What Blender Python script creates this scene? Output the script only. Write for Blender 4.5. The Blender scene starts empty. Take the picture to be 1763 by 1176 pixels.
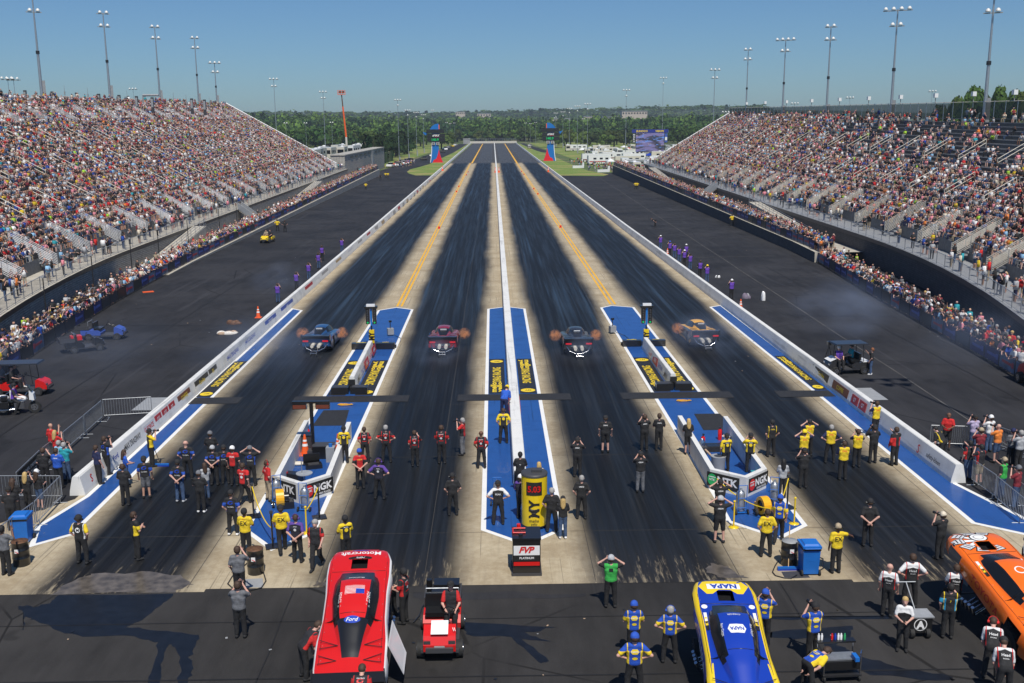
import bpy, math, random
import numpy as np
from mathutils import Vector, Matrix
from mathutils.bvhtree import BVHTree
random.seed(11); rng = np.random.default_rng(5)
D = bpy.data; SC = bpy.context.scene; COL = SC.collection
# ------------------------------------------------------------------ camera
CH = 15.3; FPX = 1755.0
_psi, _th, _ro = math.radians(.955), math.atan(372.5/FPX), math.radians(.43)
_F = Vector((math.sin(_psi)*math.cos(_th), math.cos(_psi)*math.cos(_th), -math.sin(_th)))
_R0 = Vector((math.cos(_psi), -math.sin(_psi), 0)); _U0 = _R0.cross(_F)
_R = _R0*math.cos(_ro) - _U0*math.sin(_ro); _U = _R0*math.sin(_ro) + _U0*math.cos(_ro)
CAMP = Vector((0, 0, CH))
cd = D.cameras.new('camera'); cam = D.objects.new('camera', cd); COL.objects.link(cam); SC.camera = cam
cd.sensor_width = 36; cd.lens = 36*FPX/1763; cd.clip_start = .5; cd.clip_end = 20000
cam.matrix_world = Matrix(((_R[0], _U[0], -_F[0], 0), (_R[1], _U[1], -_F[1], 0), (_R[2], _U[2], -_F[2], CH), (0, 0, 0, 1)))
def _ray(px, py): return _F + _R*((px-881.5)/FPX) - _U*((py-588)/FPX)
def P(px, py, z=0.0):
    d = _ray(px, py); return CAMP + d*((z-CH)/d.z)
def PY(px, py, Y):
    d = _ray(px, py); return CAMP + d*(Y/d.y)
# ------------------------------------------------------------------ light
SUN_EL, SUN_AZ = math.radians(60), math.atan2(.17, -.985)      # azimuth from +Y towards +X
w = D.worlds.new('World'); SC.world = w; w.use_nodes = True; nt = w.node_tree
sky = nt.nodes.new('ShaderNodeTexSky'); sky.sky_type = 'NISHITA'; sky.sun_disc = False
sky.sun_elevation = SUN_EL; sky.sun_rotation = SUN_AZ
sky.altitude = 200; sky.air_density = 1.0; sky.dust_density = 0.5; sky.ozone_density = 5
bg = nt.nodes['Background']; tint = nt.nodes.new('ShaderNodeMix'); tint.data_type = 'RGBA'; tint.blend_type = 'MULTIPLY'; tint.inputs[0].default_value = 1; tint.inputs[7].default_value = (.66, .88, 1.10, 1)
nt.links.new(sky.outputs[0], tint.inputs[6]); nt.links.new(tint.outputs[2], bg.inputs[0]); bg.inputs[1].default_value = .074
sl = D.lights.new('sun', 'SUN'); sl.energy = 4.5; sl.angle = math.radians(.53); sl.color = (1, .945, .85)
so = D.objects.new('sun', sl); COL.objects.link(so)
_sd = Vector((math.sin(SUN_AZ)*math.cos(SUN_EL), math.cos(SUN_AZ)*math.cos(SUN_EL), math.sin(SUN_EL)))
so.rotation_euler = _sd.to_track_quat('Z', 'Y').to_euler(); so.location = (60, -60, 90)
SC.view_settings.view_transform = 'Standard'; SC.view_settings.look = 'None'
SC.view_settings.gamma = 1; SC.view_settings.exposure = 0.0; SC.view_settings.use_curve_mapping = False
SC.cycles.max_bounces = 5; SC.cycles.diffuse_bounces = 2; SC.cycles.glossy_bounces = 2
SC.cycles.transparent_max_bounces = 8; SC.cycles.volume_bounces = 0
SC.cycles.volume_step_rate = 4; SC.cycles.volume_max_steps = 48
# ------------------------------------------------------------------ materials
def mat(name, col, rough=.6, metal=0., var=.0, scale=3., bump=0., emit=None, es=1., coat=0., alpha=None, spec=None, stretch=None):
    m = D.materials.new(name); m.use_nodes = True; t = m.node_tree; b = t.nodes['Principled BSDF']
    c = (*col[:3], 1); b.inputs['Base Color'].default_value = c
    b.inputs['Roughness'].default_value = rough; b.inputs['Metallic'].default_value = metal
    if coat: b.inputs['Coat Weight'].default_value = coat; b.inputs['Coat Roughness'].default_value = .08
    if spec is not None: b.inputs['Specular IOR Level'].default_value = spec
    if emit: b.inputs['Emission Color'].default_value = (*emit, 1); b.inputs['Emission Strength'].default_value = es
    if alpha is not None: b.inputs['Alpha'].default_value = alpha
    if var or bump:
        tc = t.nodes.new('ShaderNodeTexCoord'); n = t.nodes.new('ShaderNodeTexNoise'); n.inputs['Scale'].default_value = scale; n.inputs['Detail'].default_value = 6
        src = tc.outputs['Object']
        if stretch:
            mp = t.nodes.new('ShaderNodeMapping'); mp.inputs['Scale'].default_value = stretch
            t.links.new(src, mp.inputs[0]); src = mp.outputs[0]
        t.links.new(src, n.inputs['Vector'])
        if var:
            r = t.nodes.new('ShaderNodeValToRGB'); r.color_ramp.elements[0].position = .3; r.color_ramp.elements[1].position = .7
            r.color_ramp.elements[0].color = tuple(max(0, v*(1-var)) for v in col[:3])+(1,)
            r.color_ramp.elements[1].color = tuple(min(1, v*(1+var)) for v in col[:3])+(1,)
            t.links.new(n.outputs[0], r.inputs[0]); t.links.new(r.outputs[0], b.inputs['Base Color'])
        if bump:
            bp = t.nodes.new('ShaderNodeBump'); bp.inputs['Strength'].default_value = bump; bp.inputs['Distance'].default_value = .02
            t.links.new(n.outputs[0], bp.inputs['Height']); t.links.new(bp.outputs[0], b.inputs['Normal'])
    return m
class NB:                                   # small shader graph helper
    def __init__(s, name):
        s.m = D.materials.new(name); s.m.use_nodes = True; s.t = s.m.node_tree; s.b = s.t.nodes['Principled BSDF']
    def n(s, typ, **k):
        x = s.t.nodes.new(typ)
        for a, v in k.items():
            if hasattr(x, a): setattr(x, a, v)
            else: x.inputs[a].default_value = v
        return x
    def l(s, a, b): s.t.links.new(a, b)
    def val(s, x, sock):
        if hasattr(x, 'links') or hasattr(x, 'is_output'): s.l(x, sock)
        else: sock.default_value = x
    def ma(s, op, a, b=0., c=None, clamp=False):
        x = s.t.nodes.new('ShaderNodeMath'); x.operation = op; x.use_clamp = clamp
        s.val(a, x.inputs[0]); s.val(b, x.inputs[1])
        if c is not None: s.val(c, x.inputs[2])
        return x.outputs[0]
    def ss(s, v, lo, hi):                   # smoothstep lo..hi -> 0..1
        x = s.t.nodes.new('ShaderNodeMapRange'); x.interpolation_type = 'SMOOTHSTEP'
        s.val(v, x.inputs[0]); s.val(lo, x.inputs[1]); s.val(hi, x.inputs[2]); return x.outputs[0]
    def mix(s, f, a, b):
        x = s.t.nodes.new('ShaderNodeMix'); x.data_type = 'RGBA'; s.val(f, x.inputs[0])
        for v, i in ((a, 6), (b, 7)):
            if isinstance(v, tuple): x.inputs[i].default_value = (*v[:3], 1)
            else: s.l(v, x.inputs[i])
        return x.outputs[2]
    def noise(s, vec, scale, detail=5, rough=.55, st=None):
        if st:
            mp = s.n('ShaderNodeMapping'); mp.inputs['Scale'].default_value = st; s.l(vec, mp.inputs[0]); vec = mp.outputs[0]
        x = s.n('ShaderNodeTexNoise'); x.inputs['Scale'].default_value = scale; x.inputs['Detail'].default_value = detail
        x.inputs['Roughness'].default_value = rough; s.l(vec, x.inputs['Vector']); return x.outputs[0]
    def pos(s):
        g = s.n('ShaderNodeNewGeometry'); sp = s.n('ShaderNodeSeparateXYZ'); s.l(g.outputs['Position'], sp.inputs[0])
        return g.outputs['Position'], sp.outputs
    def obj(s):
        g = s.n('ShaderNodeTexCoord'); sp = s.n('ShaderNodeSeparateXYZ'); s.l(g.outputs['Object'], sp.inputs[0])
        return g.outputs['Object'], sp.outputs
M = {}
def asphalt(name, base, wetish=False):
    g = NB(name); p, xyz = g.pos()
    n1 = g.noise(p, .12, 4); n2 = g.noise(p, 1.3, 6, .65, (1, .25, 1)); n3 = g.noise(p, 28, 3, .6)
    a = g.ma('ADD', g.ma('MULTIPLY', n1, .5), g.ma('ADD', g.ma('MULTIPLY', n2, .3), g.ma('MULTIPLY', n3, .2)))
    c = g.mix(g.ss(a, .36, .64), tuple(v*.6 for v in base), tuple(v*1.4 for v in base))
    st = g.noise(p, 1.0, 4, .6, (1.1, .035, 1)); c = g.mix(g.ma('MULTIPLY', g.ss(st, .60, .68), .35), c, tuple(v*2.2 for v in base))
    wv = g.n('ShaderNodeTexVoronoi'); wv.feature = 'DISTANCE_TO_EDGE'; wv.inputs['Scale'].default_value = .11; g.l(p, wv.inputs['Vector']); c = g.mix(g.ma('MULTIPLY', g.ma('SUBTRACT', 1, g.ss(wv.outputs['Distance'], .002, .006)), g.ma('MULTIPLY', g.ss(n1, .45, .55), .8)), c, tuple(v*.3 for v in base))
    pt = g.noise(p, .35, 3, .5); c = g.mix(g.ma('MULTIPLY', g.ss(pt, .66, .70), .5), c, tuple(v*.45 for v in base))
    g.l(c, g.b.inputs['Base Color']); g.val(g.ma('ADD', .62, g.ma('MULTIPLY', n1, .3)), g.b.inputs['Roughness']); g.b.inputs['Specular IOR Level'].default_value = .22
    bp = g.n('ShaderNodeBump'); bp.inputs['Strength'].default_value = .35; bp.inputs['Distance'].default_value = .01
    g.l(n3, bp.inputs['Height']); g.l(bp.outputs[0], g.b.inputs['Normal'])
    return g.m
M['asphalt'] = asphalt('asphalt', (.026, .026, .029))
M['asphalt_new'] = asphalt('asphalt_fresh', (.031, .0295, .029))
def track_mat():
    g = NB('concrete_with_rubber'); p, (X, Y, Z) = g.pos()
    nb = g.noise(p, .35, 5, .6); nf = g.noise(p, 3.2, 7, .7); ng = g.noise(p, 1.0, 5, .6, (7, .22, 1))
    fine = g.noise(p, 30, 4, .7)
    conc = g.mix(g.ss(g.ma('ADD', g.ma('MULTIPLY', nb, .55), g.ma('MULTIPLY', nf, .45)), .35, .66), (.32, .255, .165), (.48, .41, .29))
    conc = g.mix(g.ma('MULTIPLY', g.ss(ng, .5, .8), .35), conc, (.2, .17, .13))
    conc = g.mix(g.ma('MULTIPLY', g.ss(fine, .55, .8), .25), conc, (.18, .16, .13))
    # lanes of laid down rubber
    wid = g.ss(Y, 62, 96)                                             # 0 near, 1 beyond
    near = g.ss(Y, 30.5, 37)
    tot = None
    wob = g.ma('MULTIPLY', g.ma('SUBTRACT', g.noise(p, .5, 4, .6, (1, .15, 1)), .5), 1.0)
    for cx in (-13.3, -3.85, 5.7, 15.1):
        d = g.ma('ABSOLUTE', g.ma('SUBTRACT', g.ma('ADD', X, wob), cx))
        half = g.ma('ADD', 2.74, g.ma('MULTIPLY', wid, .66))
        e = g.ma('SUBTRACT', 1.0, g.ss(d, g.ma('SUBTRACT', half, .9), g.ma('ADD', half, .5)))
        tot = e if tot is None else g.ma('MAXIMUM', tot, e)
    streak = g.noise(p, 1.0, 6, .65, (2.6, .05, 1)); streak2 = g.noise(p, 1.0, 4, .6, (9, .12, 1))
    # near the water box the rubber breaks into scuffed streaks
    scuff = g.noise(p, 1.0, 6, .72, (5.5, .55, 1))
    thr = g.ma('ADD', g.ma('MULTIPLY', near, 1.0), g.ma('MULTIPLY', g.ss(scuff, .28, .60), 1.0))
    tot = g.ma('MULTIPLY', tot, g.ma('MINIMUM', thr, 1.0))
    tot = g.ma('MULTIPLY', tot, g.ma('ADD', .95, g.ma('MULTIPLY', streak2, .1)), clamp=True)
    tot = g.ma('MAXIMUM', tot, g.ma('MULTIPLY', g.ma('MULTIPLY', g.ss(g.noise(p, 1.0, 3, .5, (11, .035, 1)), .60, .66), g.ss(nb, .42, .6)), .55))
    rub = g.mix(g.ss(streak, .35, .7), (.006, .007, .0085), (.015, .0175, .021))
    rub = g.mix(g.ma('MULTIPLY', g.ss(g.noise(p, 1.0, 5, .6, (1.6, .018, 1)), .52, .7), wid), rub, (.026, .044, .070))  # bluish sky sheen painted into the rubber colour beyond the start
    rub = g.mix(g.ma('MULTIPLY', g.ma('SUBTRACT', 1., near), .5), rub, (.035, .03, .026))
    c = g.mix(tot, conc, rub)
    tyr = None
    for cx in (-13.3, -3.85, 5.7, 15.1):
        for q, w0 in ((-.8, .2), (.72, .22), (-1.35, .12), (1.2, .1)):
            dd = g.ma('ABSOLUTE', g.ma('SUBTRACT', g.ma('ADD', X, g.ma('MULTIPLY', g.ma('SUBTRACT', g.noise(p, 1.0, 2, .5, (.01, .03, 1)), .5), 1.6)), cx+q)); e = g.ss(dd, w0+.05, w0-.02)
            tyr = e if tyr is None else g.ma('MAXIMUM', tyr, e)
    c = g.mix(g.ma('MULTIPLY', g.ma('MULTIPLY', tyr, g.ss(g.noise(p, 1.0, 3, .5, (.2, .05, 1)), .35, .6)), g.ma('SUBTRACT', .6, g.ma('MULTIPLY', wid, .3))), c, (.004, .0045, .006))
    # transverse joints of the slabs and longitudinal joints
    far = g.ss(g.ma('ADD', Y, g.ma('MULTIPLY', g.noise(p, 1.0, 3, .6, (.5, .02, 1)), 30)), 432, 452)
    c = g.mix(far, c, g.mix(g.ss(streak, .35, .7), (.045, .045, .048), (.08, .078, .075)))
    g.l(c, g.b.inputs['Base Color'])
    rr = g.ma('SUBTRACT', .72, g.ma('MULTIPLY', tot, g.ma('ADD', .14, g.ma('MULTIPLY', g.ss(streak, .4, .65), .12))))
    g.l(rr, g.b.inputs['Roughness']); g.b.inputs['Specular IOR Level'].default_value = .22
    bp = g.n('ShaderNodeBump'); bp.inputs['Strength'].default_value = .25; bp.inputs['Distance'].default_value = .01
    g.l(fine, bp.inputs['Height']); g.l(bp.outputs[0], g.b.inputs['Normal'])
    return g.m
M['track'] = track_mat()
def grass_mat(name, a, b, dry):
    g = NB(name); p, _ = g.pos(); n1 = g.noise(p, .06, 5, .6); n2 = g.noise(p, .9, 6, .7)
    c = g.mix(g.ss(n2, .35, .65), a, b); c = g.mix(g.ma('MULTIPLY', g.ss(n1, .48, .62), .8), c, dry)
    g.l(c, g.b.inputs['Base Color']); g.b.inputs['Roughness'].default_value = .9; return g.m
M['grass'] = grass_mat('mown_grass', (.10, .17, .02), (.19, .25, .045), (.30, .25, .09))
M['wild'] = grass_mat('rough_grass', (.05, .09, .02), (.08, .12, .03), (.16, .14, .07))
M['hill'] = grass_mat('wooded_hill', (.02, .045, .012), (.045, .08, .02), (.05, .075, .03))
def paint(name, col, dirt=.35, rough=.35):
    g = NB(name); p, _ = g.pos(); n1 = g.noise(p, .8, 6, .65); n2 = g.noise(p, 14, 4, .7)
    c = g.mix(g.ma('MULTIPLY', g.ss(n1, .45, .75), dirt), col, tuple(v*.6 for v in col))
    c = g.mix(g.ma('MULTIPLY', g.ss(n2, .6, .8), dirt*.6), c, (.10, .10, .10))
    sk = g.noise(p, 1.0, 4, .6, (6, .12, 1)); c = g.mix(g.ma('MULTIPLY', g.ss(sk, .60, .70), dirt*.9), c, tuple(v*.3 for v in col)); ch = g.noise(p, 1.0, 5, .7, (2.2, 1.2, 1)); c = g.mix(g.ma('MULTIPLY', g.ss(ch, .70, .74), dirt*1.2), c, (.30, .28, .24))
    g.l(c, g.b.inputs['Base Color']); g.val(g.ma('ADD', rough, g.ma('MULTIPLY', n1, .2)), g.b.inputs['Roughness']); return g.m
M['blue'] = paint('blue_track_paint', (.014, .078, .29), .6); M['blue'].node_tree.nodes['Principled BSDF'].inputs['Coat Weight'].default_value = .2
M['white'] = paint('white_paint', (.78, .78, .76), .25, .5)
M['yellow'] = paint('yellow_line_paint', (.78, .42, .03), .3, .5)
M['black'] = mat('black_paint', (.018, .018, .02), .5, var=.3)
M['blackpad'] = mat('black_rubber_pad', (.022, .021, .021), .65, var=.3, scale=6)
M['barrier'] = paint('barrier_white', (.72, .72, .70), .55, .5)
M['conc'] = mat('pale_concrete', (.42, .39, .33), .85, var=.22, scale=1.3, bump=.3)
M['block'] = None
M['red'] = mat('red_gloss', (.62, .012, .01), .3, coat=.5); M['ylw'] = mat('yellow_gloss', (.78, .55, .01), .35, coat=.3)
M['whitep'] = mat('white_gloss', (.8, .8, .8), .3, coat=.4); M['blk'] = mat('black_gloss', (.012, .012, .013), .28, coat=.4)
M['navy'] = mat('royal_blue_gloss', (.01, .045, .38), .3, coat=.5); M['orange'] = mat('orange_gloss', (.85, .15, .008), .3, coat=.5)
M['steel'] = mat('galvanised_steel', (.46, .48, .5), .42, metal=.75, var=.15, scale=8); M['alu'] = mat('aluminium_plank', (.40, .42, .44), .5, metal=.3, var=.15, scale=4)
M['greyp'] = mat('grey_paint', (.3, .31, .32), .5, var=.1); M['dgrey'] = mat('dark_grey_plastic', (.05, .05, .055), .5)
M['rubber'] = mat('tyre_rubber', (.02, .02, .02), .8, var=.3, scale=9); M['chrome'] = mat('chrome', (.7, .7, .72), .18, metal=1)
M['glass'] = mat('tinted_window', (.012, .014, .018), .14, spec=.3); M['blackm'] = mat('black_metal', (.02, .02, .022), .45)
M['brown'] = mat('rusty_metal', (.12, .055, .025), .7, var=.5, scale=9); M['conecol'] = mat('cone_orange', (.85, .12, .02), .5)
M['bluebin'] = mat('blue_plastic', (.012, .14, .5), .45, var=.1); M['wood'] = mat('wood_handle', (.5, .32, .15), .6)
M['ltan'] = mat('tan_cloth', (.45, .32, .22), .9, var=.2, scale=12); M['cloth_w'] = mat('white_cloth', (.7, .66, .6), .9, var=.2, scale=12)
M['txt_w'] = mat('white_print', (.8, .8, .8), .5); M['txt_k'] = mat('black_print', (.012, .012, .012), .5); M['txt_r'] = mat('red_print', (.65, .02, .02), .5)
M['txt_b'] = mat('blue_print', (.01, .05, .4), .5); M['txt_y'] = mat('yellow_print', (.8, .58, .02), .5); M['txt_g'] = mat('green_print', (.02, .4, .12), .5)
M['led_g'] = mat('green_lamp', (.0, .25, .08), .4, emit=(.0, .8, .2), es=.35); M['led_r'] = mat('red_display', (.3, .0, .0), .4, emit=(.9, .02, .02), es=.25)
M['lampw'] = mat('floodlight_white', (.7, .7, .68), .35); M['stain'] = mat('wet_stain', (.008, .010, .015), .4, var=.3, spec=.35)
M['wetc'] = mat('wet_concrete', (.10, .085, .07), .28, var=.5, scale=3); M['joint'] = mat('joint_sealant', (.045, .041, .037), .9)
M['purple'] = mat('purple_vest', (.12, .05, .35), .8, var=.2); M['cream'] = mat('cream_panel', (.62, .58, .5), .5)
def blockmat(name, c1, c2, mortar):
    g = NB(name); p, (X, Y, Z) = g.pos(); cb = g.n('ShaderNodeCombineXYZ'); g.l(g.ma('ADD', Y, g.ma('MULTIPLY', X, .3)), cb.inputs[0]); g.l(Z, cb.inputs[1])
    b = g.n('ShaderNodeTexBrick'); g.l(cb.outputs[0], b.inputs['Vector']); b.inputs['Color1'].default_value = (*c1, 1); b.inputs['Color2'].default_value = (*c2, 1)
    b.inputs['Mortar'].default_value = (*mortar, 1); b.inputs['Scale'].default_value = 1; b.inputs['Brick Width'].default_value = .45; b.inputs['Row Height'].default_value = .2; b.inputs['Mortar Size'].default_value = .012
    n = g.noise(p, 1.5, 5); c = g.mix(g.ma('MULTIPLY', g.ss(n, .4, .7), .35), b.outputs[0], tuple(v*.5 for v in c1)); g.l(c, g.b.inputs['Base Color'])
    g.b.inputs['Roughness'].default_value = .9; return g.m
M['block'] = blockmat('grey_split_block', (.36, .345, .31), (.46, .44, .40), (.09, .085, .08)); M['block_d'] = blockmat('dark_split_block', (.075, .075, .08), (.095, .095, .10), (.035, .035, .035))
def attr_mat(name, rough=.85):
    g = NB(name); a = g.n('ShaderNodeAttribute'); a.attribute_name = 'col'; g.l(a.outputs['Color'], g.b.inputs['Base Color']); g.b.inputs['Roughness'].default_value = rough; return g.m
M['attr'] = attr_mat('clothing_and_skin')
# ------------------------------------------------------------------ mesh helpers
def tag(o, label=None, cat=None, group=None, kind=None):
    for k, v in (('label', label), ('category', cat), ('group', group), ('kind', kind)):
        if v: o[k] = v
    return o
def link(name, data, parent=None, loc=None, rz=0):
    o = D.objects.new(name, data); COL.objects.link(o)
    if parent is not None: o.parent = parent
    if loc is not None: o.location = loc
    if rz: o.rotation_euler.z = rz
    return o
def empty(name, loc, rz=0, label=None, cat=None, group=None):
    o = link(name, None, loc=loc, rz=rz); o.empty_display_size = .2; return tag(o, label, cat, group)
def mesh_np(name, V, Fq, mats=(), mi=None, smooth=False, col=None):
    """V (n,3); Fq list/array of faces"""
    me = D.meshes.new(name)
    if isinstance(Fq, np.ndarray):
        n, k = Fq.shape; me.vertices.add(len(V)); me.vertices.foreach_set('co', np.asarray(V, np.float32).ravel())
        me.loops.add(n*k); me.loops.foreach_set('vertex_index', Fq.astype(np.int32).ravel())
        me.polygons.add(n); me.polygons.foreach_set('loop_start', np.arange(0, n*k, k, dtype=np.int32)); me.polygons.foreach_set('loop_total', np.full(n, k, np.int32))
        me.update(calc_edges=True)
    else: me.from_pydata([tuple(v) for v in V], [], [tuple(f) for f in Fq])
    for m_ in mats: me.materials.append(m_)
    if mi is not None: me.polygons.foreach_set('material_index', np.asarray(mi, np.int32))
    if smooth: me.polygons.foreach_set('use_smooth', np.ones(len(me.polygons), bool))
    if col is not None:
        a = me.attributes.new('col', 'BYTE_COLOR', 'CORNER') if False else me.attributes.new('col', 'FLOAT_COLOR', 'FACE')
        a.data.foreach_set('color', np.hstack([col, np.ones((len(col), 1))]).astype(np.float32).ravel())
    me.update(); return me
class MB:
    def __init__(s): s.v = []; s.f = []; s.m = []; s.sm = []
    def add(s, vs, fs, mi=0, smooth=False):
        b = len(s.v); s.v += [tuple(v) for v in vs]
        for f in fs: s.f.append(tuple(b+i for i in f)); s.m.append(mi); s.sm.append(smooth)
        return s
    def box(s, c, d, mi=0, rz=0, taper=1., rx=0):
        x, y, z = d[0]/2, d[1]/2, d[2]/2; vs = []
        for k, t in ((-1, 1.), (1, taper)):
            for a, b in ((-1, -1), (1, -1), (1, 1), (-1, 1)): vs.append(Vector((a*x*t, b*y*t, k*z)))
        R = Matrix.Rotation(rz, 3, 'Z') @ Matrix.Rotation(rx, 3, 'X'); vs = [R @ v+Vector(c) for v in vs]
        return s.add(vs, [(3, 2, 1, 0), (4, 5, 6, 7), (0, 1, 5, 4), (1, 2, 6, 5), (2, 3, 7, 6), (3, 0, 4, 7)], mi)
    def tube(s, a, b, r0, r1=None, n=8, mi=0, cap=True, smooth=True):
        a, b = Vector(a), Vector(b); r1 = r0 if r1 is None else r1; d = (b-a)
        if d.length < 1e-6: return s
        d.normalize(); u = d.orthogonal().normalized(); v = d.cross(u); vs = []
        for c, r in ((a, r0), (b, r1)):
            for i in range(n):
                t = 2*math.pi*i/n; vs.append(c+(u*math.cos(t)+v*math.sin(t))*r)
        s.add(vs, [(i, (i+1) % n, n+(i+1) % n, n+i) for i in range(n)], mi, smooth and n > 4)
        if cap: s.add(vs, [tuple(range(n-1, -1, -1)), tuple(range(n, 2*n))], mi)
        return s
    def path(s, pts, r, n=6, mi=0):
        for a, b in zip(pts[:-1], pts[1:]): s.tube(a, b, r, r, n, mi)
        return s
    def lathe(s, prof, n=16, mi=0, c=(0, 0, 0), smooth=True):
        vs = [(c[0]+r*math.cos(2*math.pi*i/n), c[1]+r*math.sin(2*math.pi*i/n), c[2]+z) for r, z in prof for i in range(n)]
        fs = [(k*n+i, k*n+(i+1) % n, (k+1)*n+(i+1) % n, (k+1)*n+i) for k in range(len(prof)-1) for i in range(n)]
        s.add(vs, fs, mi, smooth); s.add(vs[:n], [tuple(range(n-1, -1, -1))], mi); s.add(vs[-n:], [tuple(range(n))], mi); return s
    def poly(s, pts, z=None, mi=0):
        vs = [(p[0], p[1], z if z is not None else p[2]) for p in pts]; return s.add(vs, [tuple(range(len(vs)))], mi)
    def prism(s, pts, z0, z1, mi=0):
        n = len(pts); vs = [(p[0], p[1], z0) for p in pts]+[(p[0], p[1], z1) for p in pts]
        return s.add(vs, [tuple(range(n-1, -1, -1)), tuple(range(n, 2*n))]+[(i, (i+1) % n, n+(i+1) % n, n+i) for i in range(n)], mi)
    def extr(s, prof, x0, x1, mi=0):      # profile in (y,z) extruded along x
        n = len(prof); vs = [(x0, *p) for p in prof]+[(x1, *p) for p in prof]
        return s.add(vs, [tuple(range(n)), tuple(range(2*n-1, n-1, -1))]+[((i+1) % n, i, n+i, n+(i+1) % n) for i in range(n)], mi)
    def ball(s, c, r, mi=0, nu=10, nv=6):
        rx, ry, rz = (r, r, r) if not hasattr(r, '__len__') else r; vs = [(c[0], c[1], c[2]-rz)]
        for j in range(1, nv):
            t = -math.pi/2+math.pi*j/nv
            for i in range(nu): vs.append((c[0]+rx*math.cos(t)*math.cos(2*math.pi*i/nu), c[1]+ry*math.cos(t)*math.sin(2*math.pi*i/nu), c[2]+rz*math.sin(t)))
        vs.append((c[0], c[1], c[2]+rz)); L = len(vs)-1
        fs = [(0, 1+(i+1) % nu, 1+i) for i in range(nu)]+[(1+j*nu+i, 1+j*nu+(i+1) % nu, 1+(j+1)*nu+(i+1) % nu, 1+(j+1)*nu+i) for j in range(nv-2) for i in range(nu)]+[(L, L-nu+i, L-nu+(i+1) % nu) for i in range(nu)]
        return s.add(vs, fs, mi, True)
    def mesh(s, name, mats):
        me = D.meshes.new(name); me.from_pydata(s.v, [], s.f)
        for m_ in (mats if isinstance(mats, (list, tuple)) else [mats]): me.materials.append(M[m_] if isinstance(m_, str) else m_)
        me.polygons.foreach_set('material_index', s.m); me.polygons.foreach_set('use_smooth', s.sm); me.update(); return me
    def build(s, name, mats, parent=None, loc=None, rz=0, **t): return tag(link(name, s.mesh(name, mats), parent, loc, rz), **t)
def copy_tree(o, parent=None):
    c = o.copy(); COL.objects.link(c)
    if parent is not None: c.parent = parent
    for ch in KIDS.get(o.name, [x for x in o.children]): copy_tree(ch, c)
    return c
KIDS = {}
def sheet(name, pts, z, m, parent=None, kind='structure', **k): return MB().poly(pts, z).build(name, m, parent, kind=kind if parent is None else None, **k)
_tc = {}
def text_mesh(s, bold=.012, shear=0., w=1., align='CENTER'):
    k = (s, bold, shear, w)
    if k not in _tc:
        cu = D.curves.new('text', 'FONT'); cu.body = s; cu.align_x = 'CENTER'; cu.align_y = 'CENTER'; cu.resolution_u = 2; cu.offset = bold; cu.shear = shear
        cu.size = 1.38                      # cap height about one
        o = D.objects.new('text', cu); COL.objects.link(o); bpy.context.view_layer.update()
        me = D.meshes.new_from_object(o.evaluated_get(bpy.context.evaluated_depsgraph_get())); D.objects.remove(o); D.curves.remove(cu)
        n = len(me.vertices); co = np.empty(n*3, np.float32); me.vertices.foreach_get('co', co); co = co.reshape(-1, 3)
        if n: co[:, :2] -= (co[:, :2].min(0)+co[:, :2].max(0))/2; co[:, 0] *= w
        fs = [tuple(p.vertices) for p in me.polygons]; _tc[k] = (co, fs, np.ptp(co[:, 0]) if n else 1, np.ptp(co[:, 1]) if n else 1)
    return _tc[k]
def text(s, h, m, o, right, up, parent=None, name='lettering', maxw=None, off=0., fit=None, **k):
    """flat lettering of cap height h centred on o, in the plane right/up"""
    co, fs, tw, th = text_mesh(s, **k); right, up = Vector(right).normalized(), Vector(up).normalized(); sx = h/th
    sxx = sx if not maxw else min(sx, maxw/tw); sxx = fit/tw if fit else sxx; nrm = right.cross(up); o = Vector(o)+nrm*off
    V = [o+right*float(v[0]*sxx)+up*float(v[1]*sx) for v in co]
    me = mesh_np(name, V, fs, [M[m] if isinstance(m, str) else m]); return link(name, me, parent)
def project(co, fs, bvh, org, d, right, up, sx, sy, off=.006):
    V = []; d = Vector(d).normalized(); keep = set()
    for i, v in enumerate(co):
        p = Vector(org)+Vector(right)*float(v[0]*sx)+Vector(up)*float(v[1]*sy); hit = bvh.ray_cast(p, d)
        if hit[0] is None: V.append(p+d*5); keep.add(i)
        else: V.append(hit[0]-d*off)
    return V, [f for f in fs if not any(i in keep for i in f)]
def decal(s, h, m, bvh, org, d, right, up, parent, maxw=None, name='lettering', off=.006, **k):
    co, fs, tw, th = text_mesh(s, **k); sy = h/th; sx = sy if not maxw else min(sy, maxw/tw)
    V, fs = project(co, fs, bvh, org, d, right, up, sx, sy, off)
    if not fs: return None
    return link(name, mesh_np(name, V, fs, [M[m]]), parent)
def shape_decal(pts, m, bvh, org, d, right, up, parent, name='emblem', off=.004, n=None):
    dn = []
    for a_, b_ in zip(pts, list(pts[1:])+[pts[0]]):
        k_ = max(1, int(math.hypot(b_[0]-a_[0], b_[1]-a_[1])/.09)); dn += [(a_[0]+(b_[0]-a_[0])*j/k_, a_[1]+(b_[1]-a_[1])*j/k_) for j in range(k_)]
    pts = np.array(dn); c = pts.mean(0); V = [c]; fs = []; K = 4
    for k in range(1, K+1): V += [c+(p-c)*k/K for p in pts]
    N = len(pts)
    fs += [(0, 1+i, 1+(i+1) % N) for i in range(N)]
    for k in range(K-1): fs += [(1+k*N+i, 1+(k+1)*N+i, 1+(k+1)*N+(i+1) % N, 1+k*N+(i+1) % N) for i in range(N)]
    V2, fs = project(V, fs, bvh, org, d, right, up, 1, 1, off)
    if not fs: return None
    return link(name, mesh_np(name, V2, fs, [M[m]]), parent)
def ell(a, b, n=20, c=(0, 0)): return [(c[0]+a*math.cos(2*math.pi*i/n), c[1]+b*math.sin(2*math.pi*i/n)) for i in range(n)]
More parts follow.
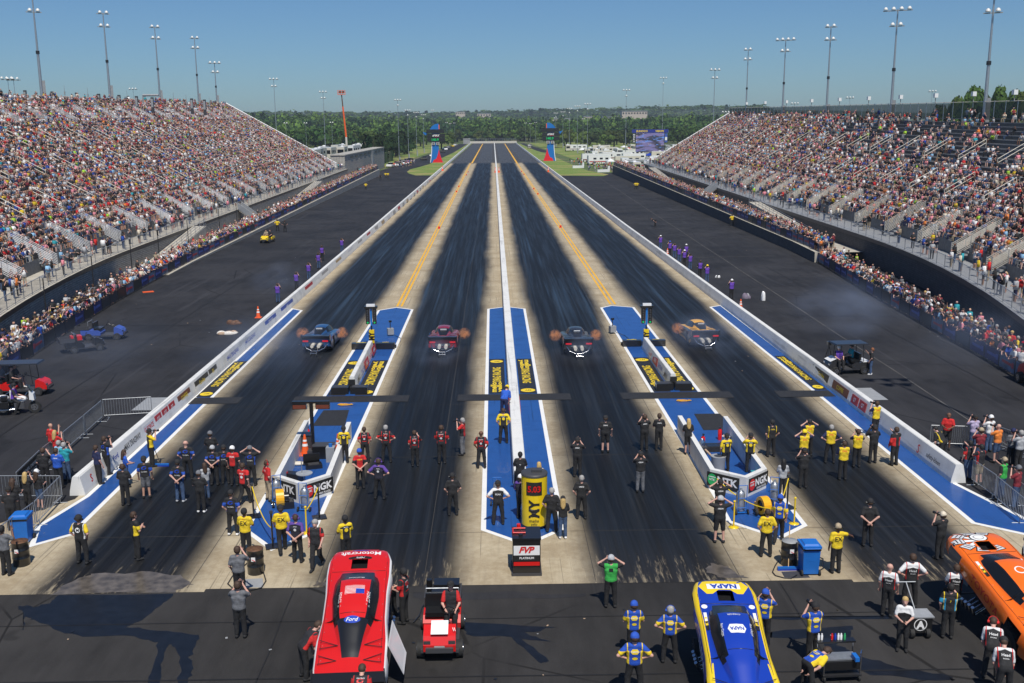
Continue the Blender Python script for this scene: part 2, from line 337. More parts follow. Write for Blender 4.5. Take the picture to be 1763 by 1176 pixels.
def bvh_of(me, mw=None):
    return BVHTree.FromPolygons([(mw @ v.co if mw else v.co) for v in me.vertices], [tuple(p.vertices) for p in me.polygons])
# ------------------------------------------------------------------ people: a smooth union of tapered limbs turned into one skin
def seg_d(Pn, a, b, r0, r1, ys=1.):
    a = np.array(a, float); b = np.array(b, float); q = Pn.copy(); c = (a+b)/2
    if ys != 1.: q = (q-c)/np.array([1, ys, 1])+c
    ab = b-a; L = (ab@ab)+1e-9; t = np.clip(((q-a)@ab)/L, 0, 1); d = np.sqrt((((q-a)-t[:, None]*ab)**2).sum(1))-(r0+(r1-r0)*t)
    return d*(ys if ys < 1 else 1)
def snet(prims, h=.03, k=.025, cut=None, inf=0.):
    lo = np.array([min(min(p[0][i], p[1][i])-max(p[2], p[3])-inf-2*h for p in prims) for i in range(3)])
    hi = np.array([max(max(p[0][i], p[1][i])+max(p[2], p[3])+inf+2*h for p in prims) for i in range(3)])
    n = np.ceil((hi-lo)/h).astype(int)+1; ax = [lo[i]+h*np.arange(n[i]) for i in range(3)]
    G_ = np.stack(np.meshgrid(*ax, indexing='ij'), -1).reshape(-1, 3); V = None
    for p in prims:
        d = seg_d(G_, p[0], p[1], p[2]+inf, p[3]+inf, p[4] if len(p) > 4 else 1.)
        if V is None: V = d
        else: hh = np.clip(k-np.abs(V-d), 0, None)/k; V = np.minimum(V, d)-hh*hh*k/4
    if cut is not None: V = np.maximum(V, cut(G_))
    V = V.reshape(n); S = V < 0
    c8 = [(i, j, l) for i in (0, 1) for j in (0, 1) for l in (0, 1)]; m = n-1
    sub = lambda A, o: A[o[0]:o[0]+m[0], o[1]:o[1]+m[1], o[2]:o[2]+m[2]]
    cnt = sum(sub(S, o).astype(int) for o in c8); act = (cnt > 0) & (cnt < 8)
    acc = np.zeros((*m, 3)); num = np.zeros(tuple(m))
    for a in c8:
        for axs in range(3):
            if a[axs] == 0:
                b = list(a); b[axs] = 1; va, vb = sub(V, a), sub(V, b); x = (va < 0) != (vb < 0)
                t = np.where(x, va/(va-vb+1e-12), 0); pt = np.zeros((*m, 3))
                for i in range(3): pt[..., i] = a[i]+(t if i == axs else 0)
                acc += pt*x[..., None]; num += x
    idx = -np.ones(tuple(m), int); w_ = np.argwhere(act); idx[act] = np.arange(len(w_))
    vv = lo+(w_+acc[act]/num[act][:, None])*h; F = []
    for axs in range(3):
        u, v = [(1, 2), (2, 0), (0, 1)][axs]
        A = S[tuple(slice(0, n[i]-1) if i == axs else slice(1, n[i]-1) for i in range(3))]
        B = S[tuple(slice(1, n[i]) if i == axs else slice(1, n[i]-1) for i in range(3))]
        for flip, mask in ((False, A & ~B), (True, ~A & B)):
            e = np.argwhere(mask)
            if not len(e): continue
            base = e.copy()
            for i in range(3):
                if i != axs: base[:, i] += 1
            q = []
            for du, dv in ((0, 0), (-1, 0), (-1, -1), (0, -1)):
                o = base.copy(); o[:, u] += du; o[:, v] += dv; q.append(idx[o[:, 0], o[:, 1], o[:, 2]])
            q = np.stack(q, 1); F.append(q[:, ::-1] if flip else q)
    return vv, np.concatenate(F)
def _arm(sh, el, wr): return dict(sh=sh, el=el, wr=wr)
HANDS = {}                 # joints are for a person 1.78 m tall facing +Y, right arm then left arm; elbow, wrist
POSES = {
 'stand': dict(a=[((.27, -.02, 1.14), (.27, .08, .90)), ((-.27, -.02, 1.14), (-.27, .07, .90))]),
 'hips': dict(a=[((.42, -.10, 1.20), (.20, .02, 1.05)), ((-.42, -.10, 1.20), (-.20, .02, 1.05))], st=.15),
 'crossed': dict(a=[((.28, .06, 1.15), (.02, .24, 1.22)), ((-.28, .06, 1.15), (-.04, .22, 1.17))]),
 'ears': dict(a=[((.40, .02, 1.50), (.15, .03, 1.67)), ((-.40, .02, 1.50), (-.15, .03, 1.67))], st=.12),
 'camera': dict(a=[((.29, .14, 1.30), (.08, .24, 1.60)), ((-.29, .14, 1.30), (-.08, .24, 1.60))], cam=True),
 'phone': dict(a=[((.30, .16, 1.26), (.10, .34, 1.50)), ((-.27, -.02, 1.14), (-.22, .12, .93))]),
 'behind': dict(a=[((.29, -.12, 1.16), (.04, -.19, .98)), ((-.29, -.12, 1.16), (-.04, -.19, .97))], st=.11),
 'pockets': dict(a=[((.31, -.06, 1.15), (.20, .06, .95)), ((-.31, -.06, 1.15), (-.20, .06, .95))], st=.13),
 'walk': dict(a=[((.26, -.10, 1.15), (.24, -.02, .92)), ((-.26, .06, 1.16), (-.22, .22, .98))], legs=[((.10, .14, .52), (.10, .24, .09)), ((-.10, -.02, .50), (-.10, -.34, .16))]),
 'hold': dict(a=[((.26, .08, 1.16), (.12, .30, 1.12)), ((-.26, .08, 1.16), (-.10, .30, 1.10))]),
 'reach': dict(a=[((.42, .10, 1.34), (.62, .22, 1.22)), ((-.26, -.02, 1.14), (-.24, .08, .92))]),
 'reachup': dict(a=[((.30, .12, 1.50), (.22, .20, 1.80)), ((-.26, .10, 1.16), (-.2, .3, 1.0))]),
 'lean': dict(a=[((.24, .22, 1.12), (.14, .40, .98)), ((-.24, .22, 1.12), (-.14, .40, .98))], lean=42, st=.13),
 'bend': dict(a=[((.24, .10, 1.12), (.14, .20, .88)), ((-.24, .10, 1.12), (-.14, .20, .88))], lean=75, st=.14),
 'rail': dict(a=[((.26, .14, 1.16), (.10, .36, 1.08)), ((-.26, .14, 1.16), (-.08, .36, 1.08))], lean=14, st=.12),
 'sit': dict(a=[((.26, .12, 1.14), (.16, .36, 1.05)), ((-.26, .12, 1.14), (-.16, .36, 1.05))], pel=-.40, legs=[((.13, .42, .52), (.12, .50, .09)), ((-.13, .42, .52), (-.12, .50, .09))]),
 'ride': dict(a=[((.30, .16, 1.12), (.26, .42, 1.06)), ((-.30, .16, 1.12), (-.26, .42, 1.06))], pel=-.18, lean=8, legs=[((.26, .32, .56), (.28, .12, .09)), ((-.26, .32, .56), (-.28, .12, .09))]),
 'wave': dict(a=[((.30, .10, 1.52), (.26, .14, 1.80)), ((-.30, .10, 1.52), (-.26, .14, 1.80))]),
}
def figure(pose, short=False, sleeves='short', hair='short'):
    """dict of primitive lists for one pose"""
    p = POSES[pose]; lean = math.radians(p.get('lean', 0)); pel = p.get('pel', 0.); st = p.get('st', .10); c, s = math.cos(lean), math.sin(lean)
    def U(q):                      # bend the upper body forward about the hips, then drop to the seat
        x, y, z = q; z -= .95; return (x, y*c+z*s, z*c-y*s+.95+pel)
    legs = p.get('legs') or [((st*1.05, .03, .50), (st*1.2, .0, .09)), ((-st*1.05, .03, .50), (-st*1.2, .0, .09))]
    hip = [(.09, 0, .92+pel), (-.09, 0, .92+pel)]
    B = {}
    torso = [(U((-.05, .0, 1.06)), U((.05, .0, 1.06)), .125, .125, .78), (U((-.065, 0, 1.27)), U((.065, 0, 1.27)), .142, .142, .72), (U((-.055, 0, 1.17)), U((.055, 0, 1.17)), .13, .13, .76), (U((-.155, 0, 1.425)), U((.155, 0, 1.425)), .066, .066)]
    pelv = [((-.065, 0, .95+pel), (.065, 0, .95+pel), .125, .125, .85)]
    hd = [(U((0, .015, 1.60)), U((0, .0, 1.685)), .078, .098, .95), (U((0, .09, 1.635)), U((0, .105, 1.62)), .018, .022), (U((.098, 0, 1.64)), U((.1, -.005, 1.655)), .018, .02), (U((-.098, 0, 1.64)), U((-.1, -.005, 1.655)), .018, .02), (U((0, .06, 1.56)), U((0, .075, 1.575)), .03, .035)]
    neck = [(U((0, -.01, 1.46)), U((0, .005, 1.58)), .058, .052)]
    arms, slv, fing = [], [], []
    for sgn, (el, wr) in zip((1, -1), p['a']):
        sh = U((.185*sgn, 0, 1.415)); el, wr = U(el), U(wr); sv = Vector(sh); ev = Vector(el); wv = Vector(wr); d = (wv-ev).normalized(); hp = wv+d*.085
        arms += [(sh, el, .056, .044), (el, wr, .044, .029), (tuple(wv), tuple(hp), .028, .036, .9)]
        cut_ = ev if sleeves == 'long' else sv.lerp(ev, .72)
        slv += [(sh, tuple(cut_), .062, .056 if sleeves != 'long' else .048)]
        if sleeves == 'long': slv += [(el, tuple(ev.lerp(wv, .9)), .05, .038)]
        fing.append((wv, hp, d, sgn))
    lg, tr, shoe = [], [], []
    for hp_, (kn, an) in zip(hip, legs):
        lg += [(hp_, kn, .088, .06), (kn, an, .058, .042)]; kv, hv, av = Vector(kn), Vector(hp_), Vector(an)
        tr += [(hp_, tuple(kv if not short else hv.lerp(kv, .95)), .096, .072)]
        if not short: tr += [(kn, tuple(kv.lerp(av, .93)), .070, .060)]
        dz = an[2]-.09; shoe += [((an[0], an[1]-.04, .05+dz), (an[0]+.02*(1 if an[0] > 0 else -1), an[1]+.15, .035+dz), .045, .038), ((an[0], an[1], .09+dz), (an[0], an[1]-.01, .06+dz), .042, .045)]
    # hair
    if hair == 'bald': hr = []
    else: hr = [(U((0, -.012, 1.70)), U((0, -.03, 1.66)), .099, .094)]
    if hair == 'long': hr += [(U((0, -.07, 1.64)), U((0, -.13, 1.36)), .09, .065, .8), (U((.05, -.06, 1.6)), U((.05, -.1, 1.42)), .06, .05), (U((-.05, -.06, 1.6)), U((-.05, -.1, 1.42)), .06, .05)]
    B.update(body=torso+pelv+hd+neck+arms+lg+shoe, shirt=torso+slv+[(U((-.06, 0, .97)), U((.06, 0, .97)), .128, .128, .85)], trousers=pelv+tr, shoes=shoe, hair=hr, U=U, fing=fing, hands=p)
    return B
def hand_fingers(mb, fing, mi=0):
    for wv, hp, d, sgn in fing:
        u = d.orthogonal().normalized(); v = d.cross(u).normalized()
        for i in range(4):
            L = (.07, .082, .076, .058)[i]; b = hp+u*((i-1.5)*.019)+d*.012; k = b+d*L*.55-v*.006; t = k+(d*.7-v*.6).normalized()*L*.5
            mb.tube(b, k, .0095, .0088, 4, mi, False); mb.tube(k, t, .0088, .0065, 4, mi)
        b = wv+d*.03+u*.028; k = b+(d*.6+u*.75).normalized()*.045; mb.tube(b, k, .012, .010, 4, mi, False); mb.tube(k, k+(d*.9-v*.3).normalized()*.03, .010, .008, 4, mi)
_fig = {}
def fig_meshes(pose, short=False, sleeves='short', hair='short', hat=None, muffs=False, h=.028):
    out = {}; B = None
    def get(kind, key, fn):
        if key not in _fig: _fig[key] = fn()
        out[kind] = _fig[key]
    B = figure(pose, short, sleeves, hair); U = B['U']
    def body():
        V, F = snet(B['body'], h); mb = MB(); hand_fingers(mb, B['fing']); n = len(V)
        V2 = np.vstack([V, np.array(mb.v)]); F2 = [tuple(f) for f in F]+[tuple(i+n for i in f) for f in mb.f]; return mesh_np('body', V2, F2, [SKIN[0]], smooth=True)
    get('body', ('b', pose, h), body)
    zc = .90+POSES[pose].get('pel', 0)
    get('shirt', ('s', pose, sleeves, h), lambda: mesh_np('shirt', *snet(B['shirt'], h, inf=.016, cut=lambda q: zc-q[:, 2]), [M['black']], smooth=True))
    get('trousers', ('t', pose, short, h), lambda: mesh_np('trousers', *snet(B['trousers'], h, inf=.010), [M['black']], smooth=True))
    for q_ in (0, 1): get('shoe%d' % q_, ('f', pose, h, q_), lambda: mesh_np('shoe', *snet(B['shoes'][2*q_:2*q_+2], .022, inf=.008), [M['black']], smooth=True))
    if B['hair']: get('hair', ('h', pose, hair), lambda: mesh_np('hair', *snet(B['hair'], .024, inf=.012 if not hat else .004, cut=None), [M['black']], smooth=True))
    if hat == 'cap':
        def cap():
            V, F = snet([(U((0, -.002, 1.715)), U((0, -.01, 1.70)), .100, .105)], .024, inf=.012); mb = MB()
            b = [U((.075*math.cos(a)*1.05, .085+.085*math.sin(a), 1.705-.02*math.sin(a))) for a in [math.pi*i/8 for i in range(9)]]
            b2 = [(x, y, z+.012) for x, y, z in b]; mb.add(b+b2, [tuple(range(9)), tuple(range(17, 8, -1))]+[(i, 9+i, 10+i, i+1) for i in range(8)]); n = len(V)
            return mesh_np('cap', np.vstack([V, mb.v]), [tuple(f) for f in F]+[tuple(i+n for i in f) for f in mb.f], [M['black']], smooth=False)
        get('cap', ('c', pose), cap)
    if muffs:
        def mf():
            mb = MB()
            for s in (1, -1): mb.tube(U((.088*s, -.005, 1.65)), U((.15*s, -.005, 1.65)), .045, .04, 10)
            pts = [U((.13*math.cos(a), -.005, 1.66+.155*math.sin(a))) for a in [math.pi*i/8 for i in range(9)]]; mb.path(pts, .011, 5); return mb.mesh('headset', [M['blk']])
        get('headset', ('m', pose), mf)
    if POSES[pose].get('cam'):
        def cm():
            mb = MB(); mb.box(U((0, .24, 1.64)), (.15, .08, .11)); mb.tube(U((0, .26, 1.64)), U((0, .44, 1.64)), .04, .05, 10); return mb.mesh('camera_body', [M['blk']])
        get('camera', ('k', pose), cm)
    return out
SKINC = [(.58, .33, .26), (.50, .28, .20), (.66, .43, .36), (.16, .075, .045), (.35, .19, .12)]
SKIN = [mat('skin_%s' % n, c, .6) for n, c in zip(('fair', 'tan', 'pale', 'dark', 'brown'), SKINC)]
HAIRC = {'brown': (.055, .03, .018), 'black': (.012, .011, .011), 'grey': (.32, .31, .30), 'blond': (.50, .34, .13), 'red': (.22, .08, .03)}
HAIRM = {k: mat('hair_'+k, v, .7, var=.35, scale=40) for k, v in HAIRC.items()}
_cm = {}
def cloth(c):
    c = tuple(c)
    if c not in _cm: _cm[c] = mat('cloth', c, .88, var=.3, scale=9, bump=1.0)
    return _cm[c]
NC = {'black': (.018, .018, .02), 'white': (.72, .72, .72), 'red': (.55, .02, .02), 'blue': (.02, .08, .42), 'yellow': (.78, .56, .02), 'grey': (.14, .145, .16), 'jeans': (.05, .09, .18), 'khaki': (.35, .28, .19),
      'purple': (.10, .05, .28), 'teal': (.02, .30, .36), 'orange': (.75, .22, .04), 'green': (.04, .40, .07), 'lilac': (.42, .36, .52), 'navy': (.015, .02, .07), 'lgrey': (.38, .39, .41), 'pink': (.70, .25, .30), 'maroon': (.20, .02, .03), 'brown': (.10, .06, .035), 'lime': (.45, .75, .05), 'ltblue': (.25, .45, .65), 'cream': (.6, .53, .42)}
def shirt_mat(name, base, side=None, shoulder=None, sz=1.38, sx=.155, sleeve=None, stripe=None):
    """crew shirt: base, side panels, yoke above sz, sleeves beyond |x|>.2"""
    g = NB(name); p, (X, Y, Z) = g.obj(); ax = g.ma('ABSOLUTE', X); c = base; n = g.noise(p, 7, 4)
    cur = g.mix(g.ss(n, .35, .65), tuple(v*.8 for v in base), tuple(v*1.15 for v in base))
    if side: cur = g.mix(g.ma('MULTIPLY', g.ss(ax, sx-.004, sx+.004), g.ss(Z, 1.33, 1.325)), cur, side)
    if shoulder: cur = g.mix(g.ss(g.ma('ADD', Z, g.ma('MULTIPLY', ax, .25)), sz+.03, sz+.042), cur, shoulder)
    if sleeve: cur = g.mix(g.ss(ax, .205, .215), cur, sleeve)
    if stripe: cur = g.mix(g.ma('MULTIPLY', g.ss(ax, .17, .175), g.ss(ax, .20, .195)), cur, stripe)
    bp = g.n('ShaderNodeBump'); bp.inputs['Strength'].default_value = 1; bp.inputs['Distance'].default_value = .03; g.l(g.noise(p, 9, 3), bp.inputs['Height']); g.l(bp.outputs[0], g.b.inputs['Normal'])
    g.l(cur, g.b.inputs['Base Color']); g.b.inputs['Roughness'].default_value = .85; return g.m
S = {k: None for k in ()}
b_, y_, w_, r_, u_ = NC['black'], NC['yellow'], NC['white'], NC['red'], NC['blue']
S['mopar'] = shirt_mat('black_shirt_yellow_trim', b_, sleeve=y_, stripe=w_); S['yb'] = shirt_mat('yellow_shirt_black_back', b_, side=y_, shoulder=y_, sz=1.40, sleeve=y_, sx=.13)
S['vest'] = shirt_mat('black_vest_yellow_side', b_, side=y_, sx=.12); S['glob'] = shirt_mat('black_shirt_blue_side', b_, side=u_, sx=.175)
S['fox'] = shirt_mat('red_shirt_black_side', r_, side=b_, sx=.12); S['bred'] = shirt_mat('black_shirt_red_trim', (.02, .02, .024), side=r_, sx=.17, stripe=r_); S['head'] = shirt_mat('black_shirt_white_yoke', b_, shoulder=w_, sz=1.335, sleeve=w_, stripe=r_)
S['napa'] = shirt_mat('royal_shirt_yellow_side', (.012, .07, .42), side=y_, sx=.14, stripe=y_); S['dhl'] = shirt_mat('yellow_shirt_dark_sleeve', y_, sleeve=NC['navy']); S['ex'] = shirt_mat('plain_yellow_shirt', y_)
S['purp'] = shirt_mat('black_shirt_purple_sleeve', (.02, .02, .035), sleeve=NC['purple'], shoulder=NC['purple'], sz=1.42); S['peak'] = shirt_mat('white_shirt_black_back', b_, sleeve=w_, shoulder=w_, sz=1.41)
S['green'] = shirt_mat('green_shirt_black_sleeve', NC['green'], sleeve=b_); S['bye'] = shirt_mat('black_shirt_yellow_stripe', b_, stripe=y_, side=None); S['blkcyan'] = shirt_mat('black_shirt_cyan_side', b_, side=(.03, .35, .6), sx=.13, stripe=y_)
S['vestp'] = shirt_mat('purple_vest_over_black', (.13, .05, .40), sleeve=b_); S['pblue'] = shirt_mat('blue_photo_shirt', (.02, .10, .5)); S['redblk'] = shirt_mat('red_panel_black_shirt', b_, side=r_, sx=.08)
S['wr'] = shirt_mat('white_blouse_black_back', b_, shoulder=w_, sz=1.28, sleeve=w_)
GROUPC = 'crew members watching on the start line'
def person(loc, pose, yaw, shirt, legs='black', hair='brown', hat=None, muffs=False, skin=0, short=False, sleeves='short', hs='short', h=1.0, label='', group=GROUPC, prints=(), shoe='black', cat='person', bx=0.):
    ms = fig_meshes(pose, short, sleeves, hs, 'cap' if hat else None, muffs)
    e = empty('person', loc, math.radians(yaw+random.gauss(0, 4)), label, cat, group); e.scale = (h*(1+bx), h*(1+bx), h)
    sm = S[shirt] if shirt in S else cloth(NC[shirt]); kids = []
    for k, me in ms.items():
        o = link(k.rstrip('01'), me, e); kids.append(o); sl_ = o.material_slots[0]; sl_.link = 'OBJECT'
        sl_.material = {'body': SKIN[skin], 'shirt': sm, 'trousers': cloth(NC[legs]), 'shoe0': cloth(NC[shoe]), 'shoe1': cloth(NC[shoe]), 'hair': HAIRM[hair], 'cap': cloth(NC[hat]) if hat else None, 'headset': M['blk'] if muffs is True else cloth(NC[muffs]) if muffs else None, 'camera': M['blk']}[k]
    if prints:
        key = ('bvh', pose, sleeves)
        if key not in _fig: _fig[key] = bvh_of(ms['shirt'])
        for t, z, hh, mm in prints:
            pk = ('pr', pose, sleeves, t, z, hh, mm)
            if pk not in _fig:
                lean = math.radians(POSES[pose].get('lean', 0)); pel = POSES[pose].get('pel', 0); zz = z-.95; yy = -.6
                org = (0, yy*math.cos(lean)+zz*math.sin(lean), zz*math.cos(lean)-yy*math.sin(lean)+.95+pel); d = (0, math.cos(lean), -math.sin(lean)); up = (0, math.sin(lean), math.cos(lean))
                if t in SHP: q = SHP[t]; V, fs = project(np.array(q)*hh, [tuple(range(len(q)))], _fig[key], org, d, (1, 0, 0), up, 1, 1, .012)
                else:
                    co, fs, tw, th = text_mesh(t); sy = hh/th; sx = min(sy, .25/tw); V, fs = project(co, fs, _fig[key], org, d, (1, 0, 0), up, sx, sy, .012 if mm != 'txt_w' else .014)
                _fig[pk] = mesh_np('back_print', V, fs, [M[mm]]) if fs else None
            if _fig[pk]: link('back_print', _fig[pk], e)
    return e
SHP = {'#oval': ell(1.4, .8, 14), '#disc': ell(1, 1, 14), '#box': [(-1.3, -1), (1.3, -1), (1.3, 1), (-1.3, 1)], '#hex': [(-1.5, 0), (-.8, -.9), (.8, -.9), (1.5, 0), (.8, .9), (-.8, .9)], '#bar': [(-1.6, -.25), (1.6, -.25), (1.6, .25), (-1.6, .25)],
       '#swoosh': [(-1.3, -.5), (-1.2, .3), (-.5, .8), (.5, .85), (1.2, .4), (.3, .5), (-.5, .35), (-.75, -.1), (-.3, -.5), (.5, -.45), (.6, -.15), (0, -.1), (1.1, .1), (.9, -.6), (0, -.9)]}
# ---- small spectators as plain arrays with a colour per face
def _spec_tpl(arms, seated=True):
    mb = MB()            # material index is the colour slot: 0 shirt 1 skin 2 hair/hat 3 trousers 4 shin
    if seated:
        mb.box((0, 0, .72), (.36, .22, .56), 0, taper=.86); hz = 1.12
        for s in (1, -1): mb.tube((.1*s, 0, .48), (.12*s, .42, .50), .085, .07, 4, 3, False, False); mb.tube((.12*s, .42, .5), (.12*s, .46, .03), .062, .05, 4, 4, False, False)
        sh = .92
    else:
        mb.box((0, 0, 1.17), (.38, .23, .60), 0, taper=.88); hz = 1.62
        for s in (1, -1): mb.tube((.1*s, 0, .95), (.11*s, 0, .48), .095, .075, 4, 3, False, False); mb.tube((.11*s, 0, .5), (.11*s, .02, .02), .07, .06, 4, 4, False, False)
        sh = 1.40
    for s, (ex, ey, ez, hx, hy, hzz) in zip((1, -1), arms):
        mb.tube((.2*s, 0, sh), (ex*s, ey, sh+ez), .055, .045, 3, 0, False, False); mb.tube((ex*s, ey, sh+ez), (hx*s, hy, sh+hzz), .042, .045, 3, 1, True, False)
    n0 = len(mb.f); mb.ball((0, .015, hz), (.095, .105, .125), 1, 6, 4)
    for i in range(n0, len(mb.f)):
        c = np.mean([mb.v[j] for j in mb.f[i]], 0)
        if c[2] > hz+.045 or c[1] < -.02: mb.m[i] = 2
    F = []; m = []
    for f, k in zip(mb.f, mb.m):
        if len(f) == 4: F += [(f[0], f[1], f[2]), (f[0], f[2], f[3])]; m += [k, k]
        elif len(f) == 3: F.append(f); m.append(k)
    return np.array(mb.v), np.array(F), np.array(m)
A_lap = (.26, .10, -.22, .1, .32, -.30); A_face = (.28, .12, -.15, .07, .20, .16); A_up = (.28, .08, .05, .16, .08, .30); A_rail = (.25, .16, -.24, .12, .42, -.28)
TPL = [_spec_tpl(a, s) for a, s in (((A_lap, A_lap), 1), ((A_face, A_face), 1), ((A_lap, A_face), 1), ((A_up, A_up), 1), ((A_rail, A_rail), 0), ((A_face, A_face), 0), ((A_lap, A_lap), 0), ((A_rail, A_up), 0))]
_NCS = lambda k: tuple(np.array(NC[k])*(1.12 if k in ('white', 'lgrey') else .8 if k in ('yellow', 'lime', 'green', 'purple', 'blue') else 1.05))
SHC = np.array([_NCS(k) for k in ('white', 'white', 'white', 'white', 'lgrey', 'lgrey', 'lgrey', 'black', 'black', 'black', 'black', 'black', 'black', 'black', 'grey', 'grey', 'grey', 'navy', 'navy', 'navy', 'blue', 'red', 'red', 'red', 'maroon', 'maroon', 'maroon', 'pink', 'pink', 'ltblue', 'ltblue', 'pink', 'cream', 'cream', 'khaki', 'jeans', 'jeans', 'white', 'lgrey', 'black', 'grey', 'black', 'white', 'blue', 'black', 'white', 'black', 'navy', 'black', 'teal', 'white', 'blue', 'ltblue', 'black', 'jeans', 'navy', 'black', 'orange', 'lime', 'yellow')])
HRC = np.array([HAIRC['brown'], HAIRC['brown'], HAIRC['black'], HAIRC['grey'], HAIRC['blond'], NC['black'], NC['black'], NC['brown'], NC['maroon'], NC['navy'], NC['black'], (.14, .08, .05), (.14, .08, .05), (.08, .045, .03)])
TRC = np.array([NC['jeans'], NC['jeans'], NC['khaki'], NC['black'], NC['grey'], NC['navy'], NC['lgrey']])
SKC = np.array(SKINC[:3]+SKINC[:3]+[SKINC[4], SKINC[3]])
def crowd_mesh(name, pts, tpls, probs):
    """pts (n,4): x y z yaw -> one joined mesh"""
    Vs, Fs, Cs = [], [], []; off = 0; ch = rng.choice(len(tpls), len(pts), p=probs)
    for k, ti in enumerate(tpls):
        V, F, m = TPL[ti]; sel = pts[ch == k]; n = len(sel)
        if not n: continue
        yaw = sel[:, 3]+rng.normal(0, .25, n); sc = rng.uniform(.86, 1.06, n); c, s = np.cos(yaw), np.sin(yaw)
        v = V[None]*sc[:, None, None]*np.stack([rng.uniform(.92, 1.15, n), np.ones(n), np.ones(n)], 1)[:, None]
        X = v[..., 0]*c[:, None]-v[..., 1]*s[:, None]+sel[:, 0:1]; Y = v[..., 0]*s[:, None]+v[..., 1]*c[:, None]+sel[:, 1:2]; Z = v[..., 2]+sel[:, 2:3]
        Vs.append(np.stack([X, Y, Z], -1).reshape(-1, 3)); Fs.append((F[None]+(np.arange(n)*len(V))[:, None, None]).reshape(-1, 3)+off); off += n*len(V)
        sk = SKC[rng.integers(0, len(SKC), n)]*rng.uniform(.85, 1.15, (n, 1)); tr = TRC[rng.integers(0, len(TRC), n)]
        cols = np.stack([SHC[rng.integers(0, len(SHC), n)]*rng.uniform(.8, 1.1, (n, 1)), sk, HRC[rng.integers(0, len(HRC), n)], tr, np.where(rng.random((n, 1)) < .38, sk, tr)], 1)
        Cs.append(cols[:, m, :].reshape(-1, 3))
    return mesh_np(name, np.vstack(Vs), np.vstack(Fs), [M['attr']], col=np.vstack(Cs))
_sp = {}
SPC = ['white', 'black', 'black', 'grey', 'grey', 'red', 'blue', 'navy', 'navy', 'white', 'pink', 'ltblue', 'lgrey', 'black', 'maroon', 'lgrey', 'black', 'grey', 'white', 'navy', 'red', 'jeans', 'black', 'yellow', 'black', 'khaki', 'white', 'blue', 'orange', 'pink']; SPH = ['brown', 'brown', 'brown', 'black', 'blond', 'grey', 'cap white', 'cap black', 'cap black', 'cap navy']
def spectator_mesh(pose, sc, hc, v):
    """one joined figure (small in the picture), coloured per face"""
    key = (pose, sc, hc, v)
    if key in _sp: return _sp[key]
    gk = ('g', pose, v)
    if gk not in _sp:
        B = figure(pose, short=bool(v), hair='short'); parts = []
        for kind, inf, h in (('body', 0, .045), ('shirt', .018, .05), ('trousers', .014, .05), ('hair', .014, .04)): parts.append((kind, *snet(B[kind], h, inf=inf, cut=(lambda q: .90-q[:, 2]) if kind == 'shirt' else None)))
        _sp[gk] = parts
    Vs, Fs, Cs = [], [], []; off = 0; sk = random.choice(SKINC[:3]+SKINC[:2]+[SKINC[3]])
    for kind, V, F in _sp[gk]:
        c = {'body': sk, 'shirt': NC[sc], 'trousers': random.choice([NC['jeans'], NC['khaki'], NC['black'], NC['grey']]), 'hair': NC[hc[4:]] if hc.startswith('cap') else HAIRC[hc]}[kind]
        Vs.append(V); Fs.append(F+off); off += len(V); Cs.append(np.tile(c, (len(F), 1)))
    _sp[key] = mesh_np('spectator', np.vstack(Vs), np.vstack(Fs), [M['attr']], col=np.vstack(Cs), smooth=True); return _sp[key]
# ------------------------------------------------------------------ ground, track and paint
def terr(x, y):
    base = .0135*max(0., y-930)
    hill = lambda cx, cy, sx, sy, h: h*math.exp(-((x-cx)/sx)**2-((y-cy)/sy)**2)
    z = min(base, 42)+hill(-330, 1150, 230, 260, 9)+hill(-700, 1300, 300, 400, 20)+hill(260, 900, 190, 220, 12)+hill(520, 700, 260, 260, 16)+hill(-900, 2600, 900, 500, 20)+hill(700, 2900, 700, 500, 26)
    z += 1.5*math.sin(x*.011+1)*math.cos(y*.007)
    k = min(1, max(0, (abs(x)-150)/150)) if y < 930 else min(1, max(max(0, (abs(x)-150)/150), (y-930)/150))
    return z*k+(0 if k > 0 else -.01)
xs = [-6000, -4000, -2600, -1800, -1300, -1000, -800, -650, -520, -400, -300, -220, -160, -110, -70, 0, 70, 110, 160, 220, 300, 400, 520, 650, 800, 1000, 1300, 1800, 2600, 4000, 6000]
ys = [-400, -100, 200, 400, 600, 700, 800, 900, 960, 1030, 1100, 1200, 1300, 1450, 1600, 1800, 2000, 2300, 2600, 3000, 3400, 4200, 5500, 9000]
V = [(x, y, terr(x, y)-.06 if y > 300 else -.06) for y in ys for x in xs]; nx = len(xs)
g_ = link('ground', mesh_np('ground', V, np.array([(j*nx+i, j*nx+i+1, (j+1)*nx+i+1, (j+1)*nx+i) for j in range(len(ys)-1) for i in range(nx-1)]), [M['wild']], smooth=True)); g_['kind'] = 'structure'
sheet('pit_apron', [(-45, -20), (45, -20), (45, 332), (40, 332), (19, 330), (-20, 330), (-24, 328), (-40, 345), (-45, 345)], 0, 'asphalt')
sheet('staging_apron', [(-44, -15), (44, -15), (44, 32.2), (-44, 32.2)], .004, 'asphalt_new')
sheet('return_road_left', [(-40.5, 345), (-24, 328), (-26.5, 380), (-26, 430), (-22.5, 640), (-21, 890), (-29, 890), (-34, 640), (-37, 450), (-38.5, 400)], .004, 'asphalt')
sheet('return_road_right', [(27, 600), (33, 600), (26, 890), (22, 890)], .004, 'asphalt')
def gpoly(l): return [tuple(P(x, y)[:2]) for x, y in l]
sheet('grass_verge_left', [(-18.2, 325), (-24.6, 326), (-27.5, 338), (-29.5, 352), (-30, 372), (-28.2, 392), (-26.2, 420), (-25.5, 470), (-23, 600), (-21.5, 880), (-18.5, 880)], .008, 'grass')
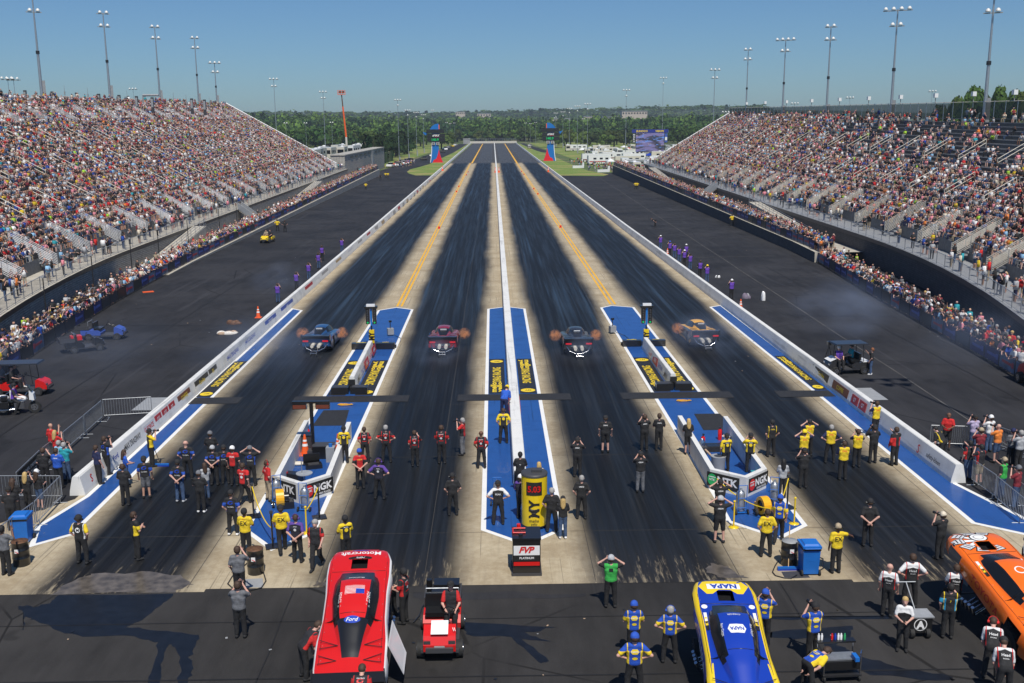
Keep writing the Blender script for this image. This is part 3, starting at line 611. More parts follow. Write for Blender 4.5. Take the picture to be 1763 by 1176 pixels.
sheet('grass_verge_right', [(19.9, 318), (33.2, 312), (36, 322), (32, 350), (30.5, 420), (30, 520), (26, 640), (22.5, 880), (20, 880)], .008, 'grass')
sheet('infield_grass_left', [(-110, 395), (-41, 395), (-40, 450), (-35, 700), (-30, 940), (-160, 940)], -.02, 'grass'); sheet('infield_grass_right', [(38, 340), (140, 340), (170, 940), (30, 940)], -.02, 'grass')
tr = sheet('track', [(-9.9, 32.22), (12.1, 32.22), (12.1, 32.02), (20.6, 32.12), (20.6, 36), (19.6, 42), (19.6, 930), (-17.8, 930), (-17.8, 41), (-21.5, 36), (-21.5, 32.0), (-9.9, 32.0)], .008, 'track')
# concrete pad joints: real thin sealant strips
for y in (34.6, 43.2, 51.8, 60.4, 69, 77.6, 86.2): pass
for x in (-10.55, -2.55, 3.35, 8.35, -6.2, 12.55, 18.0): sheet('joint_strip', [(x-.012, 32.3), (x+.012, 32.3), (x+.012, 330), (x-.012, 330)], .0105, 'joint', tr)
for y in (36.8, 46, 55.2, 64.4, 73.6, 82.8, 96, 112): sheet('joint_strip', [(-17.6, y-.012), (19.4, y-.012), (19.4, y+.012), (-17.6, y+.012)], .0115, 'joint', tr)
def island(name, pts, wdt=.2):
    """blue painted zone with a white border sheet beneath"""
    base = MB().poly(pts, .014).build(name, 'white', kind='structure')
    c = Vector((sum(p[0] for p in pts)/len(pts), sum(p[1] for p in pts)/len(pts))); n = len(pts); ins = []
    for i in range(n):
        a, b, d = Vector(pts[i-1]), Vector(pts[i]), Vector(pts[(i+1) % n]); e1, e2 = (b-a).normalized(), (d-b).normalized(); n1, n2 = Vector((-e1.y, e1.x)), Vector((-e2.y, e2.x)); m = (n1+n2); m /= max(.2, m.dot(n1)); ins.append(b+m*wdt)
    MB().poly([tuple(v) for v in ins], .018).build('blue_paint', 'blue', base); return base
island('painted_island_left', [(-10.05, 56), (-9.95, 46), (-9.85, 37.3), (-8.35, 35.3), (-7.0, 36.9), (-6.95, 56), (-6.94, 85.6), (-8.5, 86.8), (-9.95, 85.4)][::1])
island('painted_island_centre', [(-.64, 37), (1.08, 35.4), (2.62, 37), (2.6, 85.4), (1, 86.6), (-.66, 85.5)])
island('painted_island_right', [(9.06, 40), (9.0, 37.5), (10.6, 35.7), (12.04, 37.0), (11.98, 56), (11.9, 85.6), (10.0, 86.6), (8.96, 85.5)])
island('painted_verge_left', [(-17.5, 41.3), (-18.15, 38), (-17.5, 35.95), (-16.3, 37.1), (-16.35, 56), (-16.35, 85.7), (-17.5, 86.8)]); island('painted_verge_right', [(18.44, 37.0), (19.9, 35.8), (21.4, 35.2), (20.9, 37.2), (19.9, 41.4), (19.5, 86.2), (18.25, 85.3), (18.45, 56)])
# start line strips, stencilled panels
for a, b in ((-17.4, -14.6), (-11.6, -5.0), (-2.2, 4.3), (7.2, 13.6), (16.2, 19.4)): sheet('start_line_mat', [(a, 55.9), (b, 55.9), (b, 57.3), (a, 57.3)], .0245, 'blackpad', tr)
def stencil(x0, x1, y0, y1, flip):
    o = MB().poly([(x0, y0), (x1, y0), (x1, y1), (x0, y1)], .022).build('sponsor_panel', 'black', tr, label='black sponsor panel with yellow lettering painted ahead of the start line')
    w_ = x1-x0; c = (x0+x1)/2; r, u = ((0, -1, 0), (1, 0, 0)) if flip else ((0, 1, 0), (-1, 0, 0)); L = y1-y0; e = 1 if flip else -1
    text('mello', w_*.38, 'txt_y', (c+w_*.2*e, y1-L*.17 if flip else y0+L*.17, .027), r, u, o, fit=L*.26, bold=.05); text('yello', w_*.38, 'txt_y', (c-w_*.2*e, y1-L*.17 if flip else y0+L*.17, .027), r, u, o, fit=L*.26, bold=.05)
    text('DRAG RACING', w_*.55, 'txt_y', (c, (y0+y1)/2-(.02*L)*e, .027), r, u, o, fit=L*.42, bold=.03)
    yy = y0+L*.08 if flip else y1-L*.08
    MB().poly([(c+a*1.0, yy+b) for a, b in ell(w_*.44, L*.045, 16)], .0255).build('emblem', 'txt_y', o); text('MY', w_*.2, 'txt_k', (c, yy, .029), (-1 if flip else -1, 0, 0), (0, -1, 0), o, maxw=w_*.5, bold=.03)
for a in ((-17.4, -16.55, 57.4, 66.6, 1), (-9.8, -8.75, 57.4, 66.4, 0), (-8.2, -7.15, 57.4, 66.4, 1), (-.42, .55, 57.4, 66.4, 0), (1.4, 2.38, 57.4, 66.4, 1), (9.2, 10.2, 57.4, 66.4, 0), (10.75, 11.75, 57.4, 66.4, 1), (18.7, 19.4, 57.4, 66.4, 1)): stencil(*a)
for x, s in ((-8.48, 1), (-8.1, 1), (10.04, 1), (10.45, 1)):
    x1 = x+(-1.2 if x < 0 else -.6); MB().poly([(x-.095, 87.2), (x+.095, 87.2), (x1+.12, 427), (x1-.12, 427)], .012).build('yellow_line', 'yellow', tr); 
for x in (-8.9, 9.7): MB().poly([(x-.35, 427), (x+.35, 427), (x+.35, 880), (x-.35, 880)], .012).build('yellow_line', 'yellow', tr)
for x0, y0 in ((-10.1, 51.3), (10.05, 49.7)):
    MB().poly([(x0+.5, y0), (x0+2.2, y0), (x0+2.0, y0+3), (x0+.6, y0+3)], .024).build('rubber_mat', 'blackpad', tr)
# concrete gutter plates beside the outer walls and cable covers
for x, y in ((-19.3, 56), (21.2, 56.3)): sheet('steel_cover_plate', [(x-.9, y-1.2), (x+.9, y-1.2), (x+.9, y+1.5), (x-.9, y+1.5)], .006, 'greyp', tr)
# thin pale seams and paint traces on the side aprons
M['seam'] = mat('faded_seam', (.075, .072, .07), .9, var=.4, scale=.6); M['crack'] = mat('sealed_crack', (.008, .008, .009), .7)
for x0, y0, x1, y1, w_, m_ in ((24.5, 40, 31.0, 300, .05, 'seam'), (29.4, 48, 29.6, 110, .04, 'crack'), (22, 118, 33, 119, .07, 'seam'), (21, 165, 34, 167, .08, 'seam'), (21, 236, 36, 238, .1, 'seam'), (-25, 20, -27.5, 320, .04, 'crack'), (-33, 140, -19, 141, .07, 'seam'), (-34, 215, -20, 216, .1, 'crack'), (-32, 80, -19, 79, .03, 'crack'), (24, 81, 33, 80, .03, 'crack'), (-40, 26.5, 40, 26.2, .03, 'crack'), (-40, 29.7, 40, 29.9, .02, 'crack'), (-6.6, 10, -6.9, 32, .02, 'crack'), (9.4, 10, 9.6, 32, .02, 'crack')):
    d_ = Vector((x1-x0, y1-y0)).normalized(); n_ = Vector((-d_.y, d_.x))*w_; pts_ = []
    N_ = 24; r_s = random.Random(int(x0*7+y0)); ctr = [Vector((x0+(x1-x0)*i/N_, y0+(y1-y0)*i/N_))+n_*r_s.uniform(-1.2, 1.2) for i in range(N_+1)]
    MB().add([(*(c+n_), .0135) for c in ctr]+[(*(c-n_), .0135) for c in ctr], [(i, N_+1+i, N_+2+i, i+1) for i in range(N_)]).build('apron_seam', m_, kind='structure')
# ------------------------------------------------------------------ wet stains on the staging apron
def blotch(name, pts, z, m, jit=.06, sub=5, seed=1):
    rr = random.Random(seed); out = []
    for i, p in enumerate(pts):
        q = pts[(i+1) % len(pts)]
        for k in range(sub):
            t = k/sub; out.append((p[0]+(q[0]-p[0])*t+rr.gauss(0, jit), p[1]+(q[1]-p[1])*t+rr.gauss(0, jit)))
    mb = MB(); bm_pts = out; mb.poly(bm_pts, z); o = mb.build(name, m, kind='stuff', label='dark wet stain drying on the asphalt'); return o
def sp(l): return gpoly(l)
for i in range(46):      # scraps of litter and rubber crumbs
    px, py = random.choice([(random.uniform(200, 520), random.uniform(440, 640)), (random.uniform(1250, 1700), random.uniform(420, 650)), (random.uniform(100, 1700), random.uniform(1040, 1170))]); c = P(px, py)
    MB().box((0, 0, .012), (random.uniform(.04, .12), random.uniform(.03, .1), .01)).build('litter', random.choice(['whitep', 'greyp', 'ltan', 'blk']), loc=(c.x, c.y, .006), rz=random.uniform(0, 3), label='small scrap of litter on the dark asphalt', cat='litter', group='scraps of litter on the aprons')
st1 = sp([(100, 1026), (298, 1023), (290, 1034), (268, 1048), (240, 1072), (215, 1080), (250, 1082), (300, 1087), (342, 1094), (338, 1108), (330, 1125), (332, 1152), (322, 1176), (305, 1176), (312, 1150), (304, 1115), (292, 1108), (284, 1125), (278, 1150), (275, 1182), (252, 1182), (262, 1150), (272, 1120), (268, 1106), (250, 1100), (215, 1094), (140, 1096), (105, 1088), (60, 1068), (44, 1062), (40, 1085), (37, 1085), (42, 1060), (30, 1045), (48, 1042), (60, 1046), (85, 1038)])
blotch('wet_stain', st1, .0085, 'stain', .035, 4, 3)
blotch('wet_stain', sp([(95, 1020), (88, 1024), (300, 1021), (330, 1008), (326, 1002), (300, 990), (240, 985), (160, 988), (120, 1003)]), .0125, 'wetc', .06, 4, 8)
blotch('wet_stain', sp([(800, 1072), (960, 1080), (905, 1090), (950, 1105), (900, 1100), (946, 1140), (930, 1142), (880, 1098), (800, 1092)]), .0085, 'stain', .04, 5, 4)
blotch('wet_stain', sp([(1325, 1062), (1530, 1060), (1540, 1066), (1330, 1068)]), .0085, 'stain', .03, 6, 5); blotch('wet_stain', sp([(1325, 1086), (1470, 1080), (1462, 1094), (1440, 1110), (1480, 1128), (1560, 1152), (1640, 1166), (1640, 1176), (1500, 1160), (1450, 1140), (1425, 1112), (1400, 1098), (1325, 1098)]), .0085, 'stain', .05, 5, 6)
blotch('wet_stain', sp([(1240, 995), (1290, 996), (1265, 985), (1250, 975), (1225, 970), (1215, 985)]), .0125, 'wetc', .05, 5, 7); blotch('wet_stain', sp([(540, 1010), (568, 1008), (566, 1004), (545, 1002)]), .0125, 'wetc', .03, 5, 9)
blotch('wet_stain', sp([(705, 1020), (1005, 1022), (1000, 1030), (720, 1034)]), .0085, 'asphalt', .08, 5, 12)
# ------------------------------------------------------------------ track walls
def jersey(name, pts, wb, wt, h, mats='barrier', seg=6., label='', cat='barrier', both=True):
    e = empty(name, (0, 0, 0), label=label, cat=cat)
    for (a, b) in zip(pts[:-1], pts[1:]):
        a, b = Vector((*a, 0)), Vector((*b, 0)); L = (b-a).length; n = max(1, round(L/seg)); d = (b-a).normalized(); nr = Vector((-d.y, d.x, 0))
        for i in range(n):
            p0 = a+d*(L*i/n+.012); p1 = a+d*(L*(i+1)/n-.012); prof = [(-wb/2, .01), (wb/2, .01), (wb/2*.93, h*.25), (wt/2, h-.03), (wt/2-.03, h), (-wt/2+.03, h), (-wt/2, h-.03), (-wb/2*.93, h*.25)]
            vs = [p+nr*x+Vector((0, 0, z)) for p in (p0, p1) for x, z in prof]; k = len(prof)
            MB().add(vs, [tuple(range(k)), tuple(range(2*k-1, k-1, -1))]+[((j+1) % k, j, k+j, k+(j+1) % k) for j in range(k)]).build('wall_segment', mats, e)
    return e
WL = jersey('track_wall', [(-17.85, 41.4), (-17.85, 75), (-17.85, 150), (-18.3, 330), (-19.3, 900)], .66, .32, .86, seg=6, label='long white concrete wall along the left edge of the drag strip')
WR = jersey('track_wall', [(19.95, 41.5), (19.7, 86), (19.4, 150), (19.3, 330), (19.3, 900)], .66, .32, .86, seg=6, label='long white concrete wall along the right edge of the drag strip')
WC = jersey('track_wall', [(1.0, 41.9), (1.0, 56), (.98, 86), (1.0, 400), (.95, 893)], .60, .54, .72, seg=8, label='narrow white concrete wall dividing the middle lanes of the strip')
MB().box((1.0, 41.82, .36), (.5, .1, .68)).build('end_pad', 'black', WC)
for k in range(5): MB().box((1.30, 52.3+k*.62, .4), (.015, .5, .22)).build('reflector', 'red', WC); MB().box((.70, 52.3+k*.62, .4), (.015, .5, .22)).build('reflector', 'red', WC)
def sign(wall, side, y0, y1, bgm, txt=None, tm='txt_w', h=.48, z=.46, x=None, bold=.02, shear=0, tw=None, logo=None):
    """printed panel on the track face of an outer wall; side +1 = faces +X"""
    x = (x if x is not None else (-17.60 if side > 0 else 19.56)); r = (0, -side, 0) if False else (0, side, 0) if side > 0 else (0, -1, 0)
    tl = .20; up = Vector((-tl*side, 0, 1)).normalized(); xc = x
    c = Vector((xc, (y0+y1)/2, z)); R = Vector(r); L = abs(y1-y0); o = None
    if bgm:
        vs = [c+R*a*L/2+up*b*h/2 for a, b in ((-1, -1), (1, -1), (1, 1), (-1, 1))]; nrm = R.cross(up); vs2 = [v-nrm*.02 for v in vs]
        o = MB().add(vs+vs2, [(0, 1, 2, 3), (7, 6, 5, 4), (0, 4, 5, 1), (1, 5, 6, 2), (2, 6, 7, 3), (3, 7, 4, 0)]).build('sign_panel', bgm, wall)
    if txt: text(txt, h*.5 if bgm else h*.6, tm, c, R, up, o or wall, maxw=L*.86, off=.008, bold=bold, shear=shear, name='lettering')
    return o
M['sred'] = mat('sign_red', (.45, .02, .03), .4); M['sblk'] = mat('sign_black', (.02, .02, .02), .4); M['slgt'] = mat('sign_pale', (.62, .62, .64), .4); M['sbrn'] = mat('sign_brown', (.16, .04, .02), .4); M['sblu'] = mat('sign_blue', (.05, .10, .4), .4); M['sgrey'] = mat('sign_grey', (.36, .35, .34), .45); M['stan'] = mat('sign_tan', (.42, .30, .16), .45)
# left wall, reading as seen from the strip; text runs with the wall
def S2(wall, side, items, x=None):
    for y0, y1, bgm, t, tm, *r in items: sign(wall, side, y0, y1, bgm, t, tm, x=x, **(r[0] if r else {}))
S2(WL, 1, [(41.8, 43.0, None, 'S', 'txt_r', dict(h=.6)), (44.6, 46.0, None, 'Ford', 'txt_b', dict(h=.4)), (46.2, 48.9, None, 'zMAX DRAGWAY', 'txt_k', dict(h=.5)), (49.2, 50.8, 'slgt', 'G-FORCE', 'txt_r', {}), (51.0, 52.0, 'sred', 'QT', 'txt_w', dict(h=.5)), (52.15, 53.15, 'sred', 'QT', 'txt_w', dict(h=.5)), (53.3, 54.3, 'sred', 'QT', 'txt_w', dict(h=.5)), (54.9, 57.2, 'sbrn', 'COFFEE', 'txt_y', dict(h=.5)), (58.2, 61.0, 'sblk', 'Carolina', 'txt_y', dict(h=.5)), (61.2, 63.0, 'sblk', 'FS1', 'txt_y', dict(h=.5)), (65, 69, None, 'zMAX DRAGWAY', 'txt_b', {}), (70, 74, None, 'zMAX DRAGWAY', 'txt_b', {}), (77, 81, 'sblu', 'DRAGWAY', 'txt_w', {}), (83, 88, 'sblu', 'zMAX', 'txt_w', {})])
for k in range(24): sign(WL, 1, 94+k*9.5, 98+k*9.5, ('sred', 'sgrey', 'stan', 'slgt', 'sgrey')[k % 5], None)
for k in range(20): sign(WR, -1, 92+k*11, 97+k*11, ('slgt', 'stan', 'sgrey')[k % 3], 'CHEVROLET' if k == 0 else None, 'txt_r')
S2(WR, -1, [(44.6, 45.3, None, 'S', 'txt_r', dict(h=.7)), (42.3, 44.4, None, 'safety-kleen', 'txt_k', {}), (49.6, 51.4, None, 'G-FORCE', 'txt_b', {}), (51.8, 52.8, 'sred', 'QT', 'txt_w', {}), (53, 54, 'sred', 'QT', 'txt_w', {}), (54.6, 57.2, 'sbrn', 'COFFEE', 'txt_y', {}), (58, 60.6, 'sblk', 'Carolina', 'txt_y', {}), (60.9, 62.4, 'sblk', 'FS1', 'txt_y', {}), (65, 69.5, None, 'zMAX DRAGWAY', 'txt_b', {}), (77, 80, 'sblu', 'NHRA', 'txt_w', {}), (82, 87, None, 'DRAGWAY', 'txt_b', {})], 19.60)
# orange track markers on the yellow lines and gates at the finish
def cone(loc, h=.7, label='', group='small orange markers on the yellow lines'):
    e = empty('traffic_cone', loc, label=label, cat='cone', group=group); MB().box((0, 0, .025), (h*.55, h*.55, .04)).build('base', 'conecol', e)
    MB().lathe([(h*.2, .045), (h*.045, h)], 12).build('cone_body', 'conecol', e)
    for a in (.45, .68): r = h*(.2-.155*(a*h-.045)/(h-.045)); MB().lathe([(r*1.06, h*a), (r*1.06-h*.03, h*a+h*.13)], 12).build('reflective_band', 'txt_w', e)
    return e
def blockmark(loc, label):
    e = empty('foam_marker', loc, label=label, cat='marker', group='small red blocks on the yellow lines'); MB().box((0, 0, .17), (.34, .34, .34), taper=.9).build('block', 'red', e); MB().box((0, 0, .35), (.28, .28, .02)).build('top_face', 'conecol', e)
for i, (x, y) in enumerate(((756, 394), (786, 331), (790, 322), (803, 302), (806, 297), (965, 392), (926, 335), (919, 326), (902, 301), (898, 296))): blockmark(P(x, y), 'red foam block on the %s yellow line, number %d counting away from the camera' % ('left' if x < 850 else 'right', i % 5+1))
# ------------------------------------------------------------------ grandstands
def xwL(Y): return -40.3+max(0., 115-Y)**2*.0025
def zwL(Y): return 2.0+min(max((Y-90)/190, 0), 1)*1.8
def xwR(Y): return 41.3-max(0., 113-Y)**2*.0028
def zwR(Y): return 2.5+max(0, Y-70)*.0105
def ztL(Y): return min(max((Y-108)/217, 0), 1)*1.9
def ztR(Y): return 0 if Y < 113 else 1.1+(Y-113)/217*1.5
def ysamp(a, b, st=6.): n = max(1, int((b-a)/st)); return [a+(b-a)*i/n for i in range(n+1)]
def strip(mb, Ys, f0, f1, mi=0):
    vs = [f(y) for y in Ys for f in (f0, f1)]; mb.add(vs, [(2*i, 2*i+1, 2*i+3, 2*i+2) for i in range(len(Ys)-1)], mi)
M['tread'] = mat('stand_tread', (.14, .145, .15), .7, var=.2); M['alu2'] = mat('bench_plank', (.24, .25, .265), .55, metal=.2, var=.15)
def stand(side, label):
    xw, zw, zt = (xwL, zwL, ztL) if side < 0 else (xwR, zwR, ztR); Y0, Y1 = (56, 286) if side < 0 else (52, 282); K, rise = (36, .44) if side < 0 else (24, .47); run = .8
    e = empty('grandstand', (0, 0, 0), label=label, cat='grandstand'); s = side; Ys = ysamp(Y0, Y1)
    row = lambda k, y: (xw(y)+s*(3.6+k*run), zw(y)+1.25+k*rise)
    for k in range(K):
        mb = MB(); x = lambda y, d: row(k, y)[0]+s*d; z = lambda y: row(k, y)[1]
        strip(mb, Ys, lambda y: (x(y, 0), y, z(y)-rise if k else zw(y)), lambda y: (x(y, 0), y, z(y)))
        strip(mb, Ys, lambda y: (x(y, 0), y, z(y)), lambda y: (x(y, run), y, z(y)))
        for a, b in (((.30, .40), (.30, .44)), ((.30, .44), (.58, .44)), ((.58, .44), (.58, .40))): strip(mb, Ys, lambda y: (x(y, a[0]), y, z(y)+a[1]), lambda y: (x(y, b[0]), y, z(y)+b[1]), 1)
        mb.build('bench_row', ['tread', 'alu2'], e)
    mb = MB(); strip(mb, Ys, lambda y: (xw(y), y, zw(y)), lambda y: (xw(y)+s*3.6, y, zw(y))); strip(mb, Ys, lambda y: (xw(y)-s*.15, y, zw(y)+.02), lambda y: (xw(y)+s*.25, y, zw(y)+.02)); mb.build('walkway', 'greyp' if s > 0 else 'conc', e)
    mb = MB(); strip(mb, Ys, lambda y: (xw(y)-s*.16, y, zw(y)+.02), lambda y: (xw(y)-s*.16, y, zw(y)-.38)); strip(mb, Ys, lambda y: (xw(y)-s*.16, y, zw(y)-.38), lambda y: (xw(y), y, zw(y)-.38)); mb.build('walkway_edge', 'dgrey' if s > 0 else 'blackm', e)
    mb = MB(); strip(mb, Ys, lambda y: (xw(y), y, -.05), lambda y: (xw(y), y, zw(y)-.38)); mb.build('concourse_wall', 'block_d' if s > 0 else 'block', e)
    for c in range(1, 10):     # projecting block courses on the near part
        if s < 0: mb = MB(); yy = ysamp(66, 150, 4); zz = c*.2; strip(mb, yy, lambda y: (xw(y)+.02, y, zz-.17), lambda y: (xw(y)+.035, y, zz-.02)); strip(mb, yy, lambda y: (xw(y)+.035, y, zz-.02), lambda y: (xw(y)-.01, y, zz)); mb.build('block_course', 'block', e)
    # end wall and back
    mb = MB(); pr = [(xw(Y1)+s*3.6, zw(Y1))]+[(row(k, Y1)[0]+s*d, row(k, Y1)[1]) for k in range(K) for d in (0, run)]; xb = pr[-1][0]
    mb.add([(x, Y1, z) for x, z in pr]+[(xb, Y1, -.05), (xw(Y1), Y1, -.05), (xw(Y1), Y1, zw(Y1))], [tuple(range(len(pr)+3))]); strip(mb, Ys, lambda y: (xb if False else row(K-1, y)[0]+s*run, y, row(K-1, y)[1]), lambda y: (row(K-1, y)[0]+s*run, y, -.05)); mb.build('back_wall', 'greyp', e)
    mb = MB(); a = Vector((xw(Y1)+s*3.0, Y1+.1, zw(Y1)+1.5)); b = Vector((xb, Y1+.1, row(K-1, Y1)[1]+1.25))
    for q in (0, .5, 1.0): mb.tube(a-Vector((0, 0, q)), b-Vector((0, 0, q)), .05, .05, 5)
    mb.add([a+Vector((0, .1, .05)), b+Vector((0, .1, .05)), b+Vector((0, .1, -1.1)), a+Vector((0, .1, -1.1))], [(0, 1, 2, 3)])
    mb.tube(a+Vector((0, -.1, .1)), b+Vector((0, -.1, .1)), .16, .16, 6); mb.build('end_railing', 'whitep', e)
    # front rail panels
    L = 2.4; mb = MB(); mb.tube((0, 0, 1.08), (0, L, 1.08), .028, n=6); mb.tube((0, 0, .12), (0, L, .12), .02, n=5); mb.tube((0, 0, 0), (0, 0, 1.15), .035, n=6)
    for i in range(1, 12): mb.tube((0, L*i/12, .12), (0, L*i/12, 1.08), .009, n=3, cap=False)
    rp = mb.mesh('railing_panel', 'steel'); y = Y0+8
    while y < Y1-2:
        dx = xw(y+L)-xw(y); o = link('railing_panel', rp, e, (xw(y)+s*.1, y, zw(y)+.02)); o.rotation_euler = (math.atan2(zw(y+L)-zw(y), L), 0, math.atan2(-dx, L)); y += L
    # slatted stair railings at the foot of each aisle and handrails higher up
    def slat(nk):
        mb = MB(); r = nk*run; zz = nk*rise
        for q in range(7): h = .1+q*.16; mb.tube((0, 0, h), (s*r, 0, h+zz), .026, n=4, mi=0)
        for t in (0, .33, .66, 1): mb.tube((s*r*t, 0, zz*t-.2), (s*r*t, 0, zz*t+1.2), .035, n=5, mi=1)
        return mb.mesh('stair_railing', ['whitep' if s < 0 else 'cream', 'steel'])
    sl = slat(5); st = MB(); nn = 5
    for i in range(9): st.box((s*(.3+i*.42), 0, .08+i*.24), (.42, .9, .16))
    stm = st.mesh('stairs', 'greyp')
    hb = MB()
    for q in (.55, 1.0): hb.tube((0, 0, q), (s*4*run, 0, q+4*rise), .045, n=5)
    for t in (0, 1): hb.tube((s*4*run*t, 0, 4*rise*t), (s*4*run*t, 0, 4*rise*t+1.0), .035, n=5)
    hbm = hb.mesh('handrail', 'cream'); ai = []
    y = Y0+12
    while y < Y1-3:
        ai.append(y); zz = zw(y)
        for d in (-.5, .5): link('stair_railing', sl, e, (xw(y)+s*2.2, y+d, zz+.45))
        link('stairs', stm, e, (xw(y)+s*2.0, y, zz))
        for dd in (-.7, .7):
            xk_, zk_ = row(K-9, y)
            if s < 0 and xk_/y > -.56: link('stair_railing', sl, e, (xk_, y+dd, zk_))
        for k in range(6, K-9 if s < 0 else K-4, 7):
            x_, z_ = row(k, y)
            if (s < 0 and x_/y > -.56) or (s > 0 and x_/y < .56): link('handrail', hbm, e, (x_, y, z_))
        y += 9.7
    # spectators
    pts = []
    for k in range(K):
        y = Y0+rng.uniform(2, 3)
        while y < Y1-.5:
            x_, z_ = row(k, y); vis = abs(x_)/y < .57; ais = min(abs(y-a) for a in ai); y_ = y; y += rng.uniform(.47, .60)
            if not vis or ais < (.5 if k > 4 else .62): continue
            cl = .5+.5*math.sin(y*.33+k*.9)*math.sin(y*.13-k*.41+2); occ = (.965 if cl < .8 else .86) if s < 0 else .92-.20*(cl > .72)-(.62 if cl > .35 else .25)*min(1, max(0, (k-9)/9))*min(1, max(.2, (235-y)/90))
            if rng.random() > occ: continue
            if s > 0 and k > 8 and y_ < 200 and rng.random() < .5*min(1, (k-8)/4)*min(1, (215-y_)/60): continue
            pts.append((x_+s*.42+rng.normal(0, .05), y_, z_-.02, s*math.pi/2+.30*s))
    # yaw: facing the strip and a little towards the cars
    pts = np.array(pts); 
    o = link('seated_crowd', crowd_mesh('seated_crowd', pts, [0, 1, 2, 3], [.5, .24, .2, .06])); tag(o, 'dense crowd in many coloured shirts filling the %s grandstand benches' % ('left' if s < 0 else 'right'), 'crowd', kind='stuff')
    pts = []
    y = max(Y0+10, 66)
    while y < Y1-1:
        pts.append((xw(y)+s*rng.uniform(.5, 3.2), y, zw(y)+.03, s*math.pi/2+rng.normal(0, .5))); y += rng.exponential(1.3)
    y = 100
    xk, zk = row(K-1, 200)
    while y < Y1-1:
        x_, z_ = row(K-1, y)
        if abs(x_)/y < .56: pts.append((x_+s*.6, y, z_+.05, s*math.pi/2+rng.normal(0, .8)))
        y += rng.exponential(1.6 if s < 0 else 3.2)
    o = link('standing_crowd', crowd_mesh('standing_crowd', np.array(pts), [5, 6], [.4, .6])); tag(o, 'scattered spectators standing on the walkway and top step of the %s grandstand' % ('left' if s < 0 else 'right'), 'crowd', kind='stuff')
    return e, row, K
SL, rowL, KL = stand(-1, 'huge packed grandstand rising on the left side of the strip')
SR, rowR, KR = stand(1, 'packed grandstand with some empty upper benches on the right side of the strip')
# screen fence and white speakers along the top of the right stand
M['mesh'] = mat('green_screen_mesh', (.06, .085, .06), .8, alpha=.72); M['mesh'].node_tree.nodes['Principled BSDF'].inputs['Alpha'].default_value = .75
e = SR; pm = MB().tube((0, 0, 0), (0, 0, 2.7), .06, n=5).mesh('screen_post', 'steel'); y = 112
while y < 281:
    x_, z_ = rowR(KR-1, y); L = 3.0
    link('screen_post', pm, e, (x_+1.0, y, z_))
    x2, z2 = rowR(KR-1, y+L); MB().add([(x_+1.05, y+.06, z_+.3), (x2+1.05, y+L-.06, z2+.3), (x2+1.05, y+L-.06, z2+2.5), (x_+1.05, y+.06, z_+2.5)], [(0, 1, 2, 3)]).build('screen_panel', 'mesh', e)
    MB().tube((x_+1.0, y, z_+2.6), (x2+1.0, y+L, z2+2.6), .05, n=5).build('screen_rail', 'cream', e); y += L
hn = MB(); hn.box((0, 0, .75), (.5, .6, .6)); hn.tube((0, 0, -.4), (0, 0, .5), .06, n=5, mi=1); hm = hn.mesh('loudspeaker', ['whitep', 'greyp'])
for i, y in enumerate((118, 128, 139, 151, 164, 178, 193, 210, 228, 246, 264)):
    x_, z_ = rowR(KR-1, y); o = link('loudspeaker', hm, None, (x_+1.0, y, z_+2.9)); tag(o, 'white loudspeaker horn on the screen fence above the right stand, %s from the right' % ('nearest', 'second', 'third', 'fourth', 'fifth', 'sixth', 'seventh', 'eighth', 'ninth', 'tenth', 'eleventh')[i], 'loudspeaker', 'loudspeakers on top of the right grandstand')
# terraces, retaining walls
def fx(side, Y):
    if side < 0: return float(np.interp(Y, [55, 62, 70, 78, 91, 108, 118, 330], [-30.0, -30.9, -31.9, -32.8, -34.0, -34.9, -35.2, -36.4]))
    return float(np.interp(Y, [52, 58, 65, 75, 91, 108, 118, 330], [31.0, 31.5, 32.2, 32.9, 34.1, 35.8, 36.6, 38.2]))
for s, zt, xw, Ya in ((-1, ztL, xwL, 108), (1, ztR, xwR, 113)):
    Ys = ysamp(Ya, 328, 10); kx = lambda y: fx(s, y)-s*.35
    mb = MB(); strip(mb, Ys, lambda y: (kx(y), y, zt(y)+.06), lambda y: (kx(y)+s*.4, y, zt(y)+.06), 0); strip(mb, Ys, lambda y: (kx(y), y, -.05), lambda y: (kx(y), y, zt(y)+.06), 1); mb.add([(kx(Ya), Ya, -.05), (kx(Ya)+s*.4, Ya, -.05), (kx(Ya)+s*.4, Ya, zt(Ya)+.06), (kx(Ya), Ya, zt(Ya)+.06)], [(0, 1, 2, 3)], 0)
    mb.build('retaining_wall', ['conc', 'block' if s < 0 else 'block_d'], label='low %s block retaining wall with pale coping below the %s spectator fence' % (('grey', 'left') if s < 0 else ('dark', 'right')), cat='wall')
    mb = MB(); strip(mb, Ys, lambda y: (kx(y)+s*.41, y, zt(y)), lambda y: (xw(y)-s*.02, y, zt(y)+.02)); mb.build('terrace_'+('left' if s < 0 else 'right'), 'conc', kind='structure')
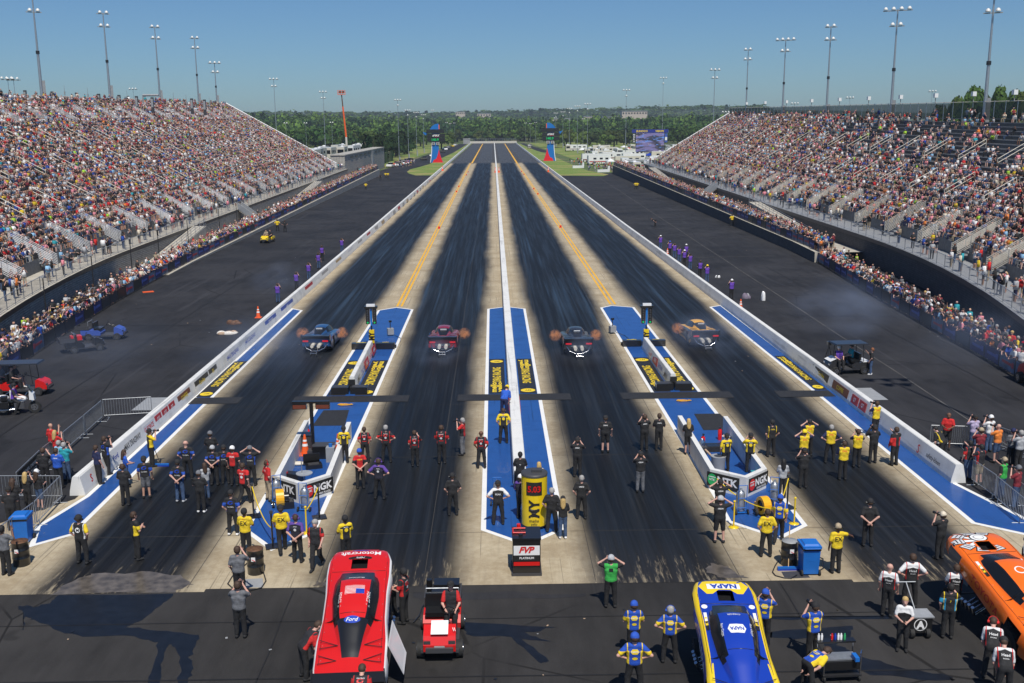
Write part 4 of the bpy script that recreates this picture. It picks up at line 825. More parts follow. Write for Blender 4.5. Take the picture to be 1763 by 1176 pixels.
# white stairs and ramps beside the stand
for s, xw, zw, zt, y in ((-1, xwL, zwL, ztL, 163), (1, xwR, zwR, ztR, 190)):
    e = empty('stair_tower', (xw(y), y, 0), label='pale stair with railings leading up to the %s grandstand walkway' % ('left' if s < 0 else 'right'), cat='stairs'); H = zw(y)-zt(y); mb = MB()
    for i in range(12): mb.box((-s*(2.8-i*.24), 0, zt(y)+H*(i+.5)/12), (.26, 2.4, H/12+.02))
    mb.build('steps', 'conc', e)
    for d in (-1.25, 1.25):
        mb = MB(); mb.tube((-s*2.9, d, zt(y)+1), (-s*.1, d, zt(y)+H+1), .04, n=5); mb.tube((-s*2.9, d, zt(y)), (-s*2.9, d, zt(y)+1), .04, n=5); mb.add([(-s*2.9, d, zt(y)), (-s*.1, d, zt(y)+H), (-s*.1, d, zt(y)+H+.95), (-s*2.9, d, zt(y)+.95)], [(0, 1, 2, 3)]); mb.build('side_panel', 'steel', e)
for s, xw, zw, zt, y0, y1 in ((-1, xwL, zwL, ztL, 200, 232), (-1, xwL, zwL, ztL, 118, 137), (1, xwR, zwR, ztR, 122, 158), (1, xwR, zwR, ztR, 222, 262)):
    e = empty('access_ramp', (xw(y0), y0, 0), label='%s concrete ramp with steel handrails beside the %s grandstand wall' % ('far sloping' if y0 > 190 else 'near sloping', 'left' if s < 0 else 'right'), cat='ramp'); L = y1-y0; a, b = zt(y0), zw(y1)
    mb = MB(); mb.add([(-s*.1, 0, a), (-s*1.9, 0, a), (-s*1.9, L, b), (-s*.1, L, b), (-s*1.9, 0, a-.5), (-s*1.9, L, a)], [(0, 1, 2, 3), (1, 4, 5, 2)]); mb.build('deck', 'conc', e)
    for xo in (-s*1.85,):
        mb = MB()
        for q in (.35, .7, 1.05): mb.tube((xo, 0, a+q), (xo, L, b+q), .03, n=4)
        for i in range(int(L/2)+1): t = i*2/L; mb.tube((xo, L*t, a+(b-a)*t), (xo, L*t, a+(b-a)*t+1.05), .03, n=4)
        mb.build('handrail', 'steel', e)
# dark fence lights: slim black posts in front of the left walkway
for i, (px, py) in enumerate(((82, 560), (164, 520), (228, 470), (275, 452), (325, 425), (378, 392), (408, 382))):
    b = P(px, py); x = -37.4+max(0, 115-b.y)**2*.0025; y = b.y*x/b.x; z0 = ztL(y) if y > 108 else 0
    e = empty('lamp_post', (x, y, z0), label='slim black post in front of the left walkway, number %d from the left' % (i+1), cat='lamp post', group='slim black posts behind the left spectator fence'); MB().tube((0, 0, 0), (0, 0, 4.2), .06, .045, 6).build('post', 'blackm', e); MB().box((.0, 0, 4.25), (.22, .22, .14)).build('lamp', 'greyp', e)
# ------------------------------------------------------------------ crowd barriers and the people leaning on them
BAN = [('sblk', 'dark banner'), ('navyb', 'purple blue banner'), ('sblk', 'black banner'), ('navyb', 'blue banner')]; M['navyb'] = mat('banner_navy', (.025, .025, .13), .6, var=.2); M['bann2'] = mat('banner_dark', (.03, .03, .04), .6, var=.2); M['bann3'] = mat('banner_print', (.10, .14, .22), .6, var=.5, scale=2)
_bm = {}
def barrier_panel(s, y, L, k):
    x0, x1 = fx(s, y), fx(s, y+L); zt = (ztL if s < 0 else ztR); z0, z1 = zt(y), zt(y+L); key = (k % 5)
    if y < 108: z1 = z0 = 0
    if s > 0 and y < 113: z0 = z1 = 0
    if key not in _bm:
        f = MB(); f.tube((0, 0, 1.1), (0, 2.4, 1.1), .022, n=5); f.tube((0, 0, .1), (0, 2.4, .1), .022, n=5)
        for q in (0, 2.4): f.tube((0, q, 0), (0, q, 1.1), .022, n=5)
        b = MB().box((0, 1.2, .6), (.03, 2.3, .88)); m = ('sblk', 'navyb', 'bann2', 'navyb', 'bann3')[key]; ml = MB()
        if key in (1, 3, 4):
            for sg in (1, -1): ml.box((.02*sg, 1.2, .62), (.01, 1.5, .18)); ml.box((.02*sg, .3, .62), (.01, .3, .35))
        _bm[key] = (f.mesh('frame', 'blackm'), b.mesh('banner', m), ml.mesh('banner_print', 'sblu' if key != 4 else 'sred') if ml.v else None)
    e = empty('crowd_barrier', (x0, y, z0), label='%s spectator barrier panel on the %s fence' % (('black', 'purple blue', 'dark grey', 'purple blue', 'printed blue and red')[key], 'left' if s < 0 else 'right'), cat='barrier', group='banner barriers along the %s spectator fence' % ('left' if s < 0 else 'right'))
    a = math.atan2(-(x1-x0), L); e.rotation_euler = (math.atan2(z1-z0, L), 0, a); e.scale = (1, L/2.4/math.cos(a)*.985, 1)
    f, b, p_ = _bm[key]; link('frame', f, e); bo = link('banner', b, e)
    if p_: link('banner_print', p_, bo)
for s in (-1, 1):
    y = 54 if s < 0 else 50; k = random.randint(0, 4)
    while y < 326: barrier_panel(s, y, 2.45, k+random.choice((0, 0, 1, 2))); y += 2.5; k += 1
inds = []; rest = []
for s in (-1, 1):
    zt = ztL if s < 0 else ztR
    for r, (dep, spc) in enumerate(((.42, .50), (1.0, .62), (1.7, 1.1), (2.6, 3.2))):
        y = (54 if s < 0 else 50)+rng.uniform(0, .5)
        while y < 327:
            z = zt(y) if y > (108 if s < 0 else 113) else 0; it = (s, fx(s, y)+s*(dep+rng.normal(0, .08)), y, z, r); y += rng.uniform(.8, 1.25)*spc*(1 if y > 75 or r < 3 else .7)
            (inds if r < 3 else rest).append(it)
inds = [i for i in inds if abs(i[1])/i[2] < .535]+[]
inds.sort(key=lambda i: i[2]); rest += inds[290:]; inds = inds[:290]
used = {}; WHERE = ['in front', 'in the second row', 'behind the second row', 'at the back']
for i, (s, x, y, z, r) in enumerate(inds):
    pose = random.choices(['rail', 'camera', 'phone', 'stand', 'wave', 'crossed'], [.55 if r == 0 else .1, .15, .15, .2, .05, .1])[0]; sc = random.choice(SPC); hc = random.choice(SPH)
    me = spectator_mesh(pose, sc, hc, i % 2); lab = '%s shirt, %s, %s %s, %s fence' % ({'ltblue': 'light blue', 'lgrey': 'light grey'}.get(sc, sc), ('a %s cap' % hc[4:]) if hc.startswith('cap') else hc+' hair', {'rail': 'leaning', 'camera': 'filming', 'phone': 'holding a phone', 'stand': 'standing', 'wave': 'waving', 'crossed': 'arms folded'}[pose], WHERE[r], 'left' if s < 0 else 'right')
    o = link('spectator', me, None, (x, y, z), s*math.pi/2+.35*s+random.gauss(0, .3)); k = random.uniform(.92, 1.04); o.scale = (k, k, k); tag(o, lab, 'person', 'spectators crowding the %s fence' % ('left' if s < 0 else 'right'))
for s in (-1, 1):
    a = np.array([(x, y, z, s*math.pi/2+.3*s) for (q, x, y, z, r) in rest if q == s]); o = link('fence_crowd', crowd_mesh('fence_crowd', a, [4, 5, 6, 7], [.5, .2, .2, .1])); tag(o, 'long line of distant spectators pressed against the %s fence' % ('left' if s < 0 else 'right'), 'crowd', kind='stuff')
# ------------------------------------------------------------------ floodlight masts
ORD = ['first', 'second', 'third', 'fourth', 'fifth', 'sixth', 'seventh', 'eighth', 'ninth', 'tenth', 'eleventh', 'twelfth', 'thirteenth', 'fourteenth', 'fifteenth', 'sixteenth', 'seventeenth', 'eighteenth', 'nineteenth', 'twentieth']
fl = MB(); fl.lathe([(.10, .28), (.26, .12), (.36, -.16), (.35, -.2)], 10); FLM = fl.mesh('floodlight', 'lampw')
def mast(base, ztop, arms=(3, 2), r=.28, label='', box=True, face=0., group='floodlight masts along the strip', sc=1.0, wide=False):
    e = empty('floodlight_mast', base, face, label, 'light mast', group); h = ztop-base[2]
    r *= .62; MB().tube((0, 0, 0), (0, 0, h*.45), r, r*.78, 10).build('pole_lower', 'steel', e); MB().tube((0, 0, h*.45), (0, 0, h), r*.66, r*.40, 10).build('pole_upper', 'steel', e); MB().tube((0, 0, h*.45-.3), (0, 0, h*.45+.2), r*1.15, n=10).build('collar', 'blackm', e)
    for k, n in enumerate(arms):
        z = h-k*1.9*sc; MB().box((0, 0, z-.2), (n*.85*sc+.2, .14, .14)).build('cross_arm', 'greyp', e)
        for i in range(n):
            o = link('floodlight', FLM, e, ((i-(n-1)/2)*.95*sc+(.55*sc if (n % 2 and face != 0 and False) else 0), -.35, z+.12)); o.scale = (.78*sc, 1.0*sc, .72*sc)
    if box: MB().box((r*1.6, 0, 1.0), (.45, .4, 3.4)).build('control_box', 'greyp', e)
    return e
def mast_px(pxb, pyb, pxt, pyt, X=None, Y=None, zb=None, **k):
    if X is not None: d = _ray(pxt, pyt); Y = (X*d.y/d.x)
    t = PY(pxt, pyt, Y); b = PY(pxb, pyb, Y) if zb is None else None
    x = t.x; return mast((x, Y, zb if zb is not None else b.z), t.z, **k)
LP = [(68, 168, 55, -8, -73.6), (187, 172, 177, 22, -73.6), (275, 177, 266, 46, -73.6), (342, 180, 334.5, 65, -73.6), (373.5, 182, 369, 108, -73.6)]
for i, (a, b, c, d, X) in enumerate(LP): mast_px(a, b, c, d, X=X, arms=(2, 2) if i < 4 else (3, 2), r=.42-.02*i, label='tall grey floodlight mast on top of the left grandstand, %s from the left' % ORD[i], face=.5, sc=1.25)
mast_px(476, 224, 471, 136, Y=350, zb=0, arms=(3, 2), label='floodlight mast beyond the far end of the left grandstand, just right of its corner', sc=1.2); mast_px(562, 262, 556, 158, Y=400, zb=0, arms=(3, 2), label='floodlight mast behind the parked trailers, left of the orange lift boom', sc=1.2)
for i, (pb, yb, pt, yt) in enumerate(((687.6, 281, 684, 172), (703.8, 274.5, 701, 190), (718, 268.5, 716, 194), (730, 263.5, 729, 198))):
    b = P(pb, yb); mast((b.x, b.y, 0), PY(pt, yt, b.y).z, arms=(3, 1), label='floodlight mast beside the left return road, %s going away' % ORD[i], sc=1.15, face=.3)
RP = [(1697, 205, 1713, -14), (1534.5, 202, 1546, 16), (1425, 204, 1431, 45), (1346.5, 203, 1353, 68), (1286.5, 206, 1288.5, 85)]
for i, (a, b, c, d) in enumerate(RP): mast_px(a, b, c, d, X=64.4, arms=(4, 2) if i in (1, 3) else (2, 2), r=.42-.02*i, label='tall grey floodlight mast on top of the right grandstand, %s from the right' % ORD[i], face=-.5, sc=1.25)
mast_px(1228.7, 225, 1231, 120, Y=305, zb=0, arms=(3, 2), label='floodlight mast rising behind the far end of the right grandstand railing', sc=1.2, r=.3)
for (pb, yb, pt, yt, lab) in ((1139, 272, 1141, 134, 'floodlight mast standing in front of the right edge of the big video screen'), (1076.7, 275, 1078, 155, 'floodlight mast standing left of the big video screen among the trailers'), (1011, 270, 1011.5, 179, 'floodlight mast right of the right scoreboard, nearest in its row'), (993.7, 264, 994, 183, 'floodlight mast right of the right scoreboard, second in its row'), (980, 259, 980, 187, 'floodlight mast right of the right scoreboard, third in its row'), (969, 255, 969, 193, 'floodlight mast right of the right scoreboard, fourth in its row'), (957, 252, 956.5, 195, 'floodlight mast right of the right scoreboard, farthest in its row')):
    b = P(pb, yb); mast((b.x, b.y, 0), PY(pt, yt, b.y).z, arms=(3, 1), label=lab, sc=1.3, r=.26)
for i, (px, pt, pb, Y) in enumerate(((769, 211, 246, 850), (775, 213, 245, 880), (782, 212, 245, 890), (905, 212, 244, 880), (913, 213, 244, 900), (922, 211, 245, 860), (1004, 205, 246, 700), (956, 203, 246, 800), (745, 190, 252, 650), (492, 212, 232, 520), (526, 212, 240, 560), (571, 211, 240, 540), (612, 250, 262, 560))):
    t = PY(px, pt, Y); mast((t.x, Y, 0), t.z, arms=(2,), r=.2, box=False, sc=1.3, label='small distant lamp mast against the trees, %s side, number %d' % ('left' if px < 850 else 'right', i+1), group='small lamp masts near the end of the strip')
for i, (px, pt) in enumerate(((1883-1263+15, 0),)): pass
for i, (px, yt, s) in enumerate(((229, 153, -1), (13, 135, -1), (23, 136, -1), (1463, 168, 1), (1605, 157, 1), (1368, 178, 1), (1249, 193, 1))):
    Y = 260 if px < 100 else 300; Y = 190 if px < 30 else Y
    t = PY(px, yt, Y); mast((t.x, Y, 0), t.z, arms=(3,), r=.16, box=False, sc=.9, label='short parking lot lamp behind the %s grandstand, number %d' % ('left' if s < 0 else 'right', i+1), group='parking lamps behind the grandstands')
mast((26.7, 42.6, 0), 30.5, arms=(3, 2), r=.24, label='floodlight mast standing outside the right edge whose shadow crosses the right apron', sc=1.1)
# goal shaped frame and thin aerials on top of the left stand
b = PY(247, 178, 205); t = PY(247, 164, 205); t2 = PY(273, 164, 205); e = empty('sign_frame', b, label='grey steel frame on top of the left stand beside the third mast', cat='frame'); MB().tube((0, 0, 0), (0, 0, t.z-b.z), .16, n=6).tube((0, 0, t.z-b.z), (t2.x-b.x, 0, t2.z-b.z), .22, n=6).build('frame', 'greyp', e)
for i, px in enumerate((110, 150, 218, 298, 320, 360)):
    t = PY(px, 147+i*4, 215); MB().tube((0, 0, -4.5), (0, 0, 0), .07, .03, 5).box((0, 0, -1.5), (.2, .2, .6)).build('aerial', 'greyp', loc=t, label='thin grey aerial on the left stand top, %s from the left' % ORD[i], cat='aerial', group='thin aerials on the left grandstand')
for i, px in enumerate((43, 90, 132, 170, 205, 235, 262, 330, 352)):
    t = PY(px, 160+i*2.0, 205); MB().box((0, 0, -1.0), (.5, .4, 3.0)).box((0, -.22, -.6), (.4, .06, 1.6), 1).build('loudspeaker_column', ['dgrey', 'greyp'], loc=t, label='dark speaker column on the left stand top, %s from the left' % ORD[i], cat='loudspeaker', group='dark speaker columns on the left grandstand')
# ------------------------------------------------------------------ scoreboards with the finish towers
def scoreboard(bx, by, s, lab):
    e = empty('scoreboard', (bx, by, 0), label=lab, cat='scoreboard'); k = 1.0; H = PY(750 if s < 0 else 947, 213 if s < 0 else 211, by).z; u = H/16.6
    def sec(z):      # centre x and half width of the pillar with height
        t = z/(8.4*u); return (-s*.0+s*.9*(1-t)**2*-.6, 1.35+1.3*(1-t)**2.2)
    for (a0, a1, m_, nm) in ((0.0, 1.0, 'navyp', 'pillar_blue'),):
        mb = MB(); n = 12; vs = []
        for i in range(n+1):
            z = 8.4*u*i/n; c, h = sec(z); vs += [(c-h, -.4, z), (c+h, -.4, z), (c+h, .5, z), (c-h, .5, z)]
        fs = []
        for i in range(n):
            for j in range(4): fs.append((4*i+j, 4*i+(j+1) % 4, 4*i+4+(j+1) % 4, 4*i+4+j))
        mb.add(vs, fs); mb.build('pillar', 'cblue', e)
    n = 14; r_ = MB(); w2 = MB(); pr = []; pw = []
    for i in range(n+1):
        t = i/n; z = 5.6*u*t; c, h = sec(z); edge = c+(h if s < 0 else -h); inn = edge-(-s)*(-1)*0
        wd = (2*h)*(1-t)**.5*(.85 if t < .25 else .55*(1.1-t)+.18); pr.append((edge, z)); pr.append((edge+s*wd, z))
    r_.add([(x, -.46, z) for x, z in pr], [(2*i, 2*i+1, 2*i+3, 2*i+2) for i in range(n)]); r_.add([(x, -.41, z) for x, z in pr], [(2*i+2, 2*i+3, 2*i+1, 2*i) for i in range(n)]); r_.build('red_sweep', 'sred2', e)
    pw = []
    for i in range(n+1): z = 8.2*u*i/n; c, h = sec(z); ed = c+(-h if s < 0 else h); pw += [(ed, z), (ed-s*-.28, z)]
    w2.add([(x, -.44, z) for x, z in pw], [(2*i, 2*i+1, 2*i+3, 2*i+2) for i in range(n)]); w2.build('white_trim', 'txt_w', e)
    W2 = 3.75; xo = s*-.15
    for z0, z1, nm in ((12.6, 14.2, 'display_top'), (10.75, 12.3, 'sponsor_board'), (9.0, 10.6, 'time_display')): MB().box((xo+(.25 if nm != 'display_top' else 0), -.5, (z0+z1)/2*u), (W2*2, .6, (z1-z0)*u)).build(nm, 'sblk', e)
    MB().box((xo, 0, 10.5*u), (3.2, .5, 5.2*u)).build('core', 'cblue', e)
    text('zMAX', .85*u, 'txt_w', (xo+.2, -.84, 11.6*u), (1, 0, 0), (0, 0, 1), e, bold=.05, shear=.25); text('DRAGWAY', .28*u, 'txt_r', (xo+.6, -.84, 11.05*u), (1, 0, 0), (0, 0, 1), e)
    text('140.9', 1.15*u, 'led_g', (xo-.1, -.84, 9.8*u), (1, 0, 0), (0, 0, 1), e, bold=.04, maxw=5.8)
    for q in (-.95, .95): MB().box((xo+q, -.62, 8.15*u), (1.45, .3, 1.15*u)).build('clock_panel', 'sgrey', e); text('0', .75*u, 'txt_k', (xo+q, -.8, 8.15*u), (1, 0, 0), (0, 0, 1), e, bold=.05)
    fin = [(-2.2, 14.2), (2.0, 14.2), (1.9, 15.8), (1.4, 16.6), (.2, 16.5), (-1.2, 15.6)]; fin = [((-s)*x, z*u) for x, z in fin]; fin = fin if s < 0 else fin[::-1]
    MB().add([(x, -.3, z) for x, z in fin]+[(x, .3, z) for x, z in fin], [tuple(range(6)), tuple(range(11, 5, -1))]+[(i, 6+i, 6+(i+1) % 6, (i+1) % 6) for i in range(6)]).build('top_fin', 'cblue', e)
    MB().box(((-s)*1.75, -.34, 15.2*u), (.35, .1, 1.9*u)).build('fin_edge', 'conecol', e)
    wv = [((s)*3.3, 12.6*u), ((s)*5.3, 13.1*u), ((s)*4.2, 11.7*u), ((s)*3.3, 12.0*u)]; MB().add([(x, -.2, z) for x, z in wv]+[(x, .2, z) for x, z in wv], [(0, 1, 2, 3), (7, 6, 5, 4), (0, 4, 5, 1), (1, 5, 6, 2), (2, 6, 7, 3)]).build('side_wing', 'cblue', e)
    return e
M['cblue'] = mat('tower_blue', (.01, .16, .50), .4); M['navyp'] = M['cblue']; M['sred2'] = mat('tower_red', (.75, .01, .02), .4)
scoreboard(-24.5, 440, -1, 'blue and red scoreboard tower with green digits left of the strip'); scoreboard(24.8, 449, 1, 'blue and red scoreboard tower with green digits right of the strip')
# finish wall and hut at the far end
e = empty('end_wall', (0, 905, 0), label='pale barrier wall with fence closing the far end of the strip', cat='wall'); MB().box((0, 0, .9), (41, .6, 1.8)).build('wall', 'cream', e)
mb = MB(); [mb.tube((-20+i*2, 0, 1.8), (-20+i*2, 0, 4.0), .09, n=4) for i in range(21)]; mb.tube((-20, 0, 4), (20, 0, 4), .09, n=4); mb.tube((-20, 0, 2.9), (20, 0, 2.9), .07, n=4); mb.build('fence', 'steel', e)
e = empty('timing_hut', (-22.5, 880, 0), label='small white hut beside the far left end of the strip', cat='hut'); MB().box((0, 0, 2), (5.5, 4, 4)).build('walls', 'greyp', e); MB().box((0, 0, 4.15), (6.2, 4.6, .3)).build('roof', 'whitep', e)
# orange reflective posts at the finish
for i, (px, py) in enumerate(((533, 0),)): pass
for i, (px, py) in enumerate(((762, 291), (853, 294), (859, 294), (944, 293))): e = cone(P(px, py+3), 1.7, 'tall orange finish marker %s' % ('on the left wall', 'left of the centre wall', 'right of the centre wall', 'on the right wall')[i], 'orange markers at the finish line')
# ------------------------------------------------------------------ big screen
p0, p1, q0, q1 = PY(1088, 223, 460), PY(1150.5, 223, 460), PY(1094, 262, 460), PY(1143, 262, 460)
e = empty('video_screen', ((p0.x+p1.x)/2, 460, 0), label='big video screen with yellow lettering above the trailers', cat='screen'); Wd = p1.x-p0.x; zt_ = p0.z; zb_ = q0.z; wd = q1.x-q0.x
hb_ = (zt_-zb_)*.15; MB().box((0, 0, zt_-hb_/2), (Wd, 1.2, hb_)).build('header_board', 'navyh', e) if 'navyh' in M else None
M['navyh'] = mat('header_blue', (.02, .03, .25), .4); MB().box((0, 0, zt_-hb_/2), (Wd, 1.2, hb_)).build('header_board', 'navyh', e)
text('SUNOCO', hb_*.62, 'txt_y', (-Wd*.23, -.64, zt_-hb_/2), (1, 0, 0), (0, 0, 1), e, bold=.05, shear=.2, maxw=Wd*.38); text('VISION', hb_*.62, 'txt_y', (Wd*.26, -.64, zt_-hb_/2), (1, 0, 0), (0, 0, 1), e, bold=.05, shear=.2, maxw=Wd*.34)
g = NB('screen_picture'); tcn, (X, Y, Z) = g.obj(); n = g.noise(tcn, .3, 3, .5, (.5, 1, 2.6)); n2 = g.noise(tcn, .9, 4, .6, (.4, 1, 2.2)); c = g.mix(g.ss(n, .45, .55), (.03, .03, .05), (.14, .12, .26)); c = g.mix(g.ss(n2, .56, .64), c, (.10, .22, .6)); c = g.mix(g.ss(n2, .38, .34), c, (.4, .3, .35))
g.l(c, g.b.inputs['Base Color']); g.l(c, g.b.inputs['Emission Color']); g.b.inputs['Emission Strength'].default_value = .5; M['scr'] = g.m
MB().box((0, 0, (zt_-hb_+zb_)/2), (wd*.98, 1.0, zt_-hb_-zb_-.1)).build('screen_face', 'scr', e)
MB().box((-wd/2-.75, 0, zt_-hb_-2.2), (1.2, .8, 4.0)).build('side_banner', 'sblk', e); [text(t_, .8, 'txt_w', (-wd/2-.75, -.45, zt_-hb_-.8-i*.98), (1, 0, 0), (0, 0, 1), e, bold=.04) for i, t_ in enumerate('NHRA')]
MB().box((wd/2+.75, 0, zt_-hb_-2.2), (1.2, .8, 4.0)).build('side_banner', 'sblu', e); MB().box((wd/2+.75, -.45, zt_-hb_-2.6), (.9, .1, 1.4)).build('logo_tile', 'txt_w', e)
for q in (-.28, .28): MB().box((wd*q, .3, zb_/2), (.8, .8, max(zb_, .5))).build('support_post', 'blackm', e)
# ------------------------------------------------------------------ long block building on the left, lift boom, trailers
e = empty('block_building', (-41.2, 288, 0), label='long grey block wall building beyond the left grandstand', cat='building'); MB().box((-2, 52, 3.7), (4, 104, 7.4)).build('wall', 'block', e); MB().box((-2, 52, 7.5), (4.3, 104.4, .25)).build('coping', 'block', e)
for i in range(9): MB().box((.06, 14+i*10.5, 6.6), (.1, 5.2, .55)).build('vent_opening', 'sblk', e)
MB().box((.1, 66, 3.8), (.2, 5, 6.9)).build('pale_panel', 'greyp', e)
b = PY(598, 262, 380); t = PY(588, 163, 380); k_ = PY(596, 236, 380)
e = empty('boom_lift', b, label='tall orange boom lift with a work basket behind the block building', cat='lift'); d = t-b; kk = k_-b
MB().box((0, 0, -6), (2.4, 5, 2)).build('chassis', 'cream', e); MB().tube((0, 0, -6), kk, .45, .4, 8).build('lower_boom', 'cream', e); MB().tube(kk, kk+(d-kk)*.72, .34, .28, 8).build('middle_boom', 'conecol', e); MB().tube(kk+(d-kk)*.72, d, .22, .18, 8).build('upper_boom', 'brown', e)
mb = MB(); mb.box((0, 0, d.z+.0), (2.6, 1.3, .15)); [mb.tube((x, y, d.z), (x, y, d.z+1.5), .06, n=4) for x in (-1.3, -.4, .4, 1.3) for y in (-.6, .6)]; [mb.tube((-1.3, y, d.z+z), (1.3, y, d.z+z), .06, n=4) for y in (-.6, .6) for z in (.7, 1.5)]
o = mb.build('work_basket', 'conecol', e); o.location = (d.x, d.y, 0); mb = MB().box((-.5, 0, .9), (.9, .5, .8)).box((.6, 0, .9), (.8, .5, .8)); o = mb.build('camera_pair', 'brown', e); o.location = d
def trailer(x, y, L, W, H, rz, kind, lab, grp='trailers and motorhomes parked beyond the stands'):
    e = empty('motorhome' if kind == 'rv' else 'trailer' if kind == 'tr' else 'canopy_tent', (x, y, 0), rz, lab, 'motorhome' if kind == 'rv' else 'trailer' if kind == 'tr' else 'tent', grp)
    if kind == 'tent':
        for a in (-1, 1):
            for b in (-1, 1): MB().tube((a*W/2, b*L/2, 0), (a*W/2, b*L/2, H*.7), .06, n=4).build('leg', 'steel', e)
        MB().add([(-W/2, -L/2, H*.7), (W/2, -L/2, H*.7), (W/2, L/2, H*.7), (-W/2, L/2, H*.7), (0, 0, H), (-W/2, -L/2, H*.62), (W/2, -L/2, H*.62), (W/2, L/2, H*.62), (-W/2, L/2, H*.62)], [(0, 1, 4), (1, 2, 4), (2, 3, 4), (3, 0, 4), (5, 6, 1, 0), (6, 7, 2, 1), (7, 8, 3, 2), (8, 5, 0, 3)]).build('canopy', random.choice(['whitep', 'whitep', 'conecol', 'navy', 'whitep', 'sblk']), e); return e
    m = random.choice(['whitep', 'whitep', 'cream', 'cream', 'greyp']); MB().box((0, 0, H*.55), (W, L, H*.82)).build('body', m, e); MB().box((0, 0, H*.98), (W*.98, L*.99, .12)).build('roof', 'whitep', e)
    for a in (-1, 1):
        for q in (-.3, .28): MB().tube((a*W/2-.1, L*q, .45), (a*W/2+.1, L*q, .45), .45, n=8).build('wheel', 'rubber', e)
        for q in (-.36, -.1, .2): MB().box((a*(W/2+.01), L*q, H*.66), (.06, L*.14, H*.18)).build('window', 'glass', e)
        MB().box((a*(W/2+.02), 0, H*.34), (.05, L*.9, H*.1)).build('stripe', random.choice(['sbrn', 'sgrey', 'sblu', 'sred']), e)
    MB().box((0, -L/2-.02, H*.62), (W*.8, .06, H*.3)).build('front_window', 'glass', e)
    if kind == 'rv': MB().box((0, 1, H*1.04), (.9, 1.0, .3)).build('roof_unit', 'whitep', e)
    return e
rr = random.Random(4); n = 0
for row_, (y0, x0, x1) in enumerate(((346, 46, 66), (362, 45, 74), (380, 42, 80), (400, 40, 84), (422, 41, 90), (448, 44, 95), (480, 44, 100), (515, 46, 105), (560, 44, 112), (610, 42, 118))):
    x = x0+rr.uniform(0, 4)
    while x < x1:
        kind = rr.choice(['rv', 'tr', 'tent', 'rv', 'tr']); L = rr.uniform(8, 12) if kind != 'tent' else rr.uniform(3, 5); n += 1
        side = rr.random() < .45 and kind != 'tent'
        trailer(x, y0+rr.uniform(-4, 4), L, 2.6 if kind != 'tent' else L*.9, rr.uniform(3.2, 3.9) if kind != 'tent' else 3.1, rr.uniform(-.15, .15)+(math.pi/2 if side else 0), kind, '%s in row %d beyond the right grass verge, number %d' % ({'rv': 'pale motorhome parked', 'tr': 'long pale trailer parked', 'tent': 'pop up canopy tent pitched'}[kind], row_+1, n)); x += (L+1.5 if side else 3.6)+rr.uniform(.3, 2.6)
MB().box((-68, 375, 2.1), (45, 190, 4.4)).build('raised_lot', 'wild', kind='structure')
for i in range(15):
    y = 300+i*11+rr.uniform(-2, 2); trailer(-50-rr.uniform(0, 10)-i*.2, y, rr.uniform(8, 11), 2.7, 4.1, rr.uniform(-.2, .2), rr.choice(['rv', 'tr']), 'white motorhome roof behind the left block building, %s from the front' % ORD[i], 'motorhomes behind the left block building').location.z = 4.3
# vehicles and people beside the far left road
def small_car(x, y, rz, m, lab, grp='vehicles parked beside the far return roads', truck=False, s=1.):
    e = empty('parked_truck' if truck else 'parked_car', (x, y, 0), rz, lab, 'truck' if truck else 'car', grp); e.scale = (s,)*3
    body = MB(); body.extr([(-2.2, .35), (2.2, .35), (2.25, .8), (1.2, .95), (-2.1, 1.0), (-2.25, .7)], -.88, .88); body.build('body', m, e); cab = MB(); cab.extr([(-1.7 if not truck else -.3, .97), (1.15, .95), (.5, 1.5), (-1.2 if not truck else -.1, 1.55)], -.76, .76); cab.build('cabin', 'glass', e); MB().box((0, -.35 if not truck else .2, 1.56), (1.4, 1.5 if not truck else .6, .06)).build('roof', m, e)
    for a in (-1, 1):
        for b in (-1.4, 1.4): MB().tube((a*.78, b, .34), (a*.95, b, .34), .34, n=10).build('wheel', 'rubber', e)
    return e
for i, (x, y, c, t) in enumerate(((-36.5, 398, 'whitep', 1), (-38, 407, 'sred', 1), (-36, 415, 'whitep', 0), (-37.5, 425, 'blk', 0), (-36.6, 436, 'navy', 0), (-31.5, 470, 'blk', 0), (-31, 520, 'whitep', 0), (-29, 600, 'blk', 1), (-30, 660, 'whitep', 1), (-32, 690, 'whitep', 1), (-31, 720, 'greyp', 0), (-30, 760, 'ylw', 1), (-29, 800, 'whitep', 1), (24, 690, 'blk', 0), (27, 760, 'whitep', 1), (-35.5, 445, 'blk', 0), (-39, 392, 'whitep', 1))): small_car(x, y, rr.uniform(-.3, .3), c, '%s %s beside the far %s road, %s from the front' % ({'whitep': 'white', 'sred': 'red', 'blk': 'black', 'navy': 'blue', 'greyp': 'grey', 'ylw': 'yellow'}[c], 'pickup' if t else 'car', 'left' if x < 0 else 'right', ORD[min(i, 15)]), truck=bool(t), s=1.15)
pts = [(-36+rng.normal(0, 2.2), 392+rng.uniform(0, 45), 0, rng.uniform(-3, 3)) for _ in range(60)]+[(38+rng.normal(0, 3)+(i/140)*4, 336+rng.uniform(0, 110), 0, math.pi/2+rng.normal(0, .6)) for i in range(170)]+[(-39.5+rng.uniform(0, 3), 318+rng.uniform(-20, 10), 1.9, -1) for _ in range(30)]
tag(link('distant_crowd', crowd_mesh('distant_crowd', np.array(pts), [5, 6], [.4, .6])), 'distant visitors mingling around the trailers and tow trucks', 'crowd', kind='stuff')
for x, y, lab in ((36, 338, 'nearest'), (30.5, 372, 'farther')):
    e = empty('barrier_block', (x, y, 0), .4, 'white L shaped barrier on the right grass verge, %s one' % lab, 'barrier'); MB().box((0, 0, .45), (4.5, .6, .9)).build('base', 'whitep', e); MB().box((2, 0, 1.3), (.6, .5, 1.3)).build('upright', 'whitep', e)
